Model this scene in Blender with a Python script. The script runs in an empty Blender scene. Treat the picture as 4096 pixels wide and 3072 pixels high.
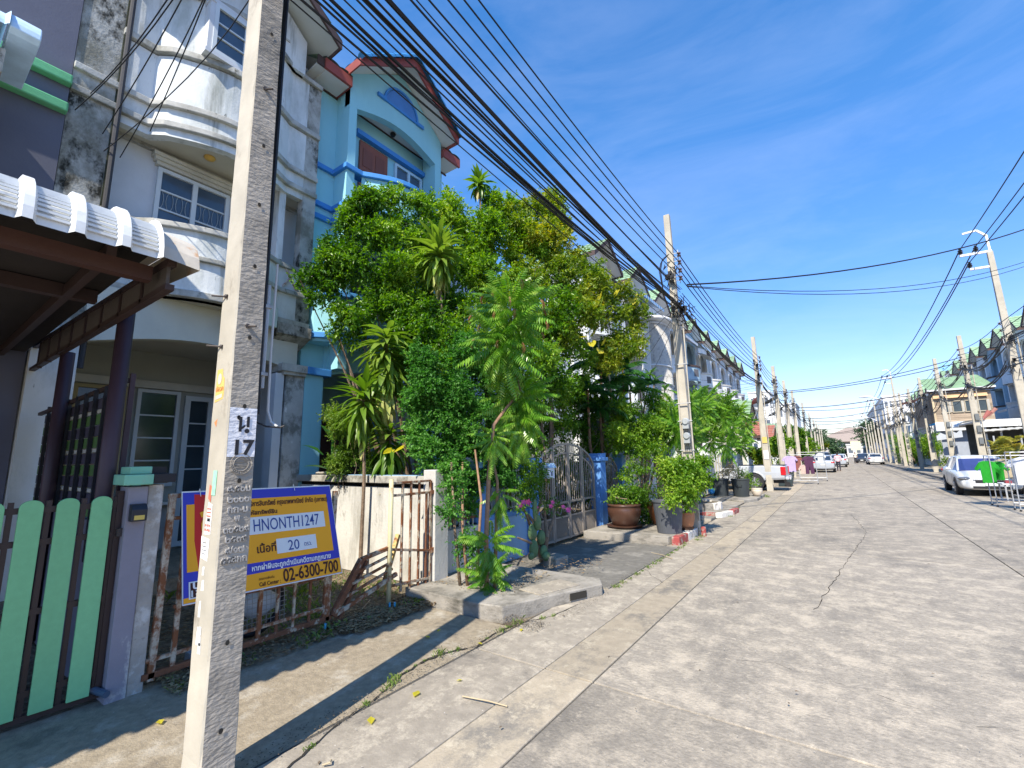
import bpy, math, random
import numpy as np
from mathutils import Vector, Matrix
random.seed(7); RN = np.random.RandomState(11)
S = bpy.context.scene
COL = S.collection
R = math.radians
# ------------------------------------------------------------ camera
CAM_F, CAM_ROLL, EYE = 1800.0, R(1.0), 1.70
PX, VPX = (2048., 1536.), (3355., 1810.)
_u = (math.cos(CAM_ROLL), -math.sin(CAM_ROLL)); _n = (math.sin(CAM_ROLL), math.cos(CAM_ROLL))
_a1 = (VPX[0]-PX[0])*_u[0]+(VPX[1]-PX[1])*_u[1]; _d = (VPX[0]-PX[0])*_n[0]+(VPX[1]-PX[1])*_n[1]
PITCH = math.atan(_d/CAM_F); YAW = math.atan(_a1/math.hypot(CAM_F, _d))
FW = Vector((-math.sin(YAW)*math.cos(PITCH), math.cos(YAW)*math.cos(PITCH), math.sin(PITCH)))
RT = Vector((math.cos(YAW), math.sin(YAW), 0)); UP = RT.cross(FW)
cx = RT*math.cos(CAM_ROLL)-UP*math.sin(CAM_ROLL); cu = RT*math.sin(CAM_ROLL)+UP*math.cos(CAM_ROLL)
cd = bpy.data.cameras.new('camera'); cam = bpy.data.objects.new('camera', cd); COL.objects.link(cam)
cam.matrix_world = Matrix(((cx.x, cu.x, -FW.x, 0), (cx.y, cu.y, -FW.y, 0), (cx.z, cu.z, -FW.z, EYE), (0, 0, 0, 1)))
cd.sensor_width = 36; cd.lens = 36*CAM_F/4096; cd.clip_start = 0.05; cd.clip_end = 3000
S.camera = cam
def at(px, py, x=None, y=None, z=None):
    """surveying helper: where the sight line through a photo point meets the plane x=, y= or z="""
    vx, vy = px-PX[0], py-PX[1]
    r = FW*CAM_F + RT*(vx*_u[0]+vy*_u[1]) - UP*(vx*_n[0]+vy*_n[1])
    o = Vector((0, 0, EYE))
    t = (x/r.x) if x is not None else (y/r.y) if y is not None else ((z-EYE)/r.z)
    return o+r*t
# ------------------------------------------------------------ world, sun, exposure
SUN_EL, SUN_AZ = R(47), math.atan2(0.2, -1.0)
W = bpy.data.worlds.new('World'); S.world = W; W.use_nodes = True
nt = W.node_tree; bg = nt.nodes['Background']; bg.inputs[1].default_value = 0.135
sky = nt.nodes.new('ShaderNodeTexSky'); sky.sky_type = 'NISHITA'; sky.sun_disc = False
sky.sun_elevation = SUN_EL; sky.sun_rotation = SUN_AZ; sky.air_density = 1.15; sky.dust_density = 0.0; sky.ozone_density = 1.3
tc = nt.nodes.new('ShaderNodeTexCoord'); mp = nt.nodes.new('ShaderNodeMapping'); mp.inputs['Scale'].default_value = (1.6, 2.2, 6.5)
mp.inputs['Rotation'].default_value = (0.25, 0.15, 0.5)
cn = nt.nodes.new('ShaderNodeTexNoise'); cn.inputs['Scale'].default_value = 1.5; cn.inputs['Detail'].default_value = 9; cn.inputs['Roughness'].default_value = 0.62; cn.inputs['Distortion'].default_value = 0.5
cr = nt.nodes.new('ShaderNodeValToRGB'); cr.color_ramp.elements[0].position = 0.38; cr.color_ramp.elements[1].position = 0.92
cr.color_ramp.elements[1].color = (0.15, 0.15, 0.15, 1)
mx = nt.nodes.new('ShaderNodeMix'); mx.data_type = 'RGBA'; mx.inputs[7].default_value = (5.6, 6.0, 7.4, 1)
hs = nt.nodes.new('ShaderNodeHueSaturation'); hs.inputs['Saturation'].default_value = 1.36; hs.inputs['Value'].default_value = 1.12
L = nt.links
L.new(tc.outputs['Generated'], mp.inputs[0]); L.new(mp.outputs[0], cn.inputs['Vector']); L.new(cn.outputs['Fac'], cr.inputs[0])
L.new(cr.outputs[0], mx.inputs[0]); L.new(sky.outputs[0], hs.inputs['Color']); tn = nt.nodes.new('ShaderNodeMix'); tn.data_type = 'RGBA'; tn.blend_type = 'MULTIPLY'; tn.inputs[0].default_value = 1; sx = nt.nodes.new('ShaderNodeSeparateXYZ'); L.new(tc.outputs['Generated'], sx.inputs[0]); tr_ = nt.nodes.new('ShaderNodeValToRGB'); e_ = tr_.color_ramp.elements; e_[0].color = (.42, .45, .64, 1); e_[1].position = .60; e_[1].color = (1.10, 1.0, 1.08, 1); e2_ = e_.new(.16); e2_.color = (.72, .67, .90, 1); L.new(sx.outputs[2], tr_.inputs[0]); L.new(tr_.outputs[0], tn.inputs[7]); L.new(hs.outputs[0], tn.inputs[6]); L.new(tn.outputs[2], mx.inputs[6]); L.new(mx.outputs[2], bg.inputs[0])
sd = bpy.data.lights.new('sun', 'SUN'); sd.energy = 4.7; sd.angle = R(0.53); sd.color = (1.0, 0.92, 0.79)
so = bpy.data.objects.new('sun', sd); COL.objects.link(so)
sdir = Vector((math.sin(SUN_AZ)*math.cos(SUN_EL), math.cos(SUN_AZ)*math.cos(SUN_EL), math.sin(SUN_EL)))
so.rotation_euler = sdir.to_track_quat('Z', 'Y').to_euler(); so.location = (20, -40, 60)
S.view_settings.view_transform = 'Standard'; S.view_settings.look = 'None'; S.view_settings.gamma = 1; S.view_settings.use_curve_mapping = False
S.view_settings.exposure = 0.82
S.cycles.max_bounces = 8; S.cycles.diffuse_bounces = 4; S.cycles.transparent_max_bounces = 12
# ------------------------------------------------------------ materials
def c4(c): return (c[0], c[1], c[2], 1)
MATS = {}
def M(name, col, rough=.75, var=.14, vs=2.0, bump=.2, bs=35., bd=.01, dirt=None, dirt2=None, dirt3=None, metal=0., spec=.35, objvar=0., coord='pos', stretch=(1, 1, 1)):
    """procedural surface: base colour + soft variation + up to two stain layers (col, lo, hi, scale, (sx,sy,sz)) + fine relief"""
    if name in MATS: return MATS[name]
    m = bpy.data.materials.new(name); m.use_nodes = True; n = m.node_tree.nodes; l = m.node_tree.links
    b = n['Principled BSDF']; b.inputs['Roughness'].default_value = rough; b.inputs['Metallic'].default_value = metal
    b.inputs['Specular IOR Level'].default_value = spec
    if coord == 'pos': g = n.new('ShaderNodeNewGeometry').outputs['Position']
    else: g = n.new('ShaderNodeTexCoord').outputs['Object']
    no = n.new('ShaderNodeTexNoise'); no.inputs['Scale'].default_value = vs; no.inputs['Detail'].default_value = 6; no.inputs['Roughness'].default_value = .6
    mpp = n.new('ShaderNodeMapping'); mpp.inputs['Scale'].default_value = stretch; l.new(g, mpp.inputs[0]); l.new(mpp.outputs[0], no.inputs['Vector'])
    x = n.new('ShaderNodeMix'); x.data_type = 'RGBA'
    x.inputs[6].default_value = c4([v*(1-var) for v in col]); x.inputs[7].default_value = c4([min(1, v*(1+var)) for v in col])
    rm = n.new('ShaderNodeMapRange'); rm.inputs[1].default_value = .3; rm.inputs[2].default_value = .7; l.new(no.outputs['Fac'], rm.inputs[0]); l.new(rm.outputs[0], x.inputs[0])
    out = x.outputs[2]
    for dd in (dirt, dirt2, dirt3):
        if not dd: continue
        dc, lo, hi, sc, st = dd[:5]
        m2 = n.new('ShaderNodeMapping'); m2.inputs['Scale'].default_value = st; l.new(g, m2.inputs[0])
        n2 = n.new('ShaderNodeTexNoise'); n2.inputs['Scale'].default_value = sc; n2.inputs['Detail'].default_value = 8; n2.inputs['Roughness'].default_value = dd[5] if len(dd) > 5 else .68; n2.inputs['Detail'].default_value = 12 if len(dd) > 5 else 8
        l.new(m2.outputs[0], n2.inputs['Vector'])
        r2 = n.new('ShaderNodeMapRange'); r2.inputs[1].default_value = lo; r2.inputs[2].default_value = hi; l.new(n2.outputs['Fac'], r2.inputs[0])
        x2 = n.new('ShaderNodeMix'); x2.data_type = 'RGBA'; l.new(r2.outputs[0], x2.inputs[0]); l.new(out, x2.inputs[6]); x2.inputs[7].default_value = c4(dc)
        out = x2.outputs[2]
    if objvar:
        oi = n.new('ShaderNodeObjectInfo'); h = n.new('ShaderNodeHueSaturation'); mr = n.new('ShaderNodeMapRange')
        mr.inputs[3].default_value = 1-objvar; mr.inputs[4].default_value = 1+objvar; l.new(oi.outputs['Random'], mr.inputs[0]); l.new(mr.outputs[0], h.inputs['Value']); l.new(out, h.inputs['Color']); out = h.outputs[0]
    l.new(out, b.inputs['Base Color'])
    if bump:
        nb = n.new('ShaderNodeTexNoise'); nb.inputs['Scale'].default_value = bs; nb.inputs['Detail'].default_value = 4; l.new(mpp.outputs[0], nb.inputs['Vector'])
        bp = n.new('ShaderNodeBump'); bp.inputs['Strength'].default_value = bump; bp.inputs['Distance'].default_value = bd; l.new(nb.outputs['Fac'], bp.inputs['Height']); l.new(bp.outputs[0], b.inputs['Normal'])
    MATS[name] = m; return m
def LEAF(name, cols, rough=.45, trans=.35, spec=.35, nscale=1.2):
    """leaf: colour picked per leaf and per clump, light passes through"""
    if name in MATS: return MATS[name]
    m = bpy.data.materials.new(name); m.use_nodes = True; n = m.node_tree.nodes; l = m.node_tree.links
    b = n['Principled BSDF']; b.inputs['Roughness'].default_value = rough; b.inputs['Specular IOR Level'].default_value = spec
    g = n.new('ShaderNodeNewGeometry'); no = n.new('ShaderNodeTexNoise'); no.inputs['Scale'].default_value = nscale; no.inputs['Detail'].default_value = 3
    l.new(g.outputs['Position'], no.inputs['Vector'])
    ad = n.new('ShaderNodeMath'); ad.operation = 'MULTIPLY_ADD'; ad.inputs[1].default_value = .45; l.new(g.outputs['Random Per Island'], ad.inputs[0])
    mr = n.new('ShaderNodeMapRange'); mr.inputs[1].default_value = .3; mr.inputs[2].default_value = .7; mr.inputs[4].default_value = .55; l.new(no.outputs['Fac'], mr.inputs[0]); l.new(mr.outputs[0], ad.inputs[2])
    cr = n.new('ShaderNodeValToRGB'); e = cr.color_ramp.elements
    while len(e) < len(cols): e.new(.5)
    for i, c in enumerate(cols): e[i].position = i/(len(cols)-1); e[i].color = c4(c)
    l.new(ad.outputs[0], cr.inputs[0]); l.new(cr.outputs[0], b.inputs['Base Color'])
    tr = n.new('ShaderNodeBsdfTranslucent'); h = n.new('ShaderNodeHueSaturation'); h.inputs['Saturation'].default_value = 1.1; h.inputs['Value'].default_value = 1.7
    l.new(cr.outputs[0], h.inputs['Color']); l.new(h.outputs[0], tr.inputs['Color'])
    ms = n.new('ShaderNodeMixShader'); ms.inputs[0].default_value = trans; l.new(b.outputs[0], ms.inputs[1]); l.new(tr.outputs[0], ms.inputs[2]); l.new(ms.outputs[0], n['Material Output'].inputs[0])
    MATS[name] = m; return m
def GLASS(name, col, rough=.12, spec=.6):
    m = M(name, col, rough=rough, var=.25, vs=1.5, bump=0, spec=spec); return m
# ------------------------------------------------------------ mesh helpers
ORG = {}
class MB:
    def __init__(s): s.v = []; s.f = []
    def add(s, vs, fs):
        o = len(s.v); s.v += [tuple(map(float, v)) for v in vs]; s.f += [tuple(i+o for i in f) for f in fs]; return s
    def box(s, x0, x1, y0, y1, z0, z1):
        vs = [(x, y, z) for z in (z0, z1) for y in (y0, y1) for x in (x0, x1)]
        return s.add(vs, [(0, 2, 3, 1), (4, 5, 7, 6), (0, 1, 5, 4), (2, 6, 7, 3), (0, 4, 6, 2), (1, 3, 7, 5)])
    def prism(s, pts, axis, a, b):
        """2-D outline (ccw) pushed along an axis: z:(x,y)  x:(y,z)  y:(x,z)"""
        n = len(pts)
        def P(p, t): return (p[0], p[1], t) if axis == 'z' else (t, p[0], p[1]) if axis == 'x' else (p[0], t, p[1])
        vs = [P(p, a) for p in pts]+[P(p, b) for p in pts]
        return s.add(vs, [tuple(range(n))[::-1], tuple(range(n, 2*n))]+[(i, (i+1) % n, n+(i+1) % n, n+i) for i in range(n)])
    def bar(s, p, q, w, h=None, up=(0, 0, 1)):
        """box section from p to q; w across, h along 'up'"""
        h = h or w; p = Vector(p); q = Vector(q); d = (q-p).normalized(); u = Vector(up)
        if abs(d.dot(u)) > .98: u = Vector((1, 0, 0))
        r = d.cross(u).normalized(); u = r.cross(d).normalized()
        vs = [c+r*(a*w/2)+u*(b*h/2) for c in (p, q) for a, b in ((-1, -1), (1, -1), (1, 1), (-1, 1))]
        return s.add(vs, [(3, 2, 1, 0), (4, 5, 6, 7)]+[(i, (i+1) % 4, 4+(i+1) % 4, 4+i) for i in range(4)])
    def tube(s, pts, r, n=6, r2=None, cap=True):
        pts = [Vector(p) for p in pts]; k = len(pts); base = len(s.v); pr = None
        for i, p in enumerate(pts):
            d = (pts[min(i+1, k-1)]-pts[max(i-1, 0)]).normalized()
            if pr is None:
                a = Vector((0, 0, 1)) if abs(d.z) < .9 else Vector((1, 0, 0)); pr = d.cross(a).normalized()
            else: pr = (pr-d*pr.dot(d)).normalized()
            b = d.cross(pr); rr = r if r2 is None else r+(r2-r)*i/(k-1)
            s.v += [tuple(p+(pr*math.cos(2*math.pi*j/n)+b*math.sin(2*math.pi*j/n))*rr) for j in range(n)]
        for i in range(k-1):
            for j in range(n):
                a, b = base+i*n+j, base+i*n+(j+1) % n; s.f.append((a, b, b+n, a+n))
        if cap: s.f.append(tuple(base+j for j in range(n))[::-1]); s.f.append(tuple(base+(k-1)*n+j for j in range(n)))
        return s
    def lathe(s, prof, n=20, c=(0, 0, 0), wob=0):
        base = len(s.v)
        for i, (r, z) in enumerate(prof):
            for j in range(n):
                rr = r*(1+wob*math.sin(j*5)) ; s.v.append((c[0]+rr*math.cos(2*math.pi*j/n), c[1]+rr*math.sin(2*math.pi*j/n), c[2]+z))
        for i in range(len(prof)-1):
            for j in range(n):
                a, b = base+i*n+j, base+i*n+(j+1) % n; s.f.append((a, b, b+n, a+n))
        s.f.append(tuple(base+j for j in range(n))[::-1]); s.f.append(tuple(base+(len(prof)-1)*n+j for j in range(n)))
        return s
    def ell(s, c, r, n=10, m=6):
        prof = []
        base = len(s.v)
        for i in range(m+1):
            a = -math.pi/2+math.pi*i/m
            for j in range(n): s.v.append((c[0]+r[0]*math.cos(a)*math.cos(2*math.pi*j/n), c[1]+r[1]*math.cos(a)*math.sin(2*math.pi*j/n), c[2]+r[2]*math.sin(a)))
        for i in range(m):
            for j in range(n):
                a, b = base+i*n+j, base+i*n+(j+1) % n; s.f.append((a, b, b+n, a+n))
        return s
    def path(s, pts, th, z0, z1, side=1, closed=False):
        """upright wall along plan points, th thick to one side"""
        P = [Vector((p[0], p[1])) for p in pts]; k = len(P); off = []
        for i in range(k):
            d1 = (P[i]-P[i-1]).normalized() if i > 0 else (P[1]-P[0]).normalized()
            d2 = (P[i+1]-P[i]).normalized() if i < k-1 else d1
            n1 = Vector((-d1.y, d1.x)); n2 = Vector((-d2.y, d2.x)); m = (n1+n2).normalized(); m = m/max(.5, m.dot(n1)); off.append(P[i]+m*th*side)
        vs = [(p.x, p.y, z) for z in (z0, z1) for p in P]+[(p.x, p.y, z) for z in (z0, z1) for p in off]
        fs = []
        for i in range(k-1):
            a, b = i, i+1
            fs += [(a, b, b+k, a+k), (b+2*k, a+2*k, a+3*k, b+3*k), (a+k, b+k, b+3*k, a+3*k), (b, a, a+2*k, b+2*k)]
        fs += [(0, k, 3*k, 2*k), (k-1, 3*k-1, 4*k-1, 2*k-1)]
        return s.add(vs, fs)
    def quad(s, a, b, c, d): return s.add([a, b, c, d], [(0, 1, 2, 3)])
def mesh_of(name, mb, mat, smooth=False, bevel=0):
    me = bpy.data.meshes.new(name); me.from_pydata(mb.v, [], mb.f)
    for m in (mat if isinstance(mat, (list, tuple)) else [mat]): me.materials.append(m)
    if smooth: me.polygons.foreach_set('use_smooth', [True]*len(me.polygons))
    me.update(); return me
def part(name, mb, mat, parent=None, smooth=False, label=None, kind=None, bev=0):
    if parent is not None and parent.name in ORG:
        o = ORG[parent.name]; mb.v = [(v[0]-o[0], v[1]-o[1], v[2]-o[2]) for v in mb.v]
    me = mesh_of(name, mb, mat, smooth); ob = bpy.data.objects.new(name, me); COL.objects.link(ob)
    if parent is not None:
        ob.parent = parent
        if parent.name in ORG: ORG[ob.name] = ORG[parent.name]
    if bev:
        bm = ob.modifiers.new('bevel', 'BEVEL'); bm.width = bev; bm.segments = 2; bm.limit_method = 'ANGLE'; bm.harden_normals = False
    if label: ob['label'] = label
    if kind: ob['kind'] = kind
    return ob
def thing(name, label, cat, loc=(0, 0, 0), rz=0, group=None, kind=None):
    """world-coordinate thing when rz==0: parts are authored in world coordinates"""
    o = bpy.data.objects.new(name, None); COL.objects.link(o); o.location = loc; o.rotation_euler = (0, 0, rz); o.empty_display_size = .1
    o['label'] = label; o['category'] = cat
    if group: o['group'] = group
    if kind: o['kind'] = kind
    ORG[o.name] = tuple(loc); return o
def local(name, label, cat, loc=(0, 0, 0), rz=0, group=None):
    o = thing(name, label, cat, loc, rz, group); del ORG[o.name]; return o
def one(name, mb, mat, label, cat, group=None, loc=(0, 0, 0), smooth=False, bev=0, kind=None):
    mb.v = [(v[0]-loc[0], v[1]-loc[1], v[2]-loc[2]) for v in mb.v]
    ob = part(name, mb, mat, None, smooth, None, kind, bev); ob.location = loc; ob['label'] = label; ob['category'] = cat
    if group: ob['group'] = group
    return ob
def setting(name, mb, mat, label=None):
    ob = part(name, mb, mat); ob['kind'] = 'structure'
    if label: ob['label'] = label
    return ob
def dup(root, loc, rz, label, group=None, scale=None):
    kids = {}
    for o in bpy.data.objects:
        if o.parent: kids.setdefault(o.parent.name, []).append(o)
    def cp(o, par):
        c = o.copy(); COL.objects.link(c); c.parent = par
        for k in kids.get(o.name, []): cp(k, c)
        return c
    r = cp(root, None); r.location = loc; r.rotation_euler = (0, 0, rz)
    if scale: r.scale = scale
    r['label'] = label
    if group: r['group'] = group
    return r
def arr_part(name, V, F, mat, parent, smooth=False, kind=None):
    """fast mesh from numpy: V (n,3), F (m,3|4)"""
    V = np.asarray(V, dtype=np.float32)
    if parent is not None and parent.name in ORG: V = V-np.array(ORG[parent.name], dtype=np.float32)
    me = bpy.data.meshes.new(name); k = F.shape[1]
    me.vertices.add(len(V)); me.vertices.foreach_set('co', V.ravel()); me.loops.add(F.size); me.loops.foreach_set('vertex_index', F.ravel().astype(np.int32))
    me.polygons.add(len(F)); me.polygons.foreach_set('loop_start', np.arange(0, F.size, k, dtype=np.int32)); me.polygons.foreach_set('loop_total', np.full(len(F), k, dtype=np.int32))
    me.materials.append(mat); me.update(calc_edges=True)
    if smooth: me.polygons.foreach_set('use_smooth', [True]*len(me.polygons))
    ob = bpy.data.objects.new(name, me); COL.objects.link(ob)
    if parent is not None: ob.parent = parent
    if kind: ob['kind'] = kind
    return ob
def leaves(name, clumps, n, size, mat, parent, aspect=.45, twig=9, droop=.3, shell=.62, tw=.16, up=.25):
    """thousands of folded leaves on short twigs filling ellipsoid clumps [(cx,cy,cz,rx,ry,rz)]"""
    if len(clumps) > 3:
        rnd_ = random.Random(len(clumps)*13+n); sub_ = []
        for c in clumps:
            sub_.append((c[0], c[1], c[2], c[3]*.62, c[4]*.62, c[5]*.62, .75))
            for _ in range(6):
                d_ = Vector((rnd_.gauss(0, 1), rnd_.gauss(0, 1), rnd_.gauss(0, 1)+.25)).normalized(); k_ = rnd_.uniform(.24, .46); q_ = rnd_.uniform(.62, .88)
                sub_.append((c[0]+d_.x*c[3]*q_, c[1]+d_.y*c[4]*q_, c[2]+d_.z*c[5]*q_, c[3]*k_, c[4]*k_, c[5]*k_*.8, 1.7))
        clumps = sub_
    C = np.array([c[:3] for c in clumps]); Rr = np.array([c[3:6] for c in clumps]); wt = np.array([(c[3]*c[4]*c[5])**.8*(c[6] if len(c) > 6 else 1) for c in clumps]); wt /= wt.sum()
    nt_ = max(1, n//twig); k = RN.choice(len(C), nt_, p=wt); d = RN.normal(size=(nt_, 3)); d /= np.linalg.norm(d, axis=1)[:, None]
    rad = RN.uniform(0, 1, nt_)**shell*(1+.10*RN.normal(size=nt_)); base = C[k]+d*Rr[k]*rad[:, None]
    td = d+RN.normal(size=(nt_, 3))*.55; td[:, 2] += up; td /= np.linalg.norm(td, axis=1)[:, None]
    idx = np.repeat(np.arange(nt_), twig); m = len(idx); t = np.tile(np.linspace(0, 1, twig), nt_)
    p = base[idx]+td[idx]*(t*tw)[:, None]; ld = td[idx]*.5+RN.normal(size=(m, 3))*.75; ld[:, 2] -= droop; ld /= np.linalg.norm(ld, axis=1)[:, None]
    a = np.cross(ld, RN.normal(size=(m, 3))*.6+np.array([0, 0, 1.])); a /= np.linalg.norm(a, axis=1)[:, None]+1e-9; nn = np.cross(a, ld)
    s = size*RN.uniform(.6, 1.25, m)[:, None]; w = s*aspect*.5
    V = np.stack([p, p+ld*s*.48+a*w+nn*w*.35, p+ld*s+nn*(-.12*s), p+ld*s*.48-a*w+nn*w*.35], 1).reshape(-1, 3)
    b = np.arange(m)*4; F = np.concatenate([np.stack([b, b+1, b+2], 1), np.stack([b, b+2, b+3], 1)])
    return arr_part(name, V, F, mat, parent)
def limbs(root, tips, r0, r1=.008, mb=None, mid=.55, jit=.12, n=6):
    mb = mb or MB(); root = Vector(root)
    for t in tips:
        t = Vector(t); m1 = root.lerp(t, .33)+Vector((random.uniform(-jit, jit), random.uniform(-jit, jit), .1)); m2 = root.lerp(t, .68)+Vector((random.uniform(-jit, jit), random.uniform(-jit, jit), .06))
        mb.tube([root, m1, m2, t], r0, n, r1)
    return mb
def arc(cx, cy, r, a0, a1, n, ry=None):
    ry = r if ry is None else ry
    return [(cx+r*math.cos(R(a0+(a1-a0)*i/n)), cy+ry*math.sin(R(a0+(a1-a0)*i/n))) for i in range(n+1)]
def text_mesh(body, size, ext=.0015, bold=.0, align='LEFT'):
    c = bpy.data.curves.new('lettering', 'FONT'); c.body = body; c.size = size; c.extrude = ext; c.offset = bold; c.align_x = align; c.resolution_u = 3
    o = bpy.data.objects.new('lettering', c); COL.objects.link(o); bpy.context.view_layer.update()
    me = bpy.data.meshes.new_from_object(o); me.name = 'lettering'; bpy.data.objects.remove(o); return me
def text_on(body, size, origin, xdir, ydir, mat, parent, ext=.001, bold=0., width=None, name='lettering', align='LEFT'):
    """flat lettering lying on a surface: xdir reading direction, ydir up; world coordinates"""
    me = text_mesh(body, size, ext, bold, align); me.materials.append(mat)
    xs = [v.co.x for v in me.vertices]
    k = (width/(max(xs)-min(xs))) if width and xs else 1
    X = Vector(xdir).normalized(); Y = Vector(ydir).normalized(); Z = X.cross(Y); o = Vector(origin); og = Vector(ORG.get(parent.name, (0, 0, 0))) if parent else Vector()
    for v in me.vertices: v.co = o+X*(v.co.x*k)+Y*v.co.y+Z*v.co.z-og
    ob = bpy.data.objects.new(name, me); COL.objects.link(ob); ob.parent = parent; return ob
# ------------------------------------------------------------ palette
road_m = M('road_concrete', (.255, .225, .182), rough=.85, var=.20, vs=26, bump=.9, bs=40, bd=.008, dirt=((.41, .355, .275), .475, .59, 2.9, (1, 1.1, 1), .84), dirt2=((.14, .127, .108), .50, .70, 1.0, (1.3, .6, 1), .74), dirt3=((.44, .38, .295), .55, .66, 11., (1, 1, 1), .8), objvar=.10)
strip_m = M('gutter_strip_concrete', (.36, .305, .225), rough=.85, var=.14, vs=9, bump=.6, bs=50, bd=.006, dirt=((.20, .18, .15), .50, .62, 2.2, (1, .6, 1), .76), dirt2=((.45, .39, .29), .53, .62, 5, (1, 1, 1), .8), objvar=.14)
apron_m = M('apron_concrete', (.285, .25, .20), rough=.88, var=.16, vs=11, bump=.5, bs=55, bd=.006, dirt=((.42, .37, .29), .50, .60, 4.5, (1, .9, 1), .8), dirt2=((.14, .125, .105), .54, .68, 1.5, (1, .7, 1), .75), objvar=.06)
drive_m = M('driveway_concrete', (.27, .225, .16), rough=.9, var=.22, vs=16, bump=1.0, bs=70, bd=.006, dirt=((.42, .38, .31), .52, .72, 3.5, (1, 1, 1)), dirt2=((.12, .10, .08), .55, .72, 1.6, (1, 1, 1)))
joint_m = M('joint_dark', (.075, .07, .062), rough=.95, bump=.3)
crack_m = M('crack_dark', (.03, .027, .022), rough=1)
soil_m = M('soil', (.13, .10, .065), rough=1, var=.4, vs=6, bump=1, bs=25, bd=.03, dirt=((.22, .19, .13), .45, .65, 9, (1, 1, 1)))
kerb_m = M('kerb_concrete', (.30, .275, .235), rough=.9, var=.2, vs=3, bump=.6, bs=50, dirt=((.07, .065, .05), .47, .68, 2.2, (1, 1, 2.5)))
red_p = M('kerb_red_paint', (.33, .06, .055), rough=.7, var=.2, vs=6, bump=.3, dirt=((.32, .27, .22), .50, .60, 9, (1, 1, 1)))
white_p = M('kerb_white_paint', (.66, .63, .57), rough=.7, var=.1, vs=6, bump=.3, dirt=((.22, .2, .16), .52, .68, 7, (1, 1, 1)))
pole_m = M('pole_concrete', (.42, .385, .315), rough=.85, var=.14, vs=3, bump=.35, bs=60, bd=.003, dirt=((.22, .19, .15), .58, .74, 5, (1, 1, .6)))
poleface_m = M('pole_cast_face', (.33, .295, .245), rough=.9, var=.25, vs=4, bump=1.0, bs=26, bd=.012, dirt=((.14, .13, .11), .52, .75, 3, (1, 1, 1)), stretch=(1, 1, 2.2))
polewhite_m = M('pole_white_paint', (.68, .68, .70), rough=.75, var=.08, vs=6, bump=.9, bs=30, bd=.008, dirt=((.38, .36, .33), .6, .72, 9, (1, 1, 1)), stretch=(1, 1, 2))
black_m = M('black_paint', (.018, .018, .02), rough=.6, bump=.3)
cable_m = M('cable_black', (.016, .016, .018), rough=.55, bump=0, var=.1)
iron_m = M('dark_iron', (.06, .05, .045), rough=.6, bump=.3)
insul_m = M('insulator_brown', (.10, .06, .05), rough=.3, bump=0, spec=.6)
galv_m = M('galvanised_steel', (.40, .41, .42), rough=.45, bump=.1, metal=.3)
pvc_m = M('grey_pvc', (.45, .45, .44), rough=.5, bump=.1)
purple_m = M('purple_grey_wall', (.125, .13, .17), rough=.85, var=.06, bump=.15)
green_m = M('green_board', (.20, .50, .24), rough=.5, var=.05, vs=20, bump=.25, bs=120, bd=.002, objvar=.05)
greenb_m = M('green_band', (.13, .42, .20), rough=.7, var=.1, bump=.2)
mint_m = M('mint_cap', (.22, .52, .36), rough=.75, var=.1, vs=5, bump=.3, dirt=((.30, .42, .30), .55, .7, 6, (1, 1, 1)))
brown_m = M('brown_steel', (.055, .034, .03), rough=.5, var=.15, bump=.1)
maroon_m = M('maroon_post', (.06, .035, .045), rough=.45, var=.15, bump=.05)
white_w = M('white_wall_mildewed', (.62, .645, .64), rough=.9, var=.07, vs=1.5, bump=.35, bs=30, dirt=((.40, .43, .41), .46, .66, 1.1, (1.6, 1.6, .6)), dirt2=((.12, .125, .10), .57, .78, 1.5, (3.2, 3.2, .35), .6), dirt3=((.05, .05, .04), .66, .74, 5, (2, 2, .5)))
mould_m = M('mouldy_render', (.40, .40, .37), rough=.95, var=.2, vs=5, bump=.6, bs=30, dirt=((.19, .185, .15), .45, .60, 1.8, (1, 1, .7)), dirt2=((.025, .025, .02), .52, .62, 2.6, (1, 1, .6)))
band_w = M('weathered_moulding', (.42, .415, .38), rough=.9, var=.2, vs=4, bump=.4, dirt=((.16, .16, .13), .46, .70, 2.6, (1, .7, .6)), dirt2=((.06, .06, .045), .60, .70, 6, (1, 1, .6)))
cream_m = M('cream_ceiling', (.50, .47, .38), rough=.85, var=.06, bump=.1)
shade_w = M('pale_inner_wall', (.56, .58, .60), rough=.85, var=.06, bump=.15)
frame_w = M('white_window_frame', (.58, .62, .63), rough=.6, var=.06, bump=.1)
glass_d = GLASS('dark_glass', (.035, .05, .06))
glass_b = GLASS('bluish_glass', (.06, .09, .13))
grille_m = M('window_grille', (.30, .34, .36), rough=.6, bump=0)
blue_w = M('light_blue_wall', (.285, .585, .66), rough=.85, var=.04, vs=.8, bump=.12, bs=40, dirt=((.23, .50, .58), .5, .8, .8, (1, 1, .4)))
blue_t = M('blue_trim', (.055, .24, .58), rough=.7, var=.06, bump=.15)
blue_roof = M('blue_roof_tile', (.04, .19, .42), rough=.4, var=.2, vs=6, bump=.2, objvar=.12)
red_f = M('red_brown_fascia', (.27, .065, .05), rough=.6, var=.12, vs=5, bump=.15)
soffit_m = M('white_soffit', (.62, .62, .60), rough=.85, var=.04, bump=.1)
dfas = M('dark_fascia', (.07, .045, .04), rough=.7, var=.2, bump=.2)
door_m = M('brown_wood_door', (.24, .075, .04), rough=.5, var=.12, vs=5, bump=.15, stretch=(6, 6, .6))
groof = M('green_roof_tile', (.24, .36, .22), rough=.6, var=.16, vs=2.5, bump=.25, objvar=.12, dirt=((.13, .17, .12), .56, .72, 4, (1, 1, 1)))
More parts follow.
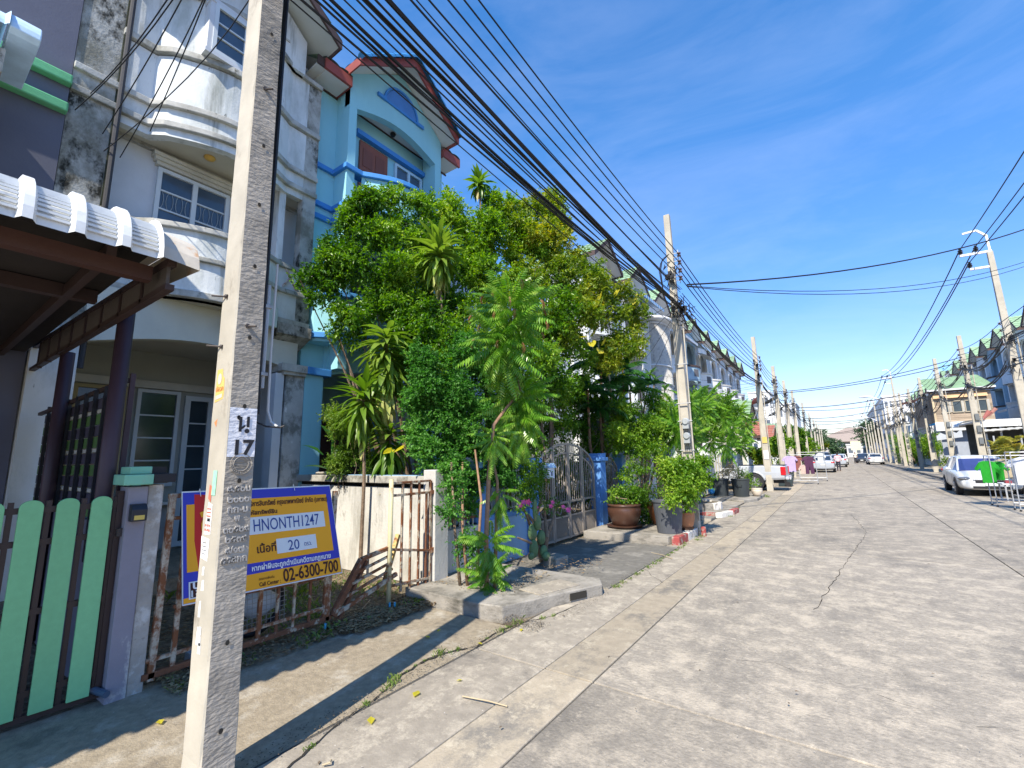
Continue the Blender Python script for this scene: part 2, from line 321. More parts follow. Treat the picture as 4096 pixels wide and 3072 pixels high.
far_w = M('far_white_wall', (.68, .70, .70), rough=.85, var=.08, bump=.2, dirt=((.32, .33, .33), .58, .75, 1.2, (1.4, 1.4, .5)), objvar=.07)
far_b = M('far_blue_wall', (.33, .47, .56), rough=.85, var=.08, bump=.2, dirt=((.2, .26, .3), .6, .75, 1.2, (1.4, 1.4, .5)), objvar=.06)
rust_m = M('rusty_cream_steel', (.44, .38, .29), rough=.75, var=.12, vs=8, bump=.35, bs=60, dirt=((.20, .075, .03), .43, .54, 9, (1, 1, .8)), dirt2=((.07, .03, .02), .6, .7, 11, (1, 1, 1)))
rust_d = M('rust', (.17, .07, .035), rough=.85, var=.3, vs=12, bump=.5, dirt=((.42, .36, .27), .56, .62, 8, (1, 1, 1)))
bwall_m = M('boundary_wall_render', (.55, .53, .48), rough=.9, var=.1, vs=1.6, bump=.4, bs=25, dirt=((.27, .26, .22), .50, .70, 1.7, (1.5, 1.5, .35)), dirt2=((.06, .055, .04), .63, .75, 2.6, (1.4, 1.4, .5)))
steel_g = M('painted_gate_steel', (.27, .235, .20), rough=.4, var=.12, bump=.05, spec=.6)
pblue_m = M('blue_pillar_paint', (.10, .26, .60), rough=.7, var=.1, vs=2.5, bump=.2, dirt=((.16, .34, .62), .5, .7, 3, (1, 1, .5)))
lblue_m = M('low_wall_blue', (.30, .47, .66), rough=.8, var=.1, vs=2.5, bump=.2, dirt=((.14, .20, .26), .6, .75, 3, (1, 1, .5)))
awn_m = M('white_awning_sheet', (.64, .66, .66), rough=.4, var=.06, vs=8, bump=.1, dirt=((.30, .30, .28), .62, .72, 3, (1, 1, 1)), spec=.5)
bark_m = M('bark', (.19, .135, .09), rough=.9, var=.3, vs=14, bump=.9, bs=40, bd=.01)
barkr_m = M('reddish_bark', (.27, .16, .10), rough=.9, var=.25, vs=16, bump=.8, bs=50, bd=.006)
terra_m = M('terracotta_glaze', (.075, .035, .022), rough=.35, var=.2, vs=5, bump=.15, spec=.6)
terra2_m = M('orange_terracotta', (.44, .19, .09), rough=.6, var=.15, vs=5, bump=.2)
tub_m = M('grey_plastic_tub', (.085, .092, .105), rough=.55, var=.12, vs=4, bump=.1)
# ------------------------------------------------------------ ground, road slabs, driveways
setting('ground', MB().box(-400, 400, -60, 900, -.5, -.045), soil_m)
rd = thing('road', 'concrete road slabs', 'road', (0, 0, 0)); del rd['label'], rd['category']; rd['kind'] = 'structure'
part('road_bed', MB().box(-2.9, 5.0, -12, 240, -.3, -.012), joint_m, rd)
JY = [-9.2, -2.9, 3.4, 9.7, 16.0]+[16+6.3*i for i in range(1, 34)]
def slab_piece(x0, x1, y0, y1, mat, top=0.):
    g = .006; return part('slab', MB().box(x0+g, x1-g, y0+g, y1-g, -.2, top), mat, rd, bev=.008 if y0 < 20 else 0)
for a, b in zip(JY[:-1], JY[1:]):
    slab_piece(-1.72, 1.85, a, b, road_m); slab_piece(1.85, 4.98, a, b, road_m, .003); slab_piece(-2.15, -1.72, a, b, strip_m, .001)
    slab_piece(-2.88, -2.15, a, b, apron_m, -.003)
setting('left_driveway', MB().box(-4.62, -2.9, -8, 4.0, -.3, -.006).box(-4.62, -2.62, 5.75, 8.9, -.3, -.3+.01).box(-4.62, -2.9, 10.95, 60, -.3, -.008), drive_m)
setting('right_pavement', MB().box(5.0, 8.6, -8, 240, -.3, .09), apron_m)
setting('right_kerb', MB().box(4.86, 5.0, 20, 240, -.3, .10), kerb_m)
setting('left_yard_ground', MB().box(-12, -4.62, -8, 60, -.3, -.01), soil_m)
setting('grey_house_floor', MB().box(-12, -7.6, .95, 4.5, -.3, .16), drive_m)
# irregular crack between driveway and apron
cpts = [(-2.55, 1.2), (-2.72, 1.6), (-2.86, 2.0), (-2.93, 2.35), (-3.03, 2.62), (-3.08, 2.95), (-3.02, 3.2), (-2.9, 3.42), (-2.95, 3.72), (-2.9, 4.1), (-2.72, 4.5), (-2.66, 5.1)]
fine = []
for (a, b), (c, d) in zip(cpts[:-1], cpts[1:]):
    for i in range(6): t = i/6; fine.append((a+(c-a)*t+random.uniform(-.012, .012), b+(d-b)*t))
mb = MB()
for i in range(len(fine)-1):
    w = random.uniform(.003, .010)*(2.0 if 28 < i < 40 else 1); a, b = fine[i], fine[i+1]
    mb.add([(a[0]-w, a[1], .003), (a[0]+w, a[1], .003), (b[0]+w, b[1], .003), (b[0]-w, b[1], .003)], [(0, 1, 2, 3)])
setting('pavement_crack', mb, crack_m)
def crackline(pts, w=.004, z=.0045, jit=.02):
    mb = MB(); fn = []
    for (a, b), (c, d) in zip(pts[:-1], pts[1:]):
        n = max(2, int(math.hypot(c-a, d-b)/.12))
        for i in range(n): t = i/n; fn.append((a+(c-a)*t+random.uniform(-jit, jit), b+(d-b)*t+random.uniform(-jit, jit)))
    for a, b in zip(fn[:-1], fn[1:]):
        ww = w*random.uniform(.4, 1.3); mb.add([(a[0]-ww, a[1]-ww*.4, z), (a[0]+ww, a[1]-ww*.4, z), (b[0]+ww, b[1]+ww*.4, z), (b[0]-ww, b[1]+ww*.4, z)], [(0, 1, 2, 3)])
    return mb
setting('hairline_cracks', MB(), crack_m) if 0 else None
setting('hairline_crack', crackline([(-1.7, 4.2), (-.6, 4.5), (.5, 4.2), (1.8, 4.6)], .003), crack_m)
setting('hairline_crack', crackline([(-.4, 6.2), (-.1, 9.0), (.3, 12.5), (.1, 16.)], .004), crack_m)
setting('hairline_crack', crackline([(-2.14, 6.4), (-2.5, 6.9), (-2.85, 7.3)], .003), crack_m)
# kerb platforms on the left
pf1 = thing('driveway_kerb_slab', 'raised concrete slab with chamfered corner and manhole cover beside the young trees', 'kerb slab', (-3.6, 4.9, 0))
part('slab_body', MB().prism([(-4.6, 4.06), (-3.42, 4.06), (-3.12, 4.12), (-2.58, 5.48), (-2.72, 5.72), (-4.6, 5.72)], 'z', -.1, .13), kerb_m, pf1, bev=.012)
part('manhole_cover', MB().prism([(-3.32, 4.72), (-2.98, 4.66), (-2.78, 5.28), (-3.12, 5.36)], 'z', .11, .143), apron_m, pf1, bev=.006)
part('drain_slot', MB().add([(-2.765, 4.98, .025), (-2.668, 5.22, .025), (-2.668, 5.22, .105), (-2.765, 4.98, .105)], [(0, 1, 2, 3)]), crack_m, pf1)
setting('shaded_driveway', MB().box(-4.62, -2.62, 5.75, 8.9, -.3, .012), M('shade_grey_drive', (.155, .145, .125), rough=.9, var=.2, vs=10, bump=.7, bs=50, bd=.006, dirt=((.28, .26, .22), .54, .70, 2.2, (1, 1, 1))))  # stained grey concrete, its base colour also darkened for the tree shade
pf2 = thing('kerb_platform', 'concrete platform with red and white kerb carrying the flower pots and tub', 'kerb', (-3.4, 10, 0))
part('platform_body', MB().prism([(-4.6, 8.96), (-2.86, 9.10), (-2.80, 9.30), (-2.80, 10.9), (-4.6, 10.9)], 'z', -.1, .15), kerb_m, pf2, bev=.012)
part('kerb_stone', MB().prism([(-2.80, 9.12), (-2.66, 9.16), (-2.64, 9.72), (-2.80, 9.72)], 'z', -.05, .153), red_p, pf2, label='red painted kerb stone', bev=.012)
part('kerb_stone', MB().box(-2.80, -2.64, 9.73, 10.5, -.05, .155), white_p, pf2, label='white painted kerb stone', bev=.012)
one('kerb_post', MB().prism(arc(-2.52, 10.45, .055, 0, 360, 8)[:-1], 'z', -.05, .19), red_p, 'short red painted stump beside the foot of the pole with two meters', 'kerb stump', loc=(-2.52, 10.45, 0), bev=.01)
pf3 = thing('kerb_island', 'low concrete step with red and white kerb in front of the block planter', 'kerb', (-3.4, 15, 0))
part('step', MB().box(-4.2, -2.78, 13.75, 16.1, -.1, .11), kerb_m, pf3, bev=.012)
part('kerb_stone', MB().box(-4.2, -3.75, 13.63, 13.76, -.1, .12), white_p, pf3, label='white kerb stone', bev=.01)
part('kerb_stone', MB().box(-3.74, -2.95, 13.62, 13.76, -.1, .12), red_p, pf3, label='red kerb stone', bev=.01)
part('kerb_stone', MB().prism([(-2.94, 13.62), (-2.78, 13.66), (-2.62, 14.4), (-2.78, 14.4)], 'z', -.1, .12), white_p, pf3, label='white kerb stone at corner', bev=.01)
part('kerb_stone', MB().box(-2.76, -2.6, 14.42, 15.2, -.1, .12), red_p, pf3, label='red kerb stone at corner', bev=.01)
part('step', MB().box(-3.9, -2.9, 12.9, 13.5, -.1, .05), kerb_m, pf3, bev=.01)
pl = thing('block_planter', 'octagonal planter ring of pale concrete blocks round a tree', 'planter', (-3.75, 14.7, .11))
for i in range(16):
    a = R(22.5*i); c = Vector((-3.75+.72*math.cos(a), 14.7+.72*math.sin(a), 0)); t = Vector((-math.sin(a), math.cos(a), 0))
    part('block', MB().bar(tuple(c-t*.135+Vector((0, 0, .21))), tuple(c+t*.135+Vector((0, 0, .21))), .11, .2), kerb_m if i % 3 else white_p, pl, bev=.01)
part('soil', MB().prism(arc(-3.75, 14.7, .68, 0, 360, 16)[:-1], 'z', .10, .26), soil_m, pl)
one('rubble_ledge', MB().prism([(-4.3, 18.2), (-2.9, 18.0), (-2.6, 18.9), (-2.62, 21.2), (-4.3, 21.4)], 'z', -.1, .10), kerb_m, 'broken low concrete ledge under the two black planting buckets', 'kerb', loc=(-3.4, 19.5, 0), bev=.02)
one('metal_ramp', MB().add([(-4.6, 16.3, .16), (-2.9, 16.3, .02), (-2.9, 18.0, .02), (-4.6, 18.0, .16)], [(0, 1, 2, 3)]).add([(-4.6, 16.3, -.1), (-2.9, 16.3, -.1), (-2.9, 16.3, .02), (-4.6, 16.3, .16)], [(0, 1, 2, 3)]), apron_m, 'sloping pale driveway ramp between block planter and planting buckets', 'ramp', loc=(-3.7, 17, 0))
# ------------------------------------------------------------ utility poles
GP = 'concrete utility poles along the street'
def pole_base(x, y, h, label, w0=(.23, .17), w1=(.16, .12), lean=(0, 0), rz=0, group=GP, face=True):
    t = thing('utility_pole', label, 'utility pole', (x, y, 0), 0, group)
    a, b, c, d = w0[0]/2, w0[1]/2, w1[0]/2, w1[1]/2; lx, ly = lean
    V = [(x-a, y-b, -.3), (x+a, y-b, -.3), (x+a, y+b, -.3), (x-a, y+b, -.3), (x-c+lx, y-d+ly, h), (x+c+lx, y-d+ly, h), (x+c+lx, y+d+ly, h), (x-c+lx, y+d+ly, h)]
    part('shaft', MB().add(V, [(3, 2, 1, 0), (4, 5, 6, 7), (0, 1, 5, 4), (1, 2, 6, 5), (2, 3, 7, 6), (3, 0, 4, 7)]), pole_m, t, bev=.012)
    return t
P1X, P1Y = -2.915, 1.235
_pb = pole_base
p1 = pole_base(P1X, P1Y, 8.2, 'large rough concrete pole in the left foreground with black number 17 on a white patch', w0=(.235, .175), w1=(.175, .135), lean=(-.09, -.02), group=GP)
bpy.data.objects.remove([o for o in bpy.data.objects if o.parent == p1 and o.name.startswith('shaft')][0])
rj = random.Random(5); mbp = MB(); NR = 90; VV = []
for i_ in range(NR+1):
    z_ = -.3+8.5*i_/NR; k_ = i_/NR; hx, hy = .1175-.03*k_, .0875-.02*k_; ox, oy = P1X-.09*k_, P1Y-.02*k_; b_ = .009
    ring = [(-hx+b_, -hy), (hx-b_, -hy), (hx, -hy+b_), (hx, hy-b_), (hx-b_, hy), (-hx+b_, hy), (-hx, hy-b_), (-hx, -hy+b_)]
    VV += [(ox+a_+rj.gauss(0, .0011)-(.006 if rj.random() < .04 and a_ > 0 else 0), oy+c_+rj.gauss(0, .0011), z_) for a_, c_ in ring]
mbp.add(VV, [(8*i_+j_, 8*i_+(j_+1) % 8, 8*i_+8+(j_+1) % 8, 8*i_+8+j_) for i_ in range(NR) for j_ in range(8)]+[tuple(range(8))[::-1], tuple(range(8*NR, 8*NR+8))])
part('shaft', mbp, pole_m, p1)
def p1face(y, z, off=0.):    # point on the +x face of the near pole
    k = (z+.3)/8.5; return Vector((P1X+.1175-.03*k-.09*k+off, y, z))
def p1front(x, z, off=0.):   # point on the -y face
    k = (z+.3)/8.5; return Vector((x, P1Y-.0875+.02*k-.02*k-off, z))
# rough cast face and painted patch as thin skins of the shaft
def skin(y0, y1, z0, z1, off, n=1):
    mb = MB(); zz = [z0+(z1-z0)*i/12 for i in range(13)]
    hw = lambda z: .0875-.02*(z+.3)/8.5-.007
    vs = []
    for z in zz:
        yc = P1Y-.02*(z+.3)/8.5; vs += [p1face(yc-hw(z), z, off), p1face(yc+hw(z), z, off)]
    fs = [(2*i, 2*i+1, 2*i+3, 2*i+2) for i in range(12)]
    return mb.add(vs, fs)
part('cast_face', skin(0, 0, -.05, 2.02, .003), poleface_m, p1); part('cast_face', skin(0, 0, 2.0205, 8.1, .003), poleface_m, p1)
part('white_patch', skin(0, 0, 1.735, 2.02, .0065), polewhite_m, p1, label='white painted number patch')
for z in (4.61, 3.75, 3.33, 2.91, 2.45, 2.03, 1.60, 1.17, .74, .31, 5.3, 5.9):
    c = p1face(P1Y-.004, z, .009); mb = MB(); mb.add([c]+[c+Vector((0, .011*math.cos(a), .014*math.sin(a))) for a in [i*math.pi/5 for i in range(10)]], [(0, i+1, (i+1) % 10+1) for i in range(10)])
    part('bolt_hole', mb, crack_m, p1)
def emb(body, z, size, y0=None, width=None, mat=None, ext=.004, bold=.0008, off=.004):
    c = p1face((y0 if y0 is not None else P1Y), z, off)
    return text_on(body, size, c, (0, 1, 0), (-.014, 0, 1), mat or poleface_m, p1, ext=ext, bold=bold, width=width, align='CENTER')
emb('17', 1.750, .118, mat=black_m, ext=.0015, off=.009, bold=.0035, width=.105)
# stencilled Thai letter: two strokes, foot and dot
mb = MB(); o = lambda dy, dz: p1face(P1Y+dy, 1.915+dz, .010)
def pq(mb, a): mb.add([o(*p) for p in a], [tuple(range(len(a)))])
pq(mb, [(-.028, -.035), (-.012, -.035), (-.012, .052), (-.028, .052)]); pq(mb, [(-.040+.001*0, .040), (-.028, .030), (-.028, .058), (-.040, .056)]); pq(mb, [(.014, -.008), (.030, -.008), (.030, .055), (.014, .055)]); pq(mb, [(-.012, -.022), (.008, -.006), (.006, .006), (-.012, -.006)])
mb.add([o(.018+.014*math.cos(i*math.pi/6), -.030+.014*math.sin(i*math.pi/6)) for i in range(12)], [tuple(range(12))])
mb.add([o(-.032+.010*math.cos(i*math.pi/6), .050+.010*math.sin(i*math.pi/6)) for i in range(12)], [tuple(range(12))])
part('stencil_letter', mb, black_m, p1)
# cast seal (two rings, marks) and cast lines
mb = MB()
for rr in (.058, .040):
    mb.tube([p1face(P1Y+rr*math.cos(R(a)), 1.695+rr*1.02*math.sin(R(a)), .008) for a in range(0, 361, 15)], .0022, 5)
for dz in (-.02, -.012, -.004, .01): mb.bar(p1face(P1Y-.034, 1.695+dz, .007), p1face(P1Y+.034, 1.695+dz, .007), .003)
for a in range(200, 340, 14): mb.bar(p1face(P1Y+.044*math.cos(R(a)), 1.695+.044*math.sin(R(a)), .007), p1face(P1Y+.054*math.cos(R(a)), 1.695+.054*math.sin(R(a)), .007), .004)
mb.bar(p1face(P1Y-.03, 1.712, .007), p1face(P1Y, 1.727, .007), .003); mb.bar(p1face(P1Y, 1.727, .007), p1face(P1Y+.03, 1.712, .007), .003)
part('cast_seal', mb, poleface_m, p1)
emb_m = M('lit_cast_letters', (.36, .34, .31), rough=.9, bump=.5, bs=60, bd=.003)  # toned lighter than the face, standing in for light on the relief
for body, z, w in (('๘.๕๐ม', 1.540, .125), ('๒๐๐๐', 1.480, .115), ('กก-ม', 1.424, .11), ('พ', 1.376, .028), ('๓๐๕๒๘', 1.316, .135), ('๒๕๓๙', 1.262, .11), ('๘/๑๗', 1.206, .10), ('๕๕๘กก', 1.152, .135)):
    emb(body, z, .052, width=w, mat=emb_m, ext=.006, bold=.0014)
# climbing bolts
for (bx, bz, ly) in ((-2.995, 2.72, -.16), (-3.0, 2.40, -.15)):
    c = p1front(bx+.02, bz); q = c+Vector((-.10, -.05, .015)); mb = MB(); mb.tube([c+Vector((.01, .02, 0)), q], .006, 6); mb.tube([c+Vector((.002, 0, 0)), c+Vector((-.012, -.006, .002))], .014, 6); part('step_bolt', mb, iron_m, p1)
for z in (4.17, 2.52):
    c = p1face(P1Y-.02, z, 0); mb = MB(); mb.tube([c, c+Vector((.05, .03, -.004))], .007, 6); mb.tube([c, c+Vector((.012, 0, 0))], .014, 6); part('step_bolt', mb, iron_m, p1)
# stickers on the sunlit side
yel = M('sticker_yellow', (.66, .45, .14), rough=.6, var=.05); ora = M('sticker_orange', (.62, .22, .08), rough=.6, var=.05); pink = M('sticker_pink', (.72, .48, .40), rough=.6)
paper = M('paper_white', (.72, .72, .72), rough=.8, var=.1, vs=20, dirt=((.45, .42, .36), .55, .65, 30, (1, 1, 1))); pgreen = M('paper_green', (.30, .62, .42), rough=.8, var=.2, vs=20); predt = M('paper_red_text', (.62, .16, .10), rough=.8)
def sticker(name, pts, mat, label=None, off=.0015):
    return part(name, MB().add([p1front(x, z, off) for x, z in pts], [tuple(range(len(pts)))[::-1]]), mat, p1, label=label)
sticker('sticker', [(-3.022, 2.06), (-2.915, 2.075), (-2.905, 2.10), (-2.912, 2.20), (-2.935, 2.215), (-2.945, 2.26), (-3.018, 2.26)], yel, 'torn yellow sticker with orange disc')
part('sticker_disc', MB().add([p1front(-2.975+.028*math.cos(i*math.pi/8), 2.20+.034*math.sin(i*math.pi/8), .003) for i in range(16)], [tuple(range(16))]), pink, p1)
text_on('ปลวก', .045, p1front(-3.018, 2.125, .0035), (1, 0, 0), (0, 0, 1), ora, p1, ext=.0004, width=.098)
sticker('sticker', [(-3.012, 2.075), (-2.925, 2.085), (-2.925, 2.108), (-3.012, 2.10)], pink, off=.003)
sticker('sticker', [(-3.0, 1.94), (-2.97, 1.91), (-2.96, 1.96)], ora)
sticker('sticker', [(-2.955, 1.52), (-2.905, 1.52), (-2.90, 1.66), (-2.95, 1.66)], pgreen, 'pale green torn leaflet')
sticker('sticker', [(-2.99, 1.50), (-2.955, 1.48), (-2.955, 1.57), (-2.985, 1.58)], predt)
sticker('sticker', [(-3.005, 1.30), (-2.92, 1.305), (-2.925, 1.47), (-2.98, 1.48)], paper, 'white leaflet with red lettering')
for i, zz in enumerate((1.44, 1.42, 1.40)): sticker('sticker', [(-2.985, zz), (-2.935, zz), (-2.935, zz+.008), (-2.985, zz+.008)], predt, off=.003)
sticker('sticker', [(-2.975, 1.375), (-2.94, 1.375), (-2.94, 1.392), (-2.975, 1.392)], black_m, off=.003)
text_on('091-1807945', .02, p1front(-2.998, 1.345, .0028), (1, 0, 0), (0, 0, 1), predt, p1, ext=.0003, width=.07); text_on('091-4096055', .02, p1front(-2.998, 1.320, .0028), (1, 0, 0), (0, 0, 1), predt, p1, ext=.0003, width=.07)
sticker('sticker', [(-3.02, 1.17), (-2.93, 1.16), (-2.925, 1.28), (-3.035, 1.29)], paper, 'torn white leaflet')
for i in range(4): sticker('sticker', [(-3.005, 1.255-.02*i), (-2.955, 1.255-.02*i), (-2.955, 1.258-.02*i), (-3.005, 1.258-.02*i)], black_m, off=.003)
for (x, z, w, h) in ((-2.985, 1.08, .03, .05), (-2.98, 1.0, .035, .06), (-2.99, .86, .03, .09), (-2.985, .72, .06, .10), (-2.955, .68, .04, .06)): sticker('sticker', [(x, z), (x+w, z+.004), (x+w*.9, z+h), (x+.005, z+h*.93)], paper)
# cables and conduits strapped to the pole's far side
mb = MB(); mb.tube([(-2.98, 1.36, 8), (-2.985, 1.365, 5.1), (-2.99, 1.37, 3.9), (-2.99, 1.37, 3.1), (-2.985, 1.37, 2.2)], .020, 8); mb.tube([(-2.93, 1.35, 5.2), (-2.93, 1.35, 2.3), (-2.93, 1.36, 2.0)], .010, 6)
part('black_cable', mb, cable_m, p1); part('conduit', MB().tube([(-2.95, 1.38, 2.86), (-2.96, 1.385, 2.17)], .013, 8), galv_m, p1)
mb = MB(); mb.tube([(-2.90, 1.40, 3.0), (-2.905, 1.40, 2.4), (-2.90, 1.405, 2.02), (-2.88, 1.42, 1.95), (-2.84, 1.44, 1.92)], .008, 6); part('conduit', mb, pvc_m, p1)
part('black_cable', MB().tube([(-2.88, 1.33, 1.945), (-2.86, 1.38, 1.92), (-2.83, 1.45, 1.915), (-2.81, 1.47, 1.925)], .006, 6), cable_m, p1)
for z in (2.7, 2.25): part('strap', MB().box(-2.985, -2.93, 1.355, 1.402, z, z+.02), galv_m, p1)
# --- other poles
insd = MB()
def spool(mb, c, s=1.): mb.lathe([(.02*s, -.045*s), (.045*s, -.04*s), (.045*s, -.02*s), (.022*s, -.005*s), (.022*s, .005*s), (.045*s, .02*s), (.045*s, .04*s), (.02*s, .045*s)], 10, c)
def lv_rack(t, x, y, zs, side):
    mb = MB(); mb.bar((x, y, zs[-1]-.12), (x, y, zs[0]+.12), .02)
    for z in zs: mb.bar((x-side*.12, y, z+.05), (x, y, z+.05), .015); mb.bar((x-side*.12, y, z-.05), (x, y, z-.05), .015)
    part('insulator_bracket', mb, galv_m, t)
    for z in zs: m2 = MB(); spool(m2, (x+side*.02, y, z)); part('insulator', m2, insul_m, t)
def junk(t, x, y, z, r=.16, n=16, seed=1):
    rnd = random.Random(seed); mb = MB()
    for i in range(n):
        a = rnd.uniform(0, 6.28); p = Vector((x+rnd.uniform(-r, r)*.8, y+rnd.uniform(-r, r)*.8, z+rnd.uniform(-r, r)*1.6)); q = p+Vector((rnd.uniform(-r, r), rnd.uniform(-r, r), rnd.uniform(-r*1.8, r)))
        m = p.lerp(q, .5)+Vector((rnd.uniform(-.1, .1), rnd.uniform(-.1, .1), -.08)); mb.tube([p, m, q], .009, 4)
    for i in range(3): c = (x+rnd.uniform(-.1, .1), y-.1, z+rnd.uniform(-.15, .15)); mb.box(c[0]-.04, c[0]+.04, c[1]-.03, c[1]+.03, c[2]-.05, c[2]+.06)
    part('cable_tangle', mb, cable_m, t)
p2 = pole_base(-2.72, 10.6, 7.55, 'grey concrete pole with two electricity meters above the leafy potted bush', w0=(.22, .17), w1=(.14, .12), lean=(-.10, .05))
lv_rack(p2, -2.60, 10.55, (6.42, 6.22, 6.02, 5.83), 1); junk(p2, -2.80, 10.5, 6.0, .13, 22, 3); junk(p2, -2.70, 10.5, 5.1, .13, 22, 4); junk(p2, -2.55, 10.55, 4.95, .16, 18, 5)
for z in (2.36, 2.04):
    mt = M('meter_case', (.34, .36, .36), rough=.35, var=.1, spec=.6)
    m_ = part('electricity_meter', MB().lathe([(.065, -.05), (.08, -.04), (.08, .03), (.06, .06)], 14, (0, 0, 0)), mt, p2); m_.rotation_euler = (R(90), 0, 0)
    me = m_.data
    o = Vector(ORG[p2.name])
    for v in me.vertices: v.co = v.co+o   # undo the origin shift; the part is placed by its own transform
    m_.location = Vector((-2.70, 10.43, z+.08))-o
    part('meter_box', MB().box(-2.77, -2.64, 10.40, 10.47, z-.08, z+.02), mt, p2, bev=.006)
    part('meter_wire', MB().tube([(-2.75, 10.43, z-.08), (-2.76, 10.42, z-.2), (-2.73, 10.42, z-.26), (-2.71, 10.42, z-.2), (-2.71, 10.43, z-.08)], .006, 5).tube([(-2.68, 10.43, z-.08), (-2.67, 10.42, z-.2), (-2.64, 10.42, z-.27), (-2.62, 10.42, z-.18), (-2.62, 10.44, z)], .006, 5), cable_m, p2)
part('conduit', MB().tube([(-2.605, 10.5, 4.8), (-2.60, 10.5, .3)], .016, 8).tube([(-2.83, 10.5, 4.8), (-2.85, 10.5, .3)], .016, 8), pole_m, p2)
for z in (3.75, 2.85, 2.45, 1.8): part('strap', MB().box(-2.88, -2.57, 10.47, 10.49, z, z+.018), pvc_m, p2)
mb = MB()
for q in range(3): mb.tube([(-2.78, 10.45, 6.45), (-2.95-.03*q, 10.5, 6.4-.05*q), (-3.02-.02*q, 10.5, 6.1), (-3.0, 10.52, 5.75-.1*q)], .008, 5)
part('drip_loop', mb, cable_m, p2)
lp = [(-2.75, 24.3, 7.35, -.06), (-2.75, 31.4, 7.0, .02), (-2.75, 38.3, 7.0, 0), (-2.75, 45.2, 7.0, .03), (-2.7, 58.5, 7.2, 0), (-2.7, 72, 7.0, 0), (-2.7, 84, 7.0, 0), (-2.7, 96, 7.2, 0), (-2.7, 110, 7.2, 0), (-2.7, 125, 7.2, 0)]
ords = ['second', 'third', 'fourth', 'fifth', 'sixth', 'seventh', 'eighth', 'ninth', 'tenth', 'eleventh']
LP = []
for i, (x, y, h, ln) in enumerate(lp):
    t = pole_base(x, y, h, ('pale pole with a yellow square mark rising behind the silver pickup' if i == 0 else 'pale pole beside the dish antennas, next after the yellow marked one' if i == 1 else '%s pole behind the one with two meters in the left row' % ords[i]), w0=(.26, .22), w1=(.17, .15), lean=(ln, 0)); LP.append(t)
    if i < 8: lv_rack(t, x+.12, y-.05, (6.3, 6.1, 5.9, 5.7), 1); junk(t, x+.03, y-.1, 5.3, .14, 14, 20+i); junk(t, x-.03, y-.1, 6.0, .12, 8, 40+i)
    if i < 4: part('conduit', MB().tube([(x+.14, y-.06, 5.2), (x+.14, y-.06, .3)], .02, 6).tube([(x-.15, y-.06, 5.2), (x-.15, y-.06, .3)], .02, 6), pole_m, t)
part('yellow_mark', MB().box(-2.86, -2.66, 24.17, 24.182, 2.2, 2.48), M('yellow_paint', (.6, .42, .12)), LP[0]); part('white_label', MB().box(-2.86, -2.66, 24.17, 24.182, 1.45, 1.85), paper, LP[0])
one('short_pole', MB().box(-2.95, -2.75, 33.9, 34.1, -.2, 3.0), pole_m, 'short stump of a pole between the leafy bushes behind the clothes rack', 'pole', loc=(-2.85, 34, 0), bev=.02)
RP = []
rp = [(5.95, 25.2, 9.6, 1), (5.9, 32.4, 7.65, 0), (5.9, 39.9, 7.7, 0), (5.9, 47.4, 7.45, 0), (5.9, 54.5, 7.4, 0), (5.9, 61.8, 7.8, 0), (5.9, 66.5, 10.0, 1), (5.9, 69.2, 7.6, 0), (5.9, 76.5, 7.6, 0), (5.9, 84, 7.6, 0), (5.9, 91.5, 7.6, 0), (5.9, 98.5, 10.2, 1), (5.9, 106, 7.6, 0), (5.9, 114, 7.6, 0), (5.9, 122, 7.6, 0), (5.9, 132, 10.2, 1), (5.9, 146, 7.6, 0)]
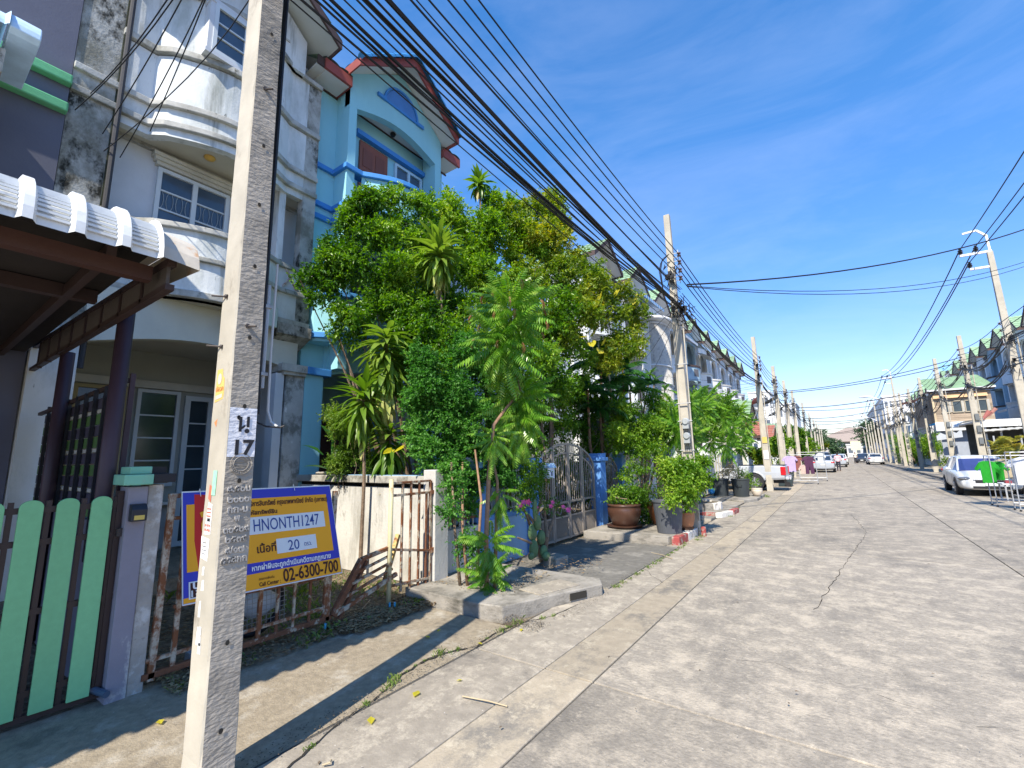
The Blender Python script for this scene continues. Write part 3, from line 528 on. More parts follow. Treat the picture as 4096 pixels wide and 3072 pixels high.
for i, (x, y, h, tall) in enumerate(rp):
    lab = ('tall pole at the right edge with two white arms holding black insulators' if i == 0 else 'tall pole with a white lamp arm behind the wooden upper storey' if tall and i == 6 else 'distant tall power pole of the right row with arms' if tall else
           'pole rising from behind the roof of the white parked sedan' if i == 1 else 'pole wrapped in cables left of the yellow palm, before the wooden house' if i == 2 else 'thick pole with a tangle standing in front of the blue tiled awning' if i == 3 else 'next pole left of the one before the blue tiled awning' if i == 4 else 'slender pole in the receding right row beyond the blue tiled awning')
    t = pole_base(x, y, h, lab, w0=(.30, .24) if tall else (.28, .22), w1=(.17, .15), lean=(-.12, 0)); RP.append(t)
    lv_rack(t, x-.24, y-.05, tuple((7.3 if not tall or i else 6.6)-.28*k-(.0 if tall else .4) for k in range(4)), -1) if i < 9 else None
    junk(t, x-.05, y-.12, 6.0, .2, 20, 60+i); junk(t, x-.05, y-.12, 5.0, .22, 20, 80+i) if i < 10 else None
    if i < 6: part('conduit', MB().tube([(x-.17, y-.1, 6.0), (x-.17, y-.1, .3)], .022, 6).tube([(x+.13, y-.1, 6.0), (x+.15, y-.1, .3)], .022, 6), pole_m, t)
    if i < 7 and not tall:
        mb = MB()
        for z in (3.2, 2.6, 2.0): mb.box(x-.09, x+.07, y-.2, y-.12, z, z+.32)
        part('electricity_meter', mb, M('meter_dark', (.14, .15, .15), rough=.4), t)
    if tall:
        for z, xe, ins in ((h+.02, 4.95, (5.0, 5.46)), (h-.62, 5.18, (5.2,))):
            mb = MB(); mb.bar((x-.06, y, z), (xe, y, z+.03), .085, .085); part('crossarm', mb, white_p if 0 else M('white_arm', (.72, .73, .74), rough=.5, bump=0), t)
            for xi in ins:
                m2 = MB(); m2.lathe([(.03, 0), (.03, .05), (.085, .06), (.05, .1), (.095, .12), (.05, .17), (.085, .19), (.04, .24), (.05, .28), (.02, .3)], 12, (xi, y, z+.06)); part('insulator', m2, M('black_porcelain', (.03, .03, .035), rough=.3, bump=0), t)
        mb = MB().bar((x-.08, y, h-.8), (x-.13, y, h+.72), .07).bar((x-.13, y, h+.70), (x-.38, y, h+1.0), .07).bar((x-.38, y, h+1.0), (x-.8, y, h+.97), .07)
        part('bracket', mb, M('white_arm', (.72, .73, .74), rough=.5, bump=0), t)
# street lamps reaching over the road from the right row
lampm = M('lamp_white', (.75, .76, .78), rough=.4, bump=0)
for k, (y, z, xe) in enumerate(((69.0, 8.3, 3.2), (98.3, 8.0, 3.0), (131.8, 8.0, 2.6))):
    t = thing('street_lamp', ['nearest white street lamp on a long arm from the right row', 'second street lamp on a long arm, beyond the nearest one', 'farthest small street lamp over the road'][k], 'street lamp', (5.8, y, z-1), 0, 'street lamps over the road')
    part('arm', MB().tube([(5.85, y, z-1.1), (5.2, y, z-.7), (4.2, y, z-.2), (xe+.5, y, z)], .05, 6), lampm, t)
    part('lamp_head', MB().ell((xe+.1, y, z), (.6, .2, .11)), lampm, t, smooth=True)
# ------------------------------------------------------------ overhead wires
def sagline(a, b, sag, n=14):
    a = Vector(a); b = Vector(b); return [a.lerp(b, i/n)-Vector((0, 0, 4*sag*(i/n)*(1-i/n))) for i in range(n+1)]
def wire(a, b, sag, r, label, group, cat='cable', name='power_line', n=14):
    a = Vector(a); b = Vector(b)
    return one(name, MB().tube(sagline(a, b, sag, n), r, 5), cable_m, label, cat, group, loc=tuple(a))
def bundle(a, b, sag, r, k, label, group, spread=.05, seed=0):
    rnd = random.Random(seed); mb = MB()
    for j in range(k):
        o1 = Vector((rnd.uniform(-spread, spread), 0, rnd.uniform(-spread, spread))); o2 = Vector((rnd.uniform(-spread, spread), 0, rnd.uniform(-spread, spread)))
        mb.tube(sagline(Vector(a)+o1, Vector(b)+o2, sag*rnd.uniform(.8, 1.25)), r*rnd.uniform(.6, 1.15), 5)
    return one('cable_bundle', mb, cable_m, label, 'cable bundle', group, loc=tuple(a))
GW = 'power lines along the left pole row'; GB = 'communication cable bundles along the left pole row'
pts_l = [(-2.60, 1.2), (-2.58, 10.55)]+[(x+.12, y-.05) for x, y, h, l_ in lp[:8]]
nm = ['topmost', 'second from top', 'third from top', 'lowest']
for si in range(len(pts_l)-1):
    (xa, ya), (xb, yb) = pts_l[si], pts_l[si+1]
    if si > 6: continue
    za = [(6.66, 6.42, 6.18, 5.92) if si == 0 else (6.42, 6.22, 6.02, 5.83) if si == 1 else (6.3, 6.1, 5.9, 5.7)][0]; zb = (6.42, 6.22, 6.02, 5.83) if si == 0 else (6.3, 6.1, 5.9, 5.7)
    for k in range(4):
        where = ['between the two nearest left poles', 'between the meter pole and the yellow marked pole'][si] if si < 2 else 'in the far left row'
        wire((xa, ya, za[k]), (xb, yb, zb[k]), .12 if si == 0 else .2, .0095 if si == 0 else .012, '%s bare power line %s' % (nm[k], where) if si < 2 else 'power lines strung along the far left pole row', GW)
bundle((-2.70, 1.2, 5.64), (-2.57, 10.5, 5.04), .10, .017, 4, 'thick black cable bundle from the near pole to the meter pole', GB, .035, 1)
bundle((-2.78, 1.2, 5.52), (-2.60, 10.5, 5.22), .12, .011, 4, 'slim cable bundle just below the thick one at the near pole', GB, .05, 2)
bundle((-2.78, 1.2, 5.18), (-2.76, 10.5, 5.36), .20, .010, 4, 'three loose cables on the house side of the thick bundle', GB, .05, 3)
bundle((-2.80, 1.2, 5.05), (-2.74, 10.5, 5.12), .10, .013, 2, 'two cables lowest but one over the garden trees', GB, .035, 4)
bundle((-2.66, 1.2, 5.78), (-2.60, 10.5, 5.50), .12, .007, 4, 'fine wires strung just above the thick bundle', GB, .07, 6)
bundle((-2.74, 1.2, 5.36), (-2.70, 10.5, 5.30), .16, .008, 3, 'fine wires strung just below the slim bundle', GB, .08, 7)
wire((-2.8, 1.2, 4.93), (-2.8, 10.5, 4.70), .05, .006, 'single thin wire crossing in front of both gables', GB)
for si in range(1, 7):
    (xa, ya), (xb, yb) = pts_l[si], pts_l[si+1]
    lab = 'cable bundles sagging from the meter pole to the yellow marked pole' if si == 1 else 'cable bundles sagging along the far left poles'
    bundle((xa, ya, 5.04), (xb-.1, yb, 5.06 if si == 1 else 5.2), .25, .022, 4, lab, GB, .05, 10+si)
    bundle((xa-.1, ya, 5.4), (xb-.1, yb, 5.6), .25, .011, 4, lab, GB, .10, 20+si)
    bundle((xa-.1, ya, 5.0), (xb-.1, yb, 4.9), .45, .012, 3, lab, GB, .12, 30+si)
# service drops to the mildewed and purple houses
GS = 'service wires from the near pole to the house walls'
ends = [(at(360, 375, x=-8.22), 7.5, .1), (at(300, 440, x=-8.22), 7.9, .25), (at(410, 535, x=-8.2), 7.4, .35), (at(480, 630, x=-8.15), 7.6, .45), (at(600, 525, x=-7.7), 7.0, .3), (at(415, 605, x=-8.2), 6.9, .5)]
tops = [(668, 0), (690, 0), (725, 0), (812, 0), (820, 0), (990, 10)]
for i, ((e, z, sg), tp) in enumerate(zip(ends, tops)):
    st = Vector((-2.95, 1.2, 6.9)); q = at(tp[0], tp[1], x=-5.2)
    m1 = q; P = []
    for j in range(13):
        t = j/12; P.append(st*(1-t)**2+(q*2-st*.5-e*.5)*2*t*(1-t)+e*t*t)
    one('service_wire', MB().tube(P, .007, 5), cable_m, '%s service wire from the near pole to the mildewed house, counted from the left' % ['first', 'second', 'third', 'fourth', 'fifth', 'sixth'][i], 'cable', GS, loc=tuple(e))
# hv lines right
GH = 'high voltage lines on the right'
hv = [(y, h) for x, y, h, tl in rp if tl]
for k in range(3):
    pos = [(Vector((5.0 if k == 0 else 5.46 if k == 1 else 5.2, y, h+(.32 if k < 2 else -.30)))) for y, h in hv]
    s0 = Vector((5.2+.3*k, -6, 10.6+.0*k)) if k else Vector((4.95, -6, 10.2)); s0 = pos[0]+Vector((.25*k-.1, -32, .5))
    pos = [s0]+pos
    for j in range(len(pos)-1):
        wire(pos[j], pos[j+1], .9 if j else .5, .018 if j == 0 else .024, '%s of three high voltage lines, %s' % (['leftmost', 'middle', 'lowest'][k], 'from the right edge tall pole towards the viewer' if j == 0 else 'far run beyond the right edge tall pole'), GH, n=18)
# lv along the right
GR = 'low voltage lines along the right pole row'
rl = [(rp[0][0]-.26, -5, 0)]+[(x-.26, y-.05, tl) for x, y, h, tl in rp[:9] if not (tl and y > 30)]
for (xa, ya, ta), (xb, yb, tb) in zip(rl[:-1], rl[1:]):
    for k in range(4):
        z1 = 6.6-.28*k if ya < 26 else 6.9-.28*k; z2 = 6.6-.28*k if yb < 26 else 6.9-.28*k
        wire((xa, ya, z1), (xb, yb, z2), .18, .013, 'thin low voltage lines strung along the right pole row', GR, n=8)
    bundle((xa+.1, ya, 5.9), (xb+.1, yb, 5.9), .45, .02, 4, 'sagging cable bundles along the right pole row', 'cable bundles along the right pole row', .12, int(ya))
    bundle((xa+.1, ya, 5.0), (xb+.1, yb, 5.0), .55, .022, 4, 'sagging cable bundles along the right pole row', 'cable bundles along the right pole row', .15, int(ya)+3)
# wires crossing the street
GC = 'cables crossing above the street'
cr_ = [((-2.45, 10.55, 5.63), (5.9, 21.65, 9.02), .35, .02, 'upper cable crossing the street from the meter pole'), ((-2.45, 10.55, 5.60), (6.6, 23.9, 8.6), .55, .010, 'lower thin cable pair crossing the street from the meter pole'), ((-2.45, 10.55, 5.58), (6.6, 24.2, 8.5), .58, .010, 'lower thin cable pair crossing the street from the meter pole'),
       ((-2.63, 31.4, 5.4), (5.75, 32.3, 6.5), .3, .02, 'cable crossing above the road from the pole beside the dish antennas'), ((-2.63, 31.4, 5.3), (5.75, 32.3, 6.25), .25, .02, 'second cable just under it, from the pole beside the dish antennas'),
       ((-2.63, 45, 5.5), (5.75, 47, 6.4), .3, .03, 'farther pairs of cables crossing above the road'), ((-2.63, 45, 5.3), (5.75, 47, 6.0), .4, .02, 'farther pairs of cables crossing above the road'), ((-2.6, 58.4, 5.4), (5.75, 61.7, 6.6), .4, .03, 'farther pairs of cables crossing above the road'), ((-2.6, 58.4, 5.2), (5.75, 61.7, 5.9), .5, .025, 'farther pairs of cables crossing above the road'),
       ((-2.6, 72, 5.4), (5.75, 76.4, 6.6), .4, .03, 'farther pairs of cables crossing above the road'), ((-2.6, 84, 5.3), (5.75, 84, 6.2), .4, .035, 'farther pairs of cables crossing above the road'), ((-2.6, 96, 5.0), (5.75, 91.5, 6.3), .5, .035, 'farther pairs of cables crossing above the road'), ((-2.6, 110, 5.5), (5.75, 106, 6.3), .5, .035, 'farther pairs of cables crossing above the road')]
for a, b, s_, r_, lb in cr_: wire(a, b, s_, r_, lb, GC)
# many thin drops from the poles to the left houses
for i, (px_, py_, z) in enumerate([(-2.75, 10.6, 5.3), (-2.8, 24.3, 5.2), (-2.8, 31.4, 5.0), (-2.8, 38.3, 5.0)]):
    for j in range(6 if i else 4):
        yy = py_+(-6+2.6*j if i else 3+3*j); wire((px_, py_, z-.12*j), (-7.7, yy, 5.6-.2*(j % 3)), .25, .006+.001*(i > 0), 'thin house drops fanning from the meter pole' if i == 0 else 'thin house drops fanning from the far left poles', 'thin service drops to the left houses', n=8)
# ------------------------------------------------------------ roof tiles
def tile_slope(mb, o, eu, ev, lu, lv, tw=.30, tl=.34, amp=.028):
    """wavy interlocking tiles; o: eave corner, eu: along eave, ev: up the slope"""
    o = Vector(o); eu = Vector(eu).normalized(); ev = Vector(ev).normalized(); n = eu.cross(ev); n = n if n.z > 0 else -n
    nu = max(1, int(round(lu/tw)))*4; nv = max(1, int(round(lv/tl)))
    for r in range(nv):
        v0, v1 = lv*r/nv, lv*(r+1)/nv; base = len(mb.v)
        for (vv, off) in ((v0, .035), (v1+.02, .005)):
            for i in range(nu+1):
                h = amp*abs(math.sin(math.pi*i/4))**.7+off
                mb.v.append(tuple(o+eu*(lu*i/nu)+ev*vv+n*h))
        k = nu+1
        for i in range(nu): mb.f.append((base+i, base+i+1, base+k+i+1, base+k+i))
        # front lip
        b2 = len(mb.v)
        for i in range(nu+1): mb.v.append(tuple(Vector(mb.v[base+i])-n*.035))
        for i in range(nu): mb.f.append((b2+i, b2+i+1, base+i+1, base+i))
    return mb
def ridge_tiles(parent, a, b, r, mat, step=.30, name='ridge_tile'):
    a = Vector(a); b = Vector(b); d = (b-a); L_ = d.length; n = max(1, int(L_/step)); d.normalize(); k = Vector((0, 0, 1)); s = d.cross(k).normalized(); u = s.cross(d)
    for i in range(n):
        p, q = a+d*(L_*i/n), a+d*(L_*(i+1)/n+.03); mb = MB(); vs = []
        for c, rr in ((p, r*1.18), (q, r)):
            vs += [c+s*(rr*math.cos(R(t)))+u*(rr*math.sin(R(t))) for t in (-10, 25, 60, 90, 120, 155, 190)]
        mb.add(vs, [(j, j+1, j+8, j+7) for j in range(6)]+[tuple(range(7))]); part(name, mb, mat, parent)
def gable_roof(t, x0, x1, yc, hw, ze, zr, mat, fas, sof, th=.05, fh=.20, ridge=True, tiles=True):
    """gable whose front edge is at x1 (street side); hw half width, ze eave height, zr ridge height"""
    sl = Vector((0, hw, zr-ze)); Ls = sl.length
    for sgn in (-1, 1):
        e0 = Vector((x0, yc+sgn*hw, ze)); ev = Vector((0, -sgn*hw, zr-ze))
        mb = MB(); tile_slope(mb, e0+Vector((0, 0, .10)), (1, 0, 0), ev, x1-x0, Ls); part('roof_tiles', mb, mat, t)
        # under-board
        n = Vector((0, sgn*(zr-ze), hw)).normalized()
        a, b = Vector((x0, yc+sgn*hw, ze)), Vector((x0, yc, zr)); A, B = Vector((x1-.04, yc+sgn*hw, ze)), Vector((x1-.04, yc, zr))
        part('soffit', MB().add([a, A, B, b, a+n*.04, A+n*.04, B+n*.04, b+n*.04], [(0, 1, 2, 3), (7, 6, 5, 4), (0, 4, 5, 1), (1, 5, 6, 2)]), sof, t)
        # bargeboard
        C, D = Vector((x1, yc+sgn*hw, ze)), Vector((x1, yc, zr)); dn = Vector((0, 0, -fh))
        part('bargeboard', MB().add([C+dn*.35, D+dn*.35, D-dn*.55, C-dn*.55, C+dn*.35+Vector((-.05, 0, 0)), D+dn*.35+Vector((-.05, 0, 0)), D-dn*.55+Vector((-.05, 0, 0)), C-dn*.55+Vector((-.05, 0, 0))], [(0, 1, 2, 3), (7, 6, 5, 4), (0, 4, 5, 1), (3, 2, 6, 7), (0, 3, 7, 4)]), fas, t)
        part('eave_board', MB().box(x0+.3, x1, min(e0.y, e0.y+sgn*.03), max(e0.y, e0.y+sgn*.03), ze-fh*.35, ze+fh*.55), fas, t)
def window(t, x, y0, y1, z0, z1, sx=1, fr=.06, mull=1, rows=3, gl=None, fm=None, depth=.06, grille=False):
    """window in a wall facing +x*sx at plane x"""
    fm = fm or frame_w; gl = gl or glass_b
    mb = MB(); d0, d1 = (x-.01*sx, x+depth*sx); a, b = min(d0, d1), max(d0, d1)
    mb.box(a, b, y0, y1, z1-fr, z1).box(a, b, y0, y1, z0, z0+fr).box(a, b, y0, y0+fr, z0+fr, z1-fr).box(a, b, y1-fr, y1, z0+fr, z1-fr)
    for i in range(1, mull+1): yc = y0+(y1-y0)*i/(mull+1); mb.box(a, b, yc-fr*.6, yc+fr*.6, z0+fr, z1-fr)
    w = part('window', mb, fm, t)
    for i in range(mull+1):
        ya = y0+(y1-y0)*i/(mull+1)+fr*.6; yb = y0+(y1-y0)*(i+1)/(mull+1)-fr*.6; xp = x+.015*sx
        part('pane', MB().box(min(x, xp), max(x, xp), ya, yb, z0+fr, z1-fr), gl, w)
        for r in range(1, rows): zc = z0+fr+(z1-z0-2*fr)*r/rows; part('glazing_bar', MB().box(min(x, x+.04*sx), max(x, x+.04*sx), ya, yb, zc-.013, zc+.013), fm, w)
    if grille:
        m3 = MB(); xg = x+.035*sx; n = 4*(mull+1)
        for i in range(n):
            yc = y0+(y1-y0)*(i+.5)/n; m3.tube([(xg, yc+.05*math.cos(R(a_)), (z0+z1)/2+.16*math.sin(R(a_))) for a_ in range(0, 361, 30)], .005, 4, cap=False)
        part('window_grille', m3, grille_m, w)
    return w
# ------------------------------------------------------------ purple house (left edge)
ph = thing('purple_house', 'purple-grey townhouse wall with two green bands at the left edge', 'house', (-8.26, -1, 0))
part('wall', MB().box(-8.5, -8.22, -3, .945, -.2, 10), purple_m, ph)
part('side_wall', MB().box(-12, -8.5, .86, .945, -.2, 10), purple_m, ph)
for z in (6.93, 6.50): part('wall_band', MB().box(-8.22, -8.09, -3, .95, z, z+.14), greenb_m, ph, bev=.02)
part('porch_wall', MB().box(-11, -8.4, -3, .9, 0, .02), purple_m, ph)
# white/blue awning high at the top left
ua = thing('upper_awning', 'pale blue-white sheet metal awning end at the top left corner', 'awning', (-6.9, .2, 6.4))
def corr_awning(t, x0, x1, y0, y1, z1, drop, mat, pitch=.30, ribs=True, name='corrugated_sheet', curve=.45, fine=.022):
    """awning sheet from house x0 to street edge x1, edge rolled down over the last part; corrugations run along x"""
    sgn = 1 if x1 > x0 else -1
    prof = []; L_ = abs(x1-x0)
    for i in range(9): s = i/8; prof.append((x0+sgn*(L_-curve)*s, z1+.10*(1-s)))
    for i in range(1, 9): a = R(90*i/8); prof.append((x1-sgn*curve+sgn*curve*math.sin(a), z1-drop*(1-math.cos(a))))
    mb = MB(); ny = int(abs(y1-y0)/pitch)*10
    for i in range(ny+1):
        y = y0+(y1-y0)*i/ny; ph_ = (i % 10)/10; h = .055 if ph_ < .22 or ph_ > .95 else 0.0
        for k, (x, z) in enumerate(prof):
            # outward normal approx
            a = 0 if k < 8 else R(90*(k-8)/8); mb.v.append((x+sgn*math.sin(a)*h, y, z+math.cos(a)*h))
    K = len(prof)
    for i in range(ny):
        for k in range(K-1): a = i*K+k; mb.f.append((a, a+1, a+K+1, a+K))
    part(name, mb, mat, t)
    if ribs:      # fine crimps across the rolled edge, between the tall ribs
        m2 = MB()
        for j in range(int(abs(y1-y0)/pitch)):
            ya = min(y0, y1)+pitch*(j+.24); yb = ya+pitch*.68
            for q in range(13):
                a = R(6+6.2*q); x = x1-sgn*curve+sgn*(curve+.012)*math.sin(a); z = z1-drop*(1-math.cos(a))+.012*math.cos(a)
                m2.bar((x, ya, z), (x, yb, z), .014, .014)
        part('crimp', m2, mat, t, kind='stuff')
    return prof
uam = M('blue_white_sheet', (.52, .68, .82), rough=.35, var=.12, vs=5, bump=.05, spec=.5)
corr_awning(ua, -7.9, -6.72, -2.0, .26, 6.60, .24, uam, curve=.25)
qc = [(-7.9, 6.66)]+[(-6.97+.27*math.sin(R(a)), 6.36+.27*math.cos(R(a))) for a in range(0, 91, 15)]+[(-6.78, 6.33), (-7.9, 6.40)]
part('end_cap', MB().prism(qc, 'y', .265, .50), uam, ua, bev=.01)
part('soffit', MB().box(-8.2, -6.95, -2, .28, 5.95, 6.22), band_w, ua)
part('support_wall', MB().box(-8.2, -7.25, -2, .18, 4.9, 5.95), band_w, ua)
part('support_wall', MB().box(-8.2, -7.35, -2, .10, 3.3, 4.9), purple_m, ua)
# carport awning of the purple house
ca = thing('carport', 'brown steel carport with ribbed white awning over the green gate', 'carport', (-4.6, .5, 0))
corr_awning(ca, -8.22, -3.38, -3.2, .90, 3.30, .31, awn_m, pitch=.205, curve=.34)
part('shade_ceiling_sheet', MB().box(-8.2, -3.75, -3.2, .93, 3.13, 3.16), M('shade_dark_ceiling', (.035, .03, .03), rough=.8), ca)  # added underside sheet; its near-black colour stands in for the deep shade
capm = M('rusty_cream_cap', (.55, .50, .42), rough=.6, var=.1, vs=6, bump=.15, dirt=((.50, .24, .08), .56, .66, 4, (1, 1, 1)))
mb = MB()
prof = [(-3.38-.34*0-.0, 0)]
pc = [(-4.6, 3.38), (-3.90, 3.34), (-3.72, 3.32), (-3.60, 3.28), (-3.50, 3.21), (-3.44, 3.12), (-3.41, 3.03)]
vs = [(x, y, z-(.03 if y > 1.1 else 0)) for y in (.88, 1.13) for x, z in pc]; k = len(pc)
mb.add(vs, [(i, i+1, i+k+1, i+k) for i in range(k-1)]); mb.add([(pc[i][0], 1.132, pc[i][1]-.03) for i in range(k)]+[(-4.6, 1.132, 3.10)], [tuple(range(k+1))])
part('end_cap', mb, capm, ca)
part('purlin', MB().box(-4.02, -3.94, -3.2, .90, 3.02, 3.12), brown_m, ca); part('purlin', MB().box(-4.9, -4.82, -3.2, .90, 3.02, 3.12), brown_m, ca)
part('front_beam', MB().box(-3.74, -3.66, -3.2, .94, 2.93, 3.03), M('redbrown_steel', (.075, .035, .027), rough=.5), ca, label='reddish front beam')
for y in (.72, .1, -.6): part('rafter', MB().bar((-3.66, y, 3.06), (-8.1, y, 3.08), .05, .09), brown_m, ca)
# slanting side fascia with panels
fp = lambda x, dz: (x, 1.0, 2.88-.04*(x+3.6)*-1+dz)
part('fascia_rail', MB().bar((-3.50, 1.0, 3.04), (-8.1, 1.0, 3.20), .05, .05), brown_m, ca); part('fascia_rail', MB().bar((-3.50, 1.0, 2.865), (-8.1, 1.0, 2.90), .05, .04), brown_m, ca)
for i in range(8):
    xa = -3.52-.52*i; part('fascia_panel', MB().box(xa-.46, xa-.02, .985, 1.005, 2.88, 3.05+.018*i), M('dark_panel', (.10, .085, .075), rough=.6), ca); part('fascia_stud', MB().box(xa-.51, xa-.47, .975, 1.02, 2.86, 3.06+.018*i), brown_m, ca)
part('column', MB().tube([(-4.76, 1.085, .02), (-4.76, 1.085, 3.08)], .058, 12), maroon_m, ca, smooth=True)
part('column', MB().tube([(-6.6, 1.06, .02), (-6.6, 1.06, 2.9)], .06, 12), maroon_m, ca, smooth=True)
# side screen fence between the purple and grey yards, green / purple / white slats
sf = thing('slatted_side_screen', 'steel screen of green, purple and white slats behind the green gate', 'screen', (-5.5, 1.05, 0))
scol = [green_m, M('purple_slat', (.06, .055, .085), rough=.6, bump=.1), M('pale_slat', (.45, .45, .42), rough=.7, bump=.2), M('dull_green_slat', (.08, .17, .05), rough=.6, bump=.1)]
zz = 1.25
order = [3, 1, 2, 1, 3, 1, 2, 3, 1, 3, 2, 1]
for i, cidx in enumerate(order):
    h_ = (.10 if cidx in (3, 1) else .035); part('slat', MB().box(-7.9, -4.92, 1.15, 1.165, zz, zz+h_-.004), scol[cidx], sf); zz += h_+.006
part('top_rail', MB().bar((-7.9, 1.10, 2.33), (-4.9, 1.18, 2.42), .035), brown_m, sf)
for x in [-4.95-.33*i for i in range(9)]: part('upright', MB().bar((x, 1.13, .9), (x, 1.13, 2.40), .03), M('black_steel', (.02, .02, .025), rough=.5), sf)
part('base_panel', MB().box(-7.9, -4.92, 1.12, 1.20, 0, 1.24), purple_m, sf)
part('gate_stop_post', MB().bar((-4.9, 1.21, 1.1), (-4.9, 1.21, 2.48), .035), maroon_m, sf)
# green picket gate
pg = thing('picket_gate', 'sliding brown steel gate faced with bright green rounded boards', 'gate', (-4.55, 0, 0))
pz = .07
for i in range(8):
    y1 = 1.095-.185*i; y0 = y1-.12; n = 8
    pts = [(y0, pz), (y1, pz), (y1, 1.42)]+[((y0+y1)/2+.06*math.cos(R(a)), 1.42+.05*math.sin(R(a))) for a in range(15, 180, 15)]+[(y0, 1.42)]
    part('picket', MB().prism(pts, 'x', -4.575, -4.553), green_m, pg, bev=.003)
for z in (1.40, 1.18, .72, .20): part('rail', MB().box(-4.62, -4.585, -1.2, 1.17, z-.02, z+.02), brown_m, pg)
for i in range(9): yc = 1.125-.185*i; part('upright', MB().box(-4.615, -4.588, yc-.014, yc+.014, .06, 1.46), brown_m, pg)
part('frame', MB().box(-4.63, -4.58, 1.13, 1.165, .05, 1.5).box(-4.63, -4.58, -1.2, 1.17, .03, .07), brown_m, pg)
part('latch', MB().box(-4.60, -4.54, 1.14, 1.20, 1.16, 1.22), iron_m, pg)
# pillar between purple and grey yards
gp = thing('gate_pillar', 'half purple half bare concrete pillar with mint green cap and black mail box', 'pillar', (-4.55, 1.26, 0))
part('shaft', MB().box(-4.72, -4.50, 1.17, 1.295, -.1, 1.53), M('pillar_purple', (.25, .235, .27), rough=.9, var=.1, vs=3, bump=.3, dirt=((.50, .49, .46), .56, .66, 4.5, (1, 1, .5))), gp, bev=.006)
part('bare_half', MB().box(-4.71, -4.51, 1.297, 1.40, -.1, 1.54), M('pillar_bare', (.36, .33, .29), rough=.95, var=.2, vs=5, bump=.9, bs=30, dirt=((.55, .53, .49), .52, .62, 6, (1, 1, .8)), dirt2=((.10, .09, .08), .62, .72, 5, (1, 1, 1))), gp, bev=.008)
part('cap', MB().box(-4.76, -4.44, 1.12, 1.305, 1.545, 1.625), mint_m, gp, bev=.006); part('cap', MB().box(-4.72, -4.48, 1.16, 1.30, 1.627, 1.685), mint_m, gp, bev=.006)
part('cap', MB().box(-4.77, -4.45, 1.307, 1.46, 1.555, 1.625), M('black_mould', (.035, .033, .035), rough=.9, bump=.4), gp, label='blackened bare half of the cap', bev=.006); part('cap', MB().box(-4.72, -4.5, 1.302, 1.40, 1.627, 1.68), M('black_mould', (.035, .033, .035)), gp)
mbx = one('mail_box', MB().prism([(-4.50, 1.27), (-4.43, 1.27), (-4.43, 1.36), (-4.46, 1.395), (-4.50, 1.40)], 'y', 1.185, 1.285), M('black_box', (.025, .027, .035), rough=.35, bump=0), 'small black box with yellow panel on the purple gate pillar', 'box', loc=(-4.46, 1.235, 1.27), bev=.005)
part('yellow_panel', MB().add([(-4.428+4.46, 1.203-1.235, .012), (-4.428+4.46, 1.268-1.235, .012), (-4.428+4.46, 1.268-1.235, .045), (-4.428+4.46, 1.203-1.235, .045)], [(0, 1, 2, 3)]), M('yellow_plastic', (.62, .45, .10), rough=.4, bump=0), mbx)
one('drain_pipe', MB().tube([(-4.62, 1.12, .09), (-4.46, 1.17, .075)], .024, 12), M('blue_grey_pipe', (.07, .10, .15), rough=.4, bump=0), 'stub of blue-grey drain pipe at the foot of the purple pillar', 'pipe', loc=(-4.5, 1.15, .08))
# ------------------------------------------------------------ mildewed white house
gh = thing('mildewed_house', 'mildewed white three storey townhouse with curved balconies behind the pole', 'house', (-8, 2.7, 0))
gpath = [(-8.25, .952), (-8.25, 1.42), (-8.25, 1.85), (-8.05, 2.02)]+[(-8.05+.36*math.sin(math.pi*i/20), 2.02+(3.92-2.02)*i/20) for i in range(1, 20)]+[(-8.05, 3.92), (-8.07, 4.545)]
seg = gpath[1:]
part('party_pier', MB().box(-8.6, -8.24, .952, 1.42, -.2, 9.9), mould_m, gh, label='blackened mouldy pier')
part('wall', MB().path(gpath[1:], .16, 8.36, 9.46, 1), white_w, gh, label='curved third floor wall')
def band(path, z, h, out, mat, t, name='moulding'):
    p2 = []
    P = [Vector(q) for q in path]; n = len(P)
    for i in range(n):
        d1 = (P[i]-P[i-1]).normalized() if i else (P[1]-P[0]).normalized(); d2 = (P[i+1]-P[i]).normalized() if i < n-1 else d1
        n1 = Vector((d1.y, -d1.x)); n2 = Vector((d2.y, -d2.x)); m = (n1+n2).normalized(); m /= max(.5, m.dot(n1)); p2.append(P[i]+m*out)
    return part(name, MB().path([tuple(q) for q in p2], .20+out, z, z+h, 1), mat, t, bev=.012)
part('balcony_wall', MB().path(seg, .14, 7.06, 8.22, 1), white_w, gh, label='third floor curved front')
part('balcony_wall', MB().path(seg, .14, 6.80, 6.99, 1), white_w, gh)
for z, h in ((9.40, .10), (8.24, .11), (7.28, .10), (6.93, .10)): band(gpath[:] if z < 7.5 else seg, z, h, .07, band_w, gh)
part('floor_slab', MB().prism([(-9.2, 1.42)]+[(x-.05, y) for x, y in seg]+[(-9.2, 4.545)], 'z', 6.84, 6.96), cream_m, gh, label='pale ceiling of second floor balcony')
part('floor_slab', MB().prism([(-9.2, 1.42)]+[(x-.05, y) for x, y in seg]+[(-9.2, 4.545)], 'z', 4.20, 4.34), cream_m, gh)
for (a, b, z0, z1) in ((1.42, 4.545, 7.0, 10.2),): part('back_wall', MB().box(-9.3, -8.62, a, 1.5, z0, z1).box(-9.4, -9.3, a, b, z0, z1), shade_w, gh)
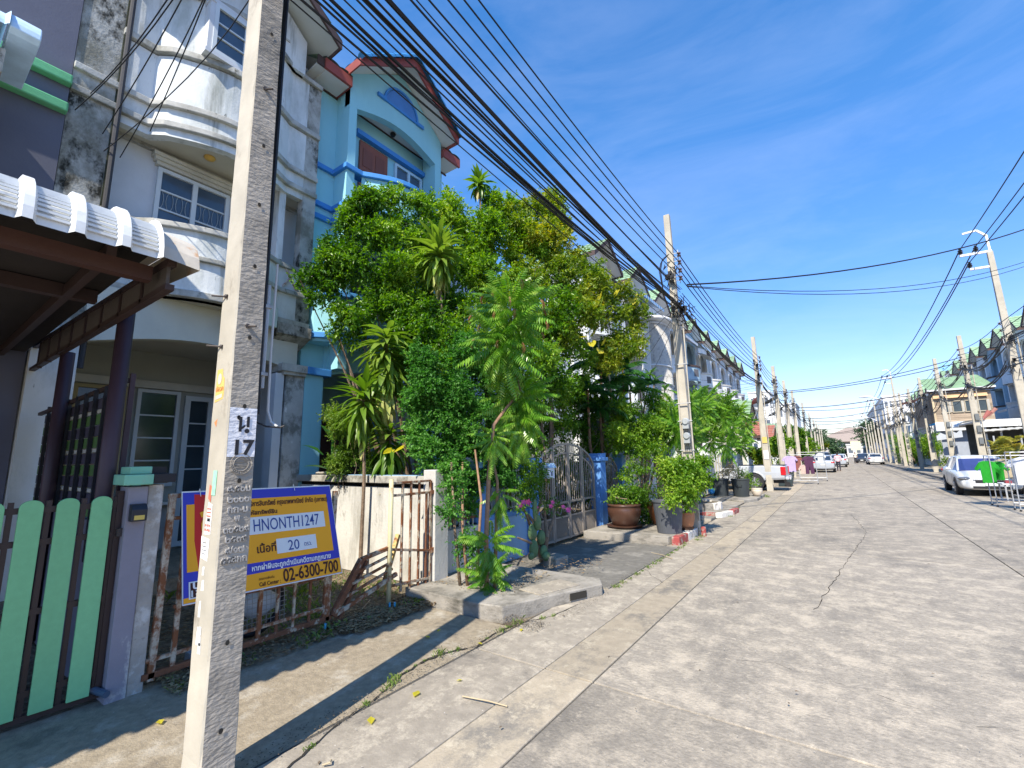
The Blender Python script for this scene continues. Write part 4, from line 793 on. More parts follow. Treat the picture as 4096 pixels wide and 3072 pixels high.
# third floor window with surround on the curved wall (flat panel set in the wall)
cwx = -7.60
w3 = part('window_surround', MB().box(-7.86, -7.665, 2.32, 2.39, 8.40, 9.36).box(-7.86, -7.665, 3.02, 3.09, 8.40, 9.36).box(-7.86, -7.65, 2.30, 3.11, 9.33, 9.40).box(-7.86, -7.65, 2.30, 3.11, 8.35, 8.42), shade_w, gh)
window(gh, -7.71, 2.39, 3.02, 8.42, 9.33, rows=3, mull=0, gl=glass_b)
# second floor recess: back wall, window with hood, door
part('back_wall', MB().box(-8.78, -8.64, 1.42, 4.545, 4.3, 6.9), shade_w, gh)
window(gh, -8.63, 2.12, 3.20, 5.46, 6.54, rows=3, mull=1, gl=glass_b, grille=True)
part('window_hood', MB().box(-8.64, -8.54, 2.08, 3.26, 6.56, 6.62).box(-8.64, -8.50, 2.05, 3.29, 6.62, 6.68).box(-8.64, -8.46, 2.02, 3.32, 6.68, 6.74), M('cream_moulding', (.52, .50, .43), rough=.8), gh)
part('ceiling_coving', MB().box(-8.64, -8.56, 1.42, 4.54, 6.78, 6.84), band_w, gh)
d_ = part('balcony_door', MB().box(-8.64, -8.58, 3.5, 4.2, 4.35, 6.3), frame_w, gh); part('door_pane', MB().box(-8.58, -8.572, 3.62, 4.08, 5.2, 6.15), glass_b, d_)
part('ceiling_lamp', MB().ell((-8.15, 2.68, 6.83), (.09, .09, .05)), M('amber_lamp', (.62, .38, .08), rough=.4, bump=0), gh, smooth=True)
part('balcony_wall', MB().path(seg, .13, 4.30, 5.28, 1), white_w, gh, label='second floor curved parapet')
for z, h in ((5.28, .09), (4.80, .08), (4.20, .11)): band(seg, z, h, .06, band_w, gh)
part('side_wall', MB().box(-9.2, -8.3, 1.42, 1.50, 4.3, 6.9), white_w, gh); part('side_pier', MB().box(-8.25, -8.055, 4.28, 4.545, 4.3, 9.5), mould_m, gh, label='streaked right pier'); part('inner_pier', MB().box(-8.4, -8.1, 3.86, 3.98, 5.45, 6.85), white_w, gh)
# open panel with crossed bars
mb = MB().bar((-8.04, 4.0, 4.92), (-8.04, 4.26, 5.34), .03).bar((-8.04, 4.26, 4.92), (-8.04, 4.0, 5.34), .03)
part('crossed_bars', mb, M('peeling_pink', (.55, .48, .42), rough=.8, dirt=((.3, .12, .08), .5, .6, 9, (1, 1, 1))), gh)
part('panel_opening', MB().box(-8.062, -8.055, 3.97, 4.28, 4.90, 5.36), M('pale_opening', (.6, .6, .6)), gh)
# entry level: beam with arched underside, columns, porch back wall
ar = [(1.42, 3.36)]+[(1.42+(4.4-1.42)*i/16, 3.36+.26*math.sin(math.pi*i/16)) for i in range(1, 16)]+[(4.4, 3.36), (4.4, 4.2), (1.42, 4.2)]
part('arched_beam', MB().prism(ar, 'x', -8.3, -8.12), M('cream_beam', (.50, .50, .43), rough=.85, var=.08, bump=.2, dirt=((.28, .28, .25), .58, .75, 1.5, (1, 1, .5))), gh)
part('porch_ceiling', MB().box(-10.3, -8.3, .96, 4.5, 3.75, 3.85), cream_m, gh)
part('downpipe', MB().tube([(-8.18, 1.47, 9.9), (-8.18, 1.47, 5.0), (-8.2, 1.45, 3.0)], .035, 8), M('black_pipe', (.045, .045, .05), rough=.7), gh)
part('moss_streak', MB().box(-8.242, -8.225, 1.424, 1.45, 4.6, 9.9), M('dark_moss', (.05, .055, .035), rough=1, var=.4, vs=8, bump=.5), gh)
cl = part('column', MB().box(-8.35, -8.08, 4.20, 4.545, 0, 3.28), M('column_peeling', (.44, .44, .42), rough=.95, var=.15, vs=3, bump=.5, dirt=((.20, .20, .18), .48, .60, 3.5, (1, 1, .7)), dirt2=((.66, .66, .64), .60, .66, 6, (1, 1, .7))), gh, label='peeling column')
part('column_cap', MB().box(-8.40, -8.02, 4.12, 4.545, 3.28, 3.34).box(-8.43, -7.98, 4.06, 4.546, 3.34, 3.48), band_w, gh)
part('column', MB().box(-8.35, -8.10, .96, 1.40, 0, 3.4), white_w, gh); part('column_cap', MB().box(-8.42, -8.0, .95, 1.46, 3.38, 3.48), band_w, gh)
part('inner_column', MB().box(-8.36, -8.1, 4.02, 4.17, 0, 3.3), shade_w, gh)
part('bracket_block', MB().prism([(-8.5, 3.75), (-7.92, 4.0), (-7.92, 4.2), (-8.5, 4.2)], 'y', 3.9, 4.54), mould_m, gh)
ab = one('electrical_box', MB().box(-7.98, -7.84, 3.62, 3.86, 4.05, 4.42), M('pale_green_box', (.42, .50, .44), rough=.5, bump=0), 'pale green plastic box fixed under the balcony by the peeling column', 'box', loc=(-7.9, 3.75, 4.2), bev=.02)
pb = part('porch_back_wall', MB().box(-10.4, -10.2, .95, 4.55, 0, 3.8), M('porch_wall', (.36, .36, .31), rough=.85, var=.06), gh)
part('porch_side_wall', MB().box(-10.3, -8.4, 4.46, 4.55, 0, 3.8), shade_w, gh); part('porch_side_wall', MB().box(-10.3, -8.4, .95, 1.03, 0, 3.8), shade_w, gh)
part('door_head', MB().box(-10.2, -10.12, 1.2, 4.4, 3.08, 3.22), M('cream_moulding', (.5, .48, .4)), gh)
window(gh, -10.19, 2.60, 3.26, 1.30, 3.06, mull=0, rows=4, gl=glass_d, fm=frame_w)
window(gh, -10.19, 1.75, 2.45, 1.30, 3.06, mull=0, rows=4, gl=glass_d, fm=M('ochre_frame', (.42, .33, .16)))
dd = window(gh, -10.18, 3.34, 4.24, .20, 3.0, mull=1, rows=6, gl=glass_d, fm=frame_w, fr=.09)
for i in range(6):
    for j in range(2): part('wall_tile', MB().box(-10.195, -10.16, 3.30-.33*(i+1)+.004, 3.30-.33*i-.004, .2+.36*j, .2+.36*(j+1)-.008), M('grey_tile', (.33, .35, .36), rough=.4, bump=0), gh)
part('window_shelf', MB().box(-10.2, -9.95, 2.2, 3.3, .98, 1.03), white_p, gh)
part('inner_green_pillar', MB().box(-9.6, -9.45, 2.5, 2.72, 0, 1.5), mint_m, gh)
# gable and eave of the mildewed house
gy = 2.95
part('gable_wall', MB().prism([(gy-1.2, 9.40), (gy+1.15, 9.40), (gy+1.15, 10.15), (gy, 11.15), (gy-1.2, 10.15)], 'x', -8.3, -7.92), white_w, gh)
gable_roof(gh, -11.5, -7.30, gy, 1.52, 10.02, 11.20, groof, dfas, M('grey_soffit', (.50, .53, .50), rough=.85, var=.06, bump=.1, dirt=((.3, .32, .3), .6, .75, 2, (1, 1, 1))))
part('gable_vent', MB().box(-7.92, -7.90, 3.3, 3.75, 9.86, 9.9), band_w, gh)
for (ya, yb) in ((.952, 1.6), (4.25, 4.545)):
    part('side_roof', MB().add([(-7.75, ya, 9.92), (-7.75, yb, 9.92), (-11.5, yb, 12), (-11.5, ya, 12)], [(0, 1, 2, 3)]), groof, gh); part('eave_board', MB().box(-7.78, -7.74, ya, yb, 9.72, 9.92), dfas, gh); part('soffit', MB().box(-8.25, -7.78, ya, yb, 9.72, 9.74), soffit_m, gh)
part('upper_wall', MB().box(-9.3, -8.25, .952, 4.545, 9.46, 9.9), white_w, gh)
# satellite dish and rods under the beam
sdm = M('dish_dark', (.05, .05, .05), rough=.6)
dsh = thing('small_dish', 'small dark fan-like bracket hanging from the porch beam', 'bracket', (-8.0, 3.05, 4.0)); part('disc', MB().lathe([(.0, .0), (.09, .01), (.10, .025)], 12, (-7.97, 3.12, 3.98)), sdm, dsh); part('rod', MB().bar((-7.97, 3.10, 4.06), (-8.0, 3.02, 3.80), .02), sdm, dsh)
# ------------------------------------------------------------ light blue house
bh = thing('blue_house', 'light blue townhouse with blue trim, red-brown eaves and blue roof tiles', 'house', (-8, 6.4, 0))
y0, y1 = 4.548, 8.33
part('wall', MB().box(-8.5, -8.26, y0, 5.05, -.2, 9.72), blue_w, bh, label='left side wall strip'); part('wall', MB().box(-8.5, -8.26, 7.83, y1, -.2, 9.72), blue_w, bh, label='right side wall strip')
op = [(5.24, 7.0)]  # bay front pieces
part('bay_pier', MB().box(-8.26, -7.80, 5.05, 5.24, 3.5, 10.1), blue_w, bh); part('bay_pier', MB().box(-8.26, -7.80, 7.62, 7.83, 3.5, 10.1), blue_w, bh)
ga = [(5.05, 9.36), (5.24, 9.36)]+[(5.24+2.38*i/16, 9.36+.28*math.sin(math.pi*i/16)) for i in range(1, 16)]+[(7.62, 9.36), (7.83, 9.36), (7.83, 10.1), (6.45, 11.14), (5.05, 10.1)]
part('gable_wall', MB().prism(ga, 'x', -7.98, -7.797), blue_w, bh)
part('balcony_ceiling', MB().box(-8.3, -7.98, 5.24, 7.62, 9.74, 9.85), soffit_m, bh); part('ceiling_edge', MB().box(-8.30, -8.28, 5.24, 7.62, 9.70, 9.738), dfas, bh)
part('back_wall', MB().box(-8.5, -8.302, 5.05, 7.83, 4.2, 9.9), blue_w, bh)
dd = part('door', MB().box(-8.30, -8.25, 5.66, 6.45, 7.0, 9.08), door_m, bh)
for i in range(2):
    for j in range(3): part('door_panel', MB().box(-8.25, -8.238, 5.74+.35*i, 5.74+.35*i+.27, 7.3+.58*j, 7.3+.58*j+.46), M('door_panel_wood', (.20, .062, .035), rough=.5, var=.1, bump=.1), dd, bev=.008)
window(bh, -8.30, 6.68, 7.58, 8.0, 9.07, mull=1, rows=1, gl=glass_b, fm=M('bluish_frame', (.42, .58, .68), rough=.6), grille=True)
part('lintel_moulding', MB().box(-8.30, -8.16, 5.52, 7.61, 9.14, 9.26), blue_t, bh, bev=.01)
lm = part('ceiling_lamp', MB().lathe([(.05, 0), (.075, -.04), (.05, -.09)], 8, (-8.14, 6.5, 9.73)), black_m, bh)
bpath = [(-8.26, 4.55), (-8.26, 5.05), (-7.80, 5.05), (-7.80, 5.42)]+[(-7.80+.50*math.sin(math.pi*i/14), 5.42+(7.50-5.42)*i/14) for i in range(1, 14)]+[(-7.80, 7.50), (-7.80, 7.83), (-8.26, 7.83), (-8.26, 8.33)]
bseg = bpath[3:-3]
for z in (7.80, 6.94, 6.66): band(bpath, z, .11, .07, blue_t, bh)
# balcony front: solid left part, railing opening towards the right
part('balcony_wall', MB().path(bseg[:9], .10, 7.05, 7.80, 1), blue_w, bh); part('balcony_wall', MB().path(bseg[8:], .10, 7.05, 7.22, 1), blue_w, bh)
for i in range(9, len(bseg), 2): x, y = bseg[i]; part('baluster', MB().box(x-.07, x-.0, y-.05, y+.05, 7.22, 7.80), soffit_m, bh)
part('balcony_grille', MB().path([(x-.05, y) for x, y in bseg[8:]], .01, 7.3, 7.7, 1), grille_m, bh)
part('balcony_wall', MB().path(bseg, .10, 6.77, 6.94, 1), blue_w, bh); part('balcony_floor', MB().prism([(-8.3, 5.24)]+[(x-.04, y) for x, y in bseg]+[(-8.3, 7.62)], 'z', 6.70, 6.92), blue_w, bh)
part('bay_lower', MB().box(-8.25, -7.803, 5.053, 5.24, 3.6, 6.66), blue_w, bh); part('bay_lower', MB().box(-8.25, -7.803, 7.62, 7.827, 3.6, 6.66), blue_w, bh)
l2 = [(-8.26, 4.55), (-8.0, 4.62), (-7.72, 4.95)]+[(-7.72+.34*math.sin(math.pi*i/12), 4.95+(7.9-4.95)*i/12) for i in range(1, 12)]+[(-7.75, 7.9), (-8.26, 8.3)]
for z in (4.92, 4.06): band(l2, z, .11, .06, blue_t, bh)
part('balcony_wall', MB().path(l2, .12, 4.17, 4.92, 1), blue_w, bh); part('balcony_floor', MB().prism(l2, 'z', 4.0, 4.10), blue_w, bh)
window(bh, -8.30, 5.5, 6.6, 5.0, 6.4, mull=1, rows=2, gl=glass_b); 
bm_ = [(5.02, 3.40)]+[(5.02+3.0*i/14, 3.40+.22*math.sin(math.pi*i/14)) for i in range(1, 14)]+[(8.02, 3.40), (8.02, 4.0), (5.02, 4.0)]
part('arched_beam', MB().prism(bm_, 'x', -8.3, -8.12), blue_w, bh)
part('column', MB().box(-8.36, -8.07, 4.552, 4.92, 0, 3.34), blue_w, bh); part('column_cap', MB().box(-8.45, -7.97, 4.552, 5.04, 3.34, 3.48), blue_t, bh, bev=.01)
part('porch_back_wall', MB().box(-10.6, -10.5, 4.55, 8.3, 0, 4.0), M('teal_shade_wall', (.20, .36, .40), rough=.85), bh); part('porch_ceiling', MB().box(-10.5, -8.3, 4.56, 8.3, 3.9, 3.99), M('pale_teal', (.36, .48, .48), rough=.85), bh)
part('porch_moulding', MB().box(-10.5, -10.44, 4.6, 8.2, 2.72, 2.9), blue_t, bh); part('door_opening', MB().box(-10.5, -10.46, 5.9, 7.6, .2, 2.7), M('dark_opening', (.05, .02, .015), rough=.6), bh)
vt = [(5.86, 10.08)]+[(6.45+.50*math.cos(R(a)), 10.10+.50*math.sin(R(a))) for a in range(180, -1, -12)]+[(7.04, 10.08)]
part('gable_vent', MB().prism([(6.45+.46*math.cos(R(a)), 10.12+.46*math.sin(R(a))) for a in range(0, 181, 12)], 'x', -7.80, -7.77), M('vent_blue', (.07, .21, .50), rough=.7), bh)
mb = MB(); rr = [(6.45+.50*math.cos(R(a)), 10.12+.50*math.sin(R(a))) for a in range(0, 181, 10)]
for a, b in zip(rr[:-1], rr[1:]): mb.bar((-7.775, a[0], a[1]), (-7.775, b[0], b[1]), .06, .05)
mb.box(-7.80, -7.74, 5.74, 5.97, 10.06, 10.14).box(-7.80, -7.74, 6.93, 7.16, 10.06, 10.14).box(-7.80, -7.755, 5.97, 6.93, 10.07, 10.12)
part('vent_surround', mb, blue_t, bh)
gable_roof(bh, -11.5, -7.28, 6.45, 1.50, 10.02, 11.16, blue_roof, red_f, soffit_m, fh=.24)
ridge_tiles(bh, (-7.20, 6.45, 11.28), (-10.5, 6.45, 11.28), .10, blue_roof)
for sg in (-1, 1): ridge_tiles(bh, (-7.26, 6.45+sg*1.52, 10.08), (-7.26, 6.45+sg*.08, 11.24), .085, blue_roof, step=.26, name='verge_tile')
for (ya, yb) in ((4.40, 5.03), (7.85, 8.48)):
    mb = MB(); tile_slope(mb, (-7.72, ya, 9.93), (0, 1, 0), (-1, 0, .62), yb-ya, 3.6); part('roof_tiles', mb, M('dark_mossy_tile', (.05, .06, .05), rough=.9, var=.4, vs=6), bh)
    part('eave_board', MB().box(-7.76, -7.70, ya, yb, 9.70, 9.93), red_f, bh); part('eave_board', MB().box(-8.26, -7.76, yb-.03, yb, 9.70, 9.90) if ya < 5 else MB().box(-8.26, -7.76, ya, ya+.03, 9.70, 9.90), red_f, bh); part('soffit', MB().box(-8.26, -7.76, ya+.04, yb-.04, 9.70, 9.72), soffit_m, bh)
    part('soffit_edge', MB().box(-8.26, -8.23, ya, yb, 9.66, 9.70), dfas, bh)
# ------------------------------------------------------------ terrace rows further along (local: +x to the street, y along)
UW = 3.78
def unit(name, label, cat_mats, loc, rz, cage=False, awn=None, group=None, white_caps=True):
    wm, rm, fm_ = cat_mats; t = local(name, label, 'house', loc, rz, group); hh = UW/2
    part('wall', MB().box(-.3, 0, -hh, -1.38, 0, 9.72), wm, t); part('wall', MB().box(-.3, 0, 1.38, hh, 0, 9.72), wm, t)
    part('back_wall', MB().box(-1.2, -1.0, -hh, hh, 0, 9.8), wm, t)
    pr = [(-1.38, 6.9), (-1.0, 6.9), (-1.0, 8.9)]+[(-1.0*math.cos(math.pi*i/12), 8.9+.62*math.sin(math.pi*i/12)) for i in range(1, 12)]+[(1.0, 8.9), (1.0, 6.9), (1.38, 6.9), (1.38, 10.1), (0, 11.14), (-1.38, 10.1)]
    part('gable_wall', MB().prism(pr, 'x', .28, .46), wm, t)
    for a_, b_ in ((-1.38, -1.15), (1.15, 1.38)): part('bay_side', MB().box(-.3, .28, a_, b_, 3.4, 10.0), wm, t); part('bay_pier', MB().box(.28, .46, a_, b_, 3.4, 6.9), wm, t)
    part('balcony_ceiling', MB().box(-1.0, .28, -1.22, 1.22, 9.6, 9.7), soffit_m, t)
    pth = [(.46, -1.2)]+[(.46+.5*math.sin(math.pi*i/10), -1.2+2.4*i/10) for i in range(1, 10)]+[(.46, 1.2)]
    pth = pth
    for z0, z1 in ((6.75, 7.72), (4.0, 5.2)):
        part('balcony_wall', MB().path(pth, .1, z0, z1, 1), wm, t); part('balcony_rail_cap', MB().path([(x+.06, y) for x, y in pth], .2, z1, z1+.12, 1), soffit_m if white_caps else fm_, t)
        part('balcony_slot', MB().path([(x+.004, y) for x, y in pth[2:5]], .02, z0+.3, z1-.15, 1), M('slot_dark', (.12, .12, .13), rough=.8), t)
        part('balcony_floor', MB().box(-1.0, .5, -1.2, 1.2, z0-.05, z0+.1), wm, t)
    for z0 in (7.0, 4.3):
        part('door', MB().box(-1.0, -.95, -1.0, -.25, z0, z0+2.0), M('far_door', (.16, .10, .08), rough=.5, bump=0), t)
        w = part('window', MB().box(-1.0, -.94, .0, 1.05, z0+.8, z0+2.0), frame_w, t); part('pane', MB().box(-.94, -.93, .06, .49, z0+.86, z0+1.94), glass_b, w); part('pane', MB().box(-.94, -.93, .56, .99, z0+.86, z0+1.94), glass_b, w)
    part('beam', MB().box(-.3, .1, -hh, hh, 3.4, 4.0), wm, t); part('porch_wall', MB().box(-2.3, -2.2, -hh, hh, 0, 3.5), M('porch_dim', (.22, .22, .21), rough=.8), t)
    part('column', MB().box(-.2, .12, -hh, -hh+.3, 0, 3.4), wm, t); part('column', MB().box(-.2, .12, hh-.3, hh, 0, 3.4), wm, t)
    part('porch_door', MB().box(-2.2, -2.15, -.6, 1.1, .1, 2.4), glass_d, t)
    gable_roof(t, -3.4, .98, 0, 1.50, 10.02, 11.16, rm, fm_, soffit_m, fh=.22, ridge=False)
    for ya, yb in ((-hh, -1.4), (1.4, hh)):
        mb = MB(); tile_slope(mb, (.5, ya, 9.93), (0, 1, 0), (-1, 0, .62), yb-ya, 3.6); part('roof_tiles', mb, rm, t); part('eave_board', MB().box(.46, .52, ya, yb, 9.68, 9.93), fm_, t); part('soffit', MB().box(0, .46, ya, yb, 9.68, 9.7), soffit_m, t)
    part('ridge', MB().prism([(-3.5, 11.3), (-3.3, 11.42), (-3.1, 11.3)], 'y', -hh, hh) if 0 else MB().tube([(-3.1, -hh, 12.0), (-3.1, hh, 12.0)], .1, 6), rm, t)
    return t
GL = 'terrace houses of the left row'; GRt = 'terrace houses of the right row'
pw = unit('terrace_house', '', (far_w, groof, dfas), (-8.26, 6.44+UW*3, 0), 0, group=GL)
pbz = unit('terrace_house', '', (far_b, groof, dfas), (-8.26, 6.44+UW*7, 0), 0, group=GL, white_caps=False)
for k in range(3, 13):
    lab = {1: 'white gabled townhouse right after the blue house, behind the garden trees', 2: 'white townhouse hidden behind the yellowing shrub', 3: 'white townhouse behind the palm and shrub tops', 4: 'green roofed townhouse with the blue striped awning peeking over the shrub', 5: 'green roofed townhouse next to the one with blue striped awning', 6: 'white townhouse with the tall white round cage balcony',
           7: 'pale blue townhouse right of the white cage, half behind the meter pole', 8: 'townhouse with the white and blue corrugated awnings right of the meter pole'}.get(k, '%s gabled white townhouse right of the one with the corrugated awnings' % (['first', 'second', 'third', 'last']+['']*9)[k-9])
    if k == 3: pw['label'] = lab
    elif k == 7: pbz['label'] = lab
    else: dup(pw, (-8.26, 6.44+UW*k, 0), 0, lab, GL)
lowb = thing('low_house', 'low white rendered house wall glimpsed through gaps in the garden trees', 'house', (-9, 12, 0)); part('wall', MB().box(-12, -8.4, 8.5, 15.8, 0, 7.0), far_w, lowb); part('parapet', MB().box(-12, -8.3, 8.4, 15.85, 7.0, 7.15), soffit_m, lowb)
# end wall of the left row
one('row_end_wall', MB().box(-12, -8.3, 6.44+UW*12.5, 6.44+UW*12.5+.2, 0, 10), far_w, 'plain end wall closing the far end of the left terrace', 'wall', loc=(-10, 54, 0))
# right row
pr_ = unit('terrace_house', 'grey-white gabled townhouse at the right edge of the photo, behind the pole with insulators', (far_w, groof, dfas), (12.06, 43.2, 0), math.pi, group=GRt)
pr2 = unit('terrace_house', 'blue gabled townhouse with arched balcony, second from the right edge', (far_b, groof, dfas), (12.06, 54.9, 0), math.pi, group=GRt, white_caps=False)
yy = [47.1, 51.0, 54.9]+[58.75+3.88*i for i in range(14)]
ordn = ['third', 'fourth', 'fifth', 'sixth', 'seventh', 'eighth', 'ninth', 'tenth', 'eleventh', 'twelfth', 'thirteenth', 'fourteenth', 'fifteenth', 'sixteenth', 'seventeenth']
for i, y in enumerate(yy):
    if i == 2: continue
    dup(pr_ , (12.06, y, 0), math.pi, ['grey-white townhouse whose gable is crossed by the tall pole with insulators', 'grey-white gabled townhouse just right of the blue one'][i] if i < 2 else '%s green-roofed gable of the right row counted from the right edge' % ordn[i-2], GRt)
# ------------------------------------------------------------ grey yard: boundary wall, rusty gate, sale sign
bw = thing('boundary_wall', 'stained concrete wall with coping between the rusty gate and the blue garden', 'wall', (-6, 4.55, 0))
part('panel', MB().box(-8.05, -4.72, 4.57, 4.63, 0, 1.30), bwall_m, bw); part('coping', MB().box(-8.10, -4.70, 4.50, 4.68, 1.36, 1.47), M('coping_stained', (.40, .38, .33), rough=.95, var=.15, bump=.5, dirt=((.10, .09, .07), .48, .62, 3, (1, 1, 1))), bw, bev=.01)
part('blue_paint_line', MB().box(-7.3, -4.9, 4.56, 4.69, 1.471, 1.478), lblue_m, bw); part('groove', MB().box(-8.05, -4.71, 4.60, 4.64, 1.29, 1.37), crack_m, bw)
for i in range(6): part('loose_stone', MB().ell((-7.5+.12*i, 4.58, 1.50), (.07, .05, .025), 7, 4), kerb_m, bw)
gpr = one('gate_pillar', MB().box(-4.70, -4.47, 4.44, 4.70, -.1, 1.56), M('pillar_pale', (.50, .485, .45), rough=.9, var=.1, vs=2, bump=.4, dirt=((.24, .22, .19), .54, .7, 2.5, (1, 1, .5))), 'pale concrete gate pillar at the right end of the rusty gate', 'pillar', 'gate pillars', loc=(-4.58, 4.57, 0), bev=.01)
rg = thing('rusty_gate', 'rust-eaten cream steel gate in a closed low frame under the sale board', 'gate', (-4.55, 2.1, 0))
def rb(p, q, w, m=None, n='bar', t=rg): return part(n, MB().bar(p, q, w), m or rust_m, t, bev=.003)
X = -4.52
rb((X, 1.44, .05), (X, 1.47, 1.46), .045, n='post'); rb((X, 1.44, 1.44), (X, 2.9, 1.42), .035, n='rail'); rb((X, 1.47, 1.26), (X, 2.9, 1.22), .028, n='rail'); rb((X, 1.55, .56), (X, 2.92, .50), .028, rust_d, n='rail')
rb((X, 1.40, .20), (X, 2.95, .20), .03, n='rail'); rb((X, 1.38, .09), (X, 2.98, .09), .045, rust_d, n='rail')
for i in range(9): y = 1.58+.165*i; rb((X, y, .09), (X, y+.01, 1.24 if i < 8 else .60), .024 if i % 4 else .034, rust_d if i % 2 else rust_m)
rb((X, 2.93, .06), (X, 2.97, 1.38), .045, rust_m, 'post')
bg_ = thing('bent_gate_leaf', 'bent rusty gate leaf collapsed on its side among dry leaves', 'gate', (-4.5, 3.4, 0))
c = [(X+.02, 2.99, .10), (X, 3.34, .60), (X-.02, 3.76, .66)]
part('frame_bar', MB().bar(c[0], c[1], .06), rust_d, bg_, bev=.004); part('frame_bar', MB().bar(c[1], c[2], .045), rust_m, bg_, bev=.004); part('frame_bar', MB().bar((X+.02, 3.0, .10), (X, 3.85, .34), .045), rust_m, bg_, bev=.004)
for i in range(1, 4): s = i/4; part('bar', MB().bar((X, 3.02+.33*s, .12+.46*s), (X-.02, 3.80, .32+.34*s), .026), rust_m, bg_)
part('brace', MB().bar((X-.1, 3.72, .15), (X-.22, 4.05, .75), .05), M('yellow_rust', (.48, .36, .14), rough=.8, dirt=((.2, .08, .03), .5, .6, 8, (1, 1, 1))), bg_)
part('brace', MB().bar((X+.02, 3.05, .02), (X-.05, 3.45, .56), .035), rust_d, bg_)
wg = thing('standing_gate_leaf', 'upright cream and rust gate leaf hinged on the pale concrete pillar', 'gate', (-4.52, 4.05, 0))
part('post', MB().tube([(X, 3.74, .04), (X, 3.74, 1.47)], .028, 10), M('yellowed_post', (.55, .50, .30), rough=.6, dirt=((.28, .14, .07), .56, .64, 5, (1, 1, 1))), wg, smooth=True)
for (ya, za, yb, zb) in ((3.74, 1.42, 4.40, 1.42), (3.74, 1.27, 4.40, 1.27), (3.74, .64, 4.40, .52), (3.74, .22, 4.40, .18)): part('rail', MB().bar((X, ya, za), (X, yb, zb), .03), rust_m, wg, bev=.003)
for y, zt in ((3.92, 1.42), (4.06, 1.42), (4.20, 1.42), (4.33, 1.28), (4.40, 1.42)): part('bar', MB().bar((X, y, .12), (X, y, zt), .026 if y < 4.39 else .035), rust_d if y in (4.20, 4.33) else rust_m, wg, bev=.003)
part('hinge', MB().bar((X, 4.40, .52), (X+.01, 4.46, .53), .06), rust_m, wg); part('hinge', MB().bar((X, 4.40, 1.27), (X+.01, 4.46, 1.27), .05), rust_d, wg)
# sale board, tied to the gate, tilted
sgn = thing('sale_board', 'orange and blue property sale board with handwritten lot number tied to the rusty gate', 'sign', (-4.42, 2.2, 1.0))
A, B, C_, D = Vector((-4.43, 1.50, 1.475)), Vector((-4.38, 2.81, 1.455)), Vector((-4.36, 2.99, .545)), Vector((-4.41, 1.575, .575))
def sp(u, v, off=0.):     # u 0..1 left to right, v 0..1 bottom to top
    p = D.lerp(C_, u).lerp(A.lerp(B, u), v); return p+Vector((off, 0, 0))
def spoly(name, uv, mat, off): return part(name, MB().add([sp(u, v, off) for u, v in uv], [tuple(range(len(uv)))]), mat, sgn)
s_blue = M('sign_blue', (.018, .035, .42), rough=.4, var=.03, bump=0, spec=.4); s_or = M('sign_orange', (.78, .36, .015), rough=.4, var=.03, bump=0); s_red = M('sign_red', (.50, .012, .015), rough=.4, var=.1, bump=0)
s_wh = M('sign_white', (.62, .68, .72), rough=.5, var=.02, bump=0); s_dk = M('sign_dark_text', (.045, .008, .01), rough=.5, bump=0, var=0); s_ink = M('blue_ink', (.02, .06, .25), rough=.5, bump=0, var=0); s_tw = M('sign_pale_text', (.75, .77, .8), rough=.5, bump=0, var=0)
part('board', MB().add([A, B, C_, D, A+Vector((-.012, 0, 0)), B+Vector((-.012, 0, 0)), C_+Vector((-.012, 0, 0)), D+Vector((-.012, 0, 0))], [(3, 2, 1, 0), (4, 5, 6, 7), (0, 1, 5, 4), (1, 2, 6, 5), (2, 3, 7, 6), (3, 0, 4, 7)]), s_wh, sgn)
spoly('blue_field', [(.004, .012), (.996, .012), (.996, .988), (.004, .988)], s_blue, .002)
spoly('orange_strip', [(.022, .28), (.082, .28), (.062, .55), (.066, .88), (.022, .88)], s_or, .004)
spoly('red_field', [(.082, .22), (.35, .22), (.35, .93), (.066, .97), (.062, .55)], s_red, .0035)
spoly('orange_field', [(.33, .27), (.955, .27), (.955, .90), (.33, .90)], s_or, .0045)
spoly('orange_footer', [(.33, .015), (.994, .015), (.994, .178), (.33, .165)], s_or, .004)
spoly('orange_footer', [(.004, .015), (.33, .015), (.33, .07), (.004, .06)], s_or, .004)
spoly('logo_frame', [(.03, .045), (.30, .05), (.30, .20), (.03, .195)], s_wh, .0055); spoly('logo_field', [(.038, .055), (.29, .06), (.29, .19), (.038, .185)], s_dk, .0065); spoly('logo_panel', [(.042, .06), (.288, .062), (.288, .12), (.042, .118)], s_wh, .0072)
spoly('white_label', [(.36, .545), (.915, .545), (.915, .715), (.36, .715)], s_wh, .006); spoly('white_label', [(.545, .325), (.83, .325), (.83, .475), (.545, .475)], s_wh, .006)
def stext(body, u, v, size, width, mat, bold=0.0015, off=.008):
    o = sp(u, v, off); du = (sp(u+.05, v)-sp(u, v)); dv = (sp(u, v+.05)-sp(u, v)); return text_on(body, size, o, du, dv, mat, sgn, ext=.0003, bold=bold, width=width)
Wd = 1.36
stext('บริษัทบริหารสินทรัพย์ กรุงเทพพาณิชย์ จำกัด (มหาชน)',   .30, .825, .062, Wd*.64, s_dk)
stext('รหัสทรัพย์สิน', .375, .74, .05, Wd*.19, s_dk); stext('เนื้อที่', .412, .36, .10, Wd*.125, s_dk, bold=.002)
stext('HNONTH1247', .40, .575, .155, Wd*.46, s_ink, bold=.0003); stext('20', .62, .345, .135, Wd*.08, s_ink, bold=.0002); stext('ตรว.', .735, .365, .06, Wd*.055, s_ink, bold=0)
stext('หากฝ่าฝืนจะถูกดำเนินคดีตามกฎหมาย', .375, .195, .065, Wd*.56, s_tw); stext('02-6300-700', .57, .035, .165, Wd*.415, s_dk, bold=.003)
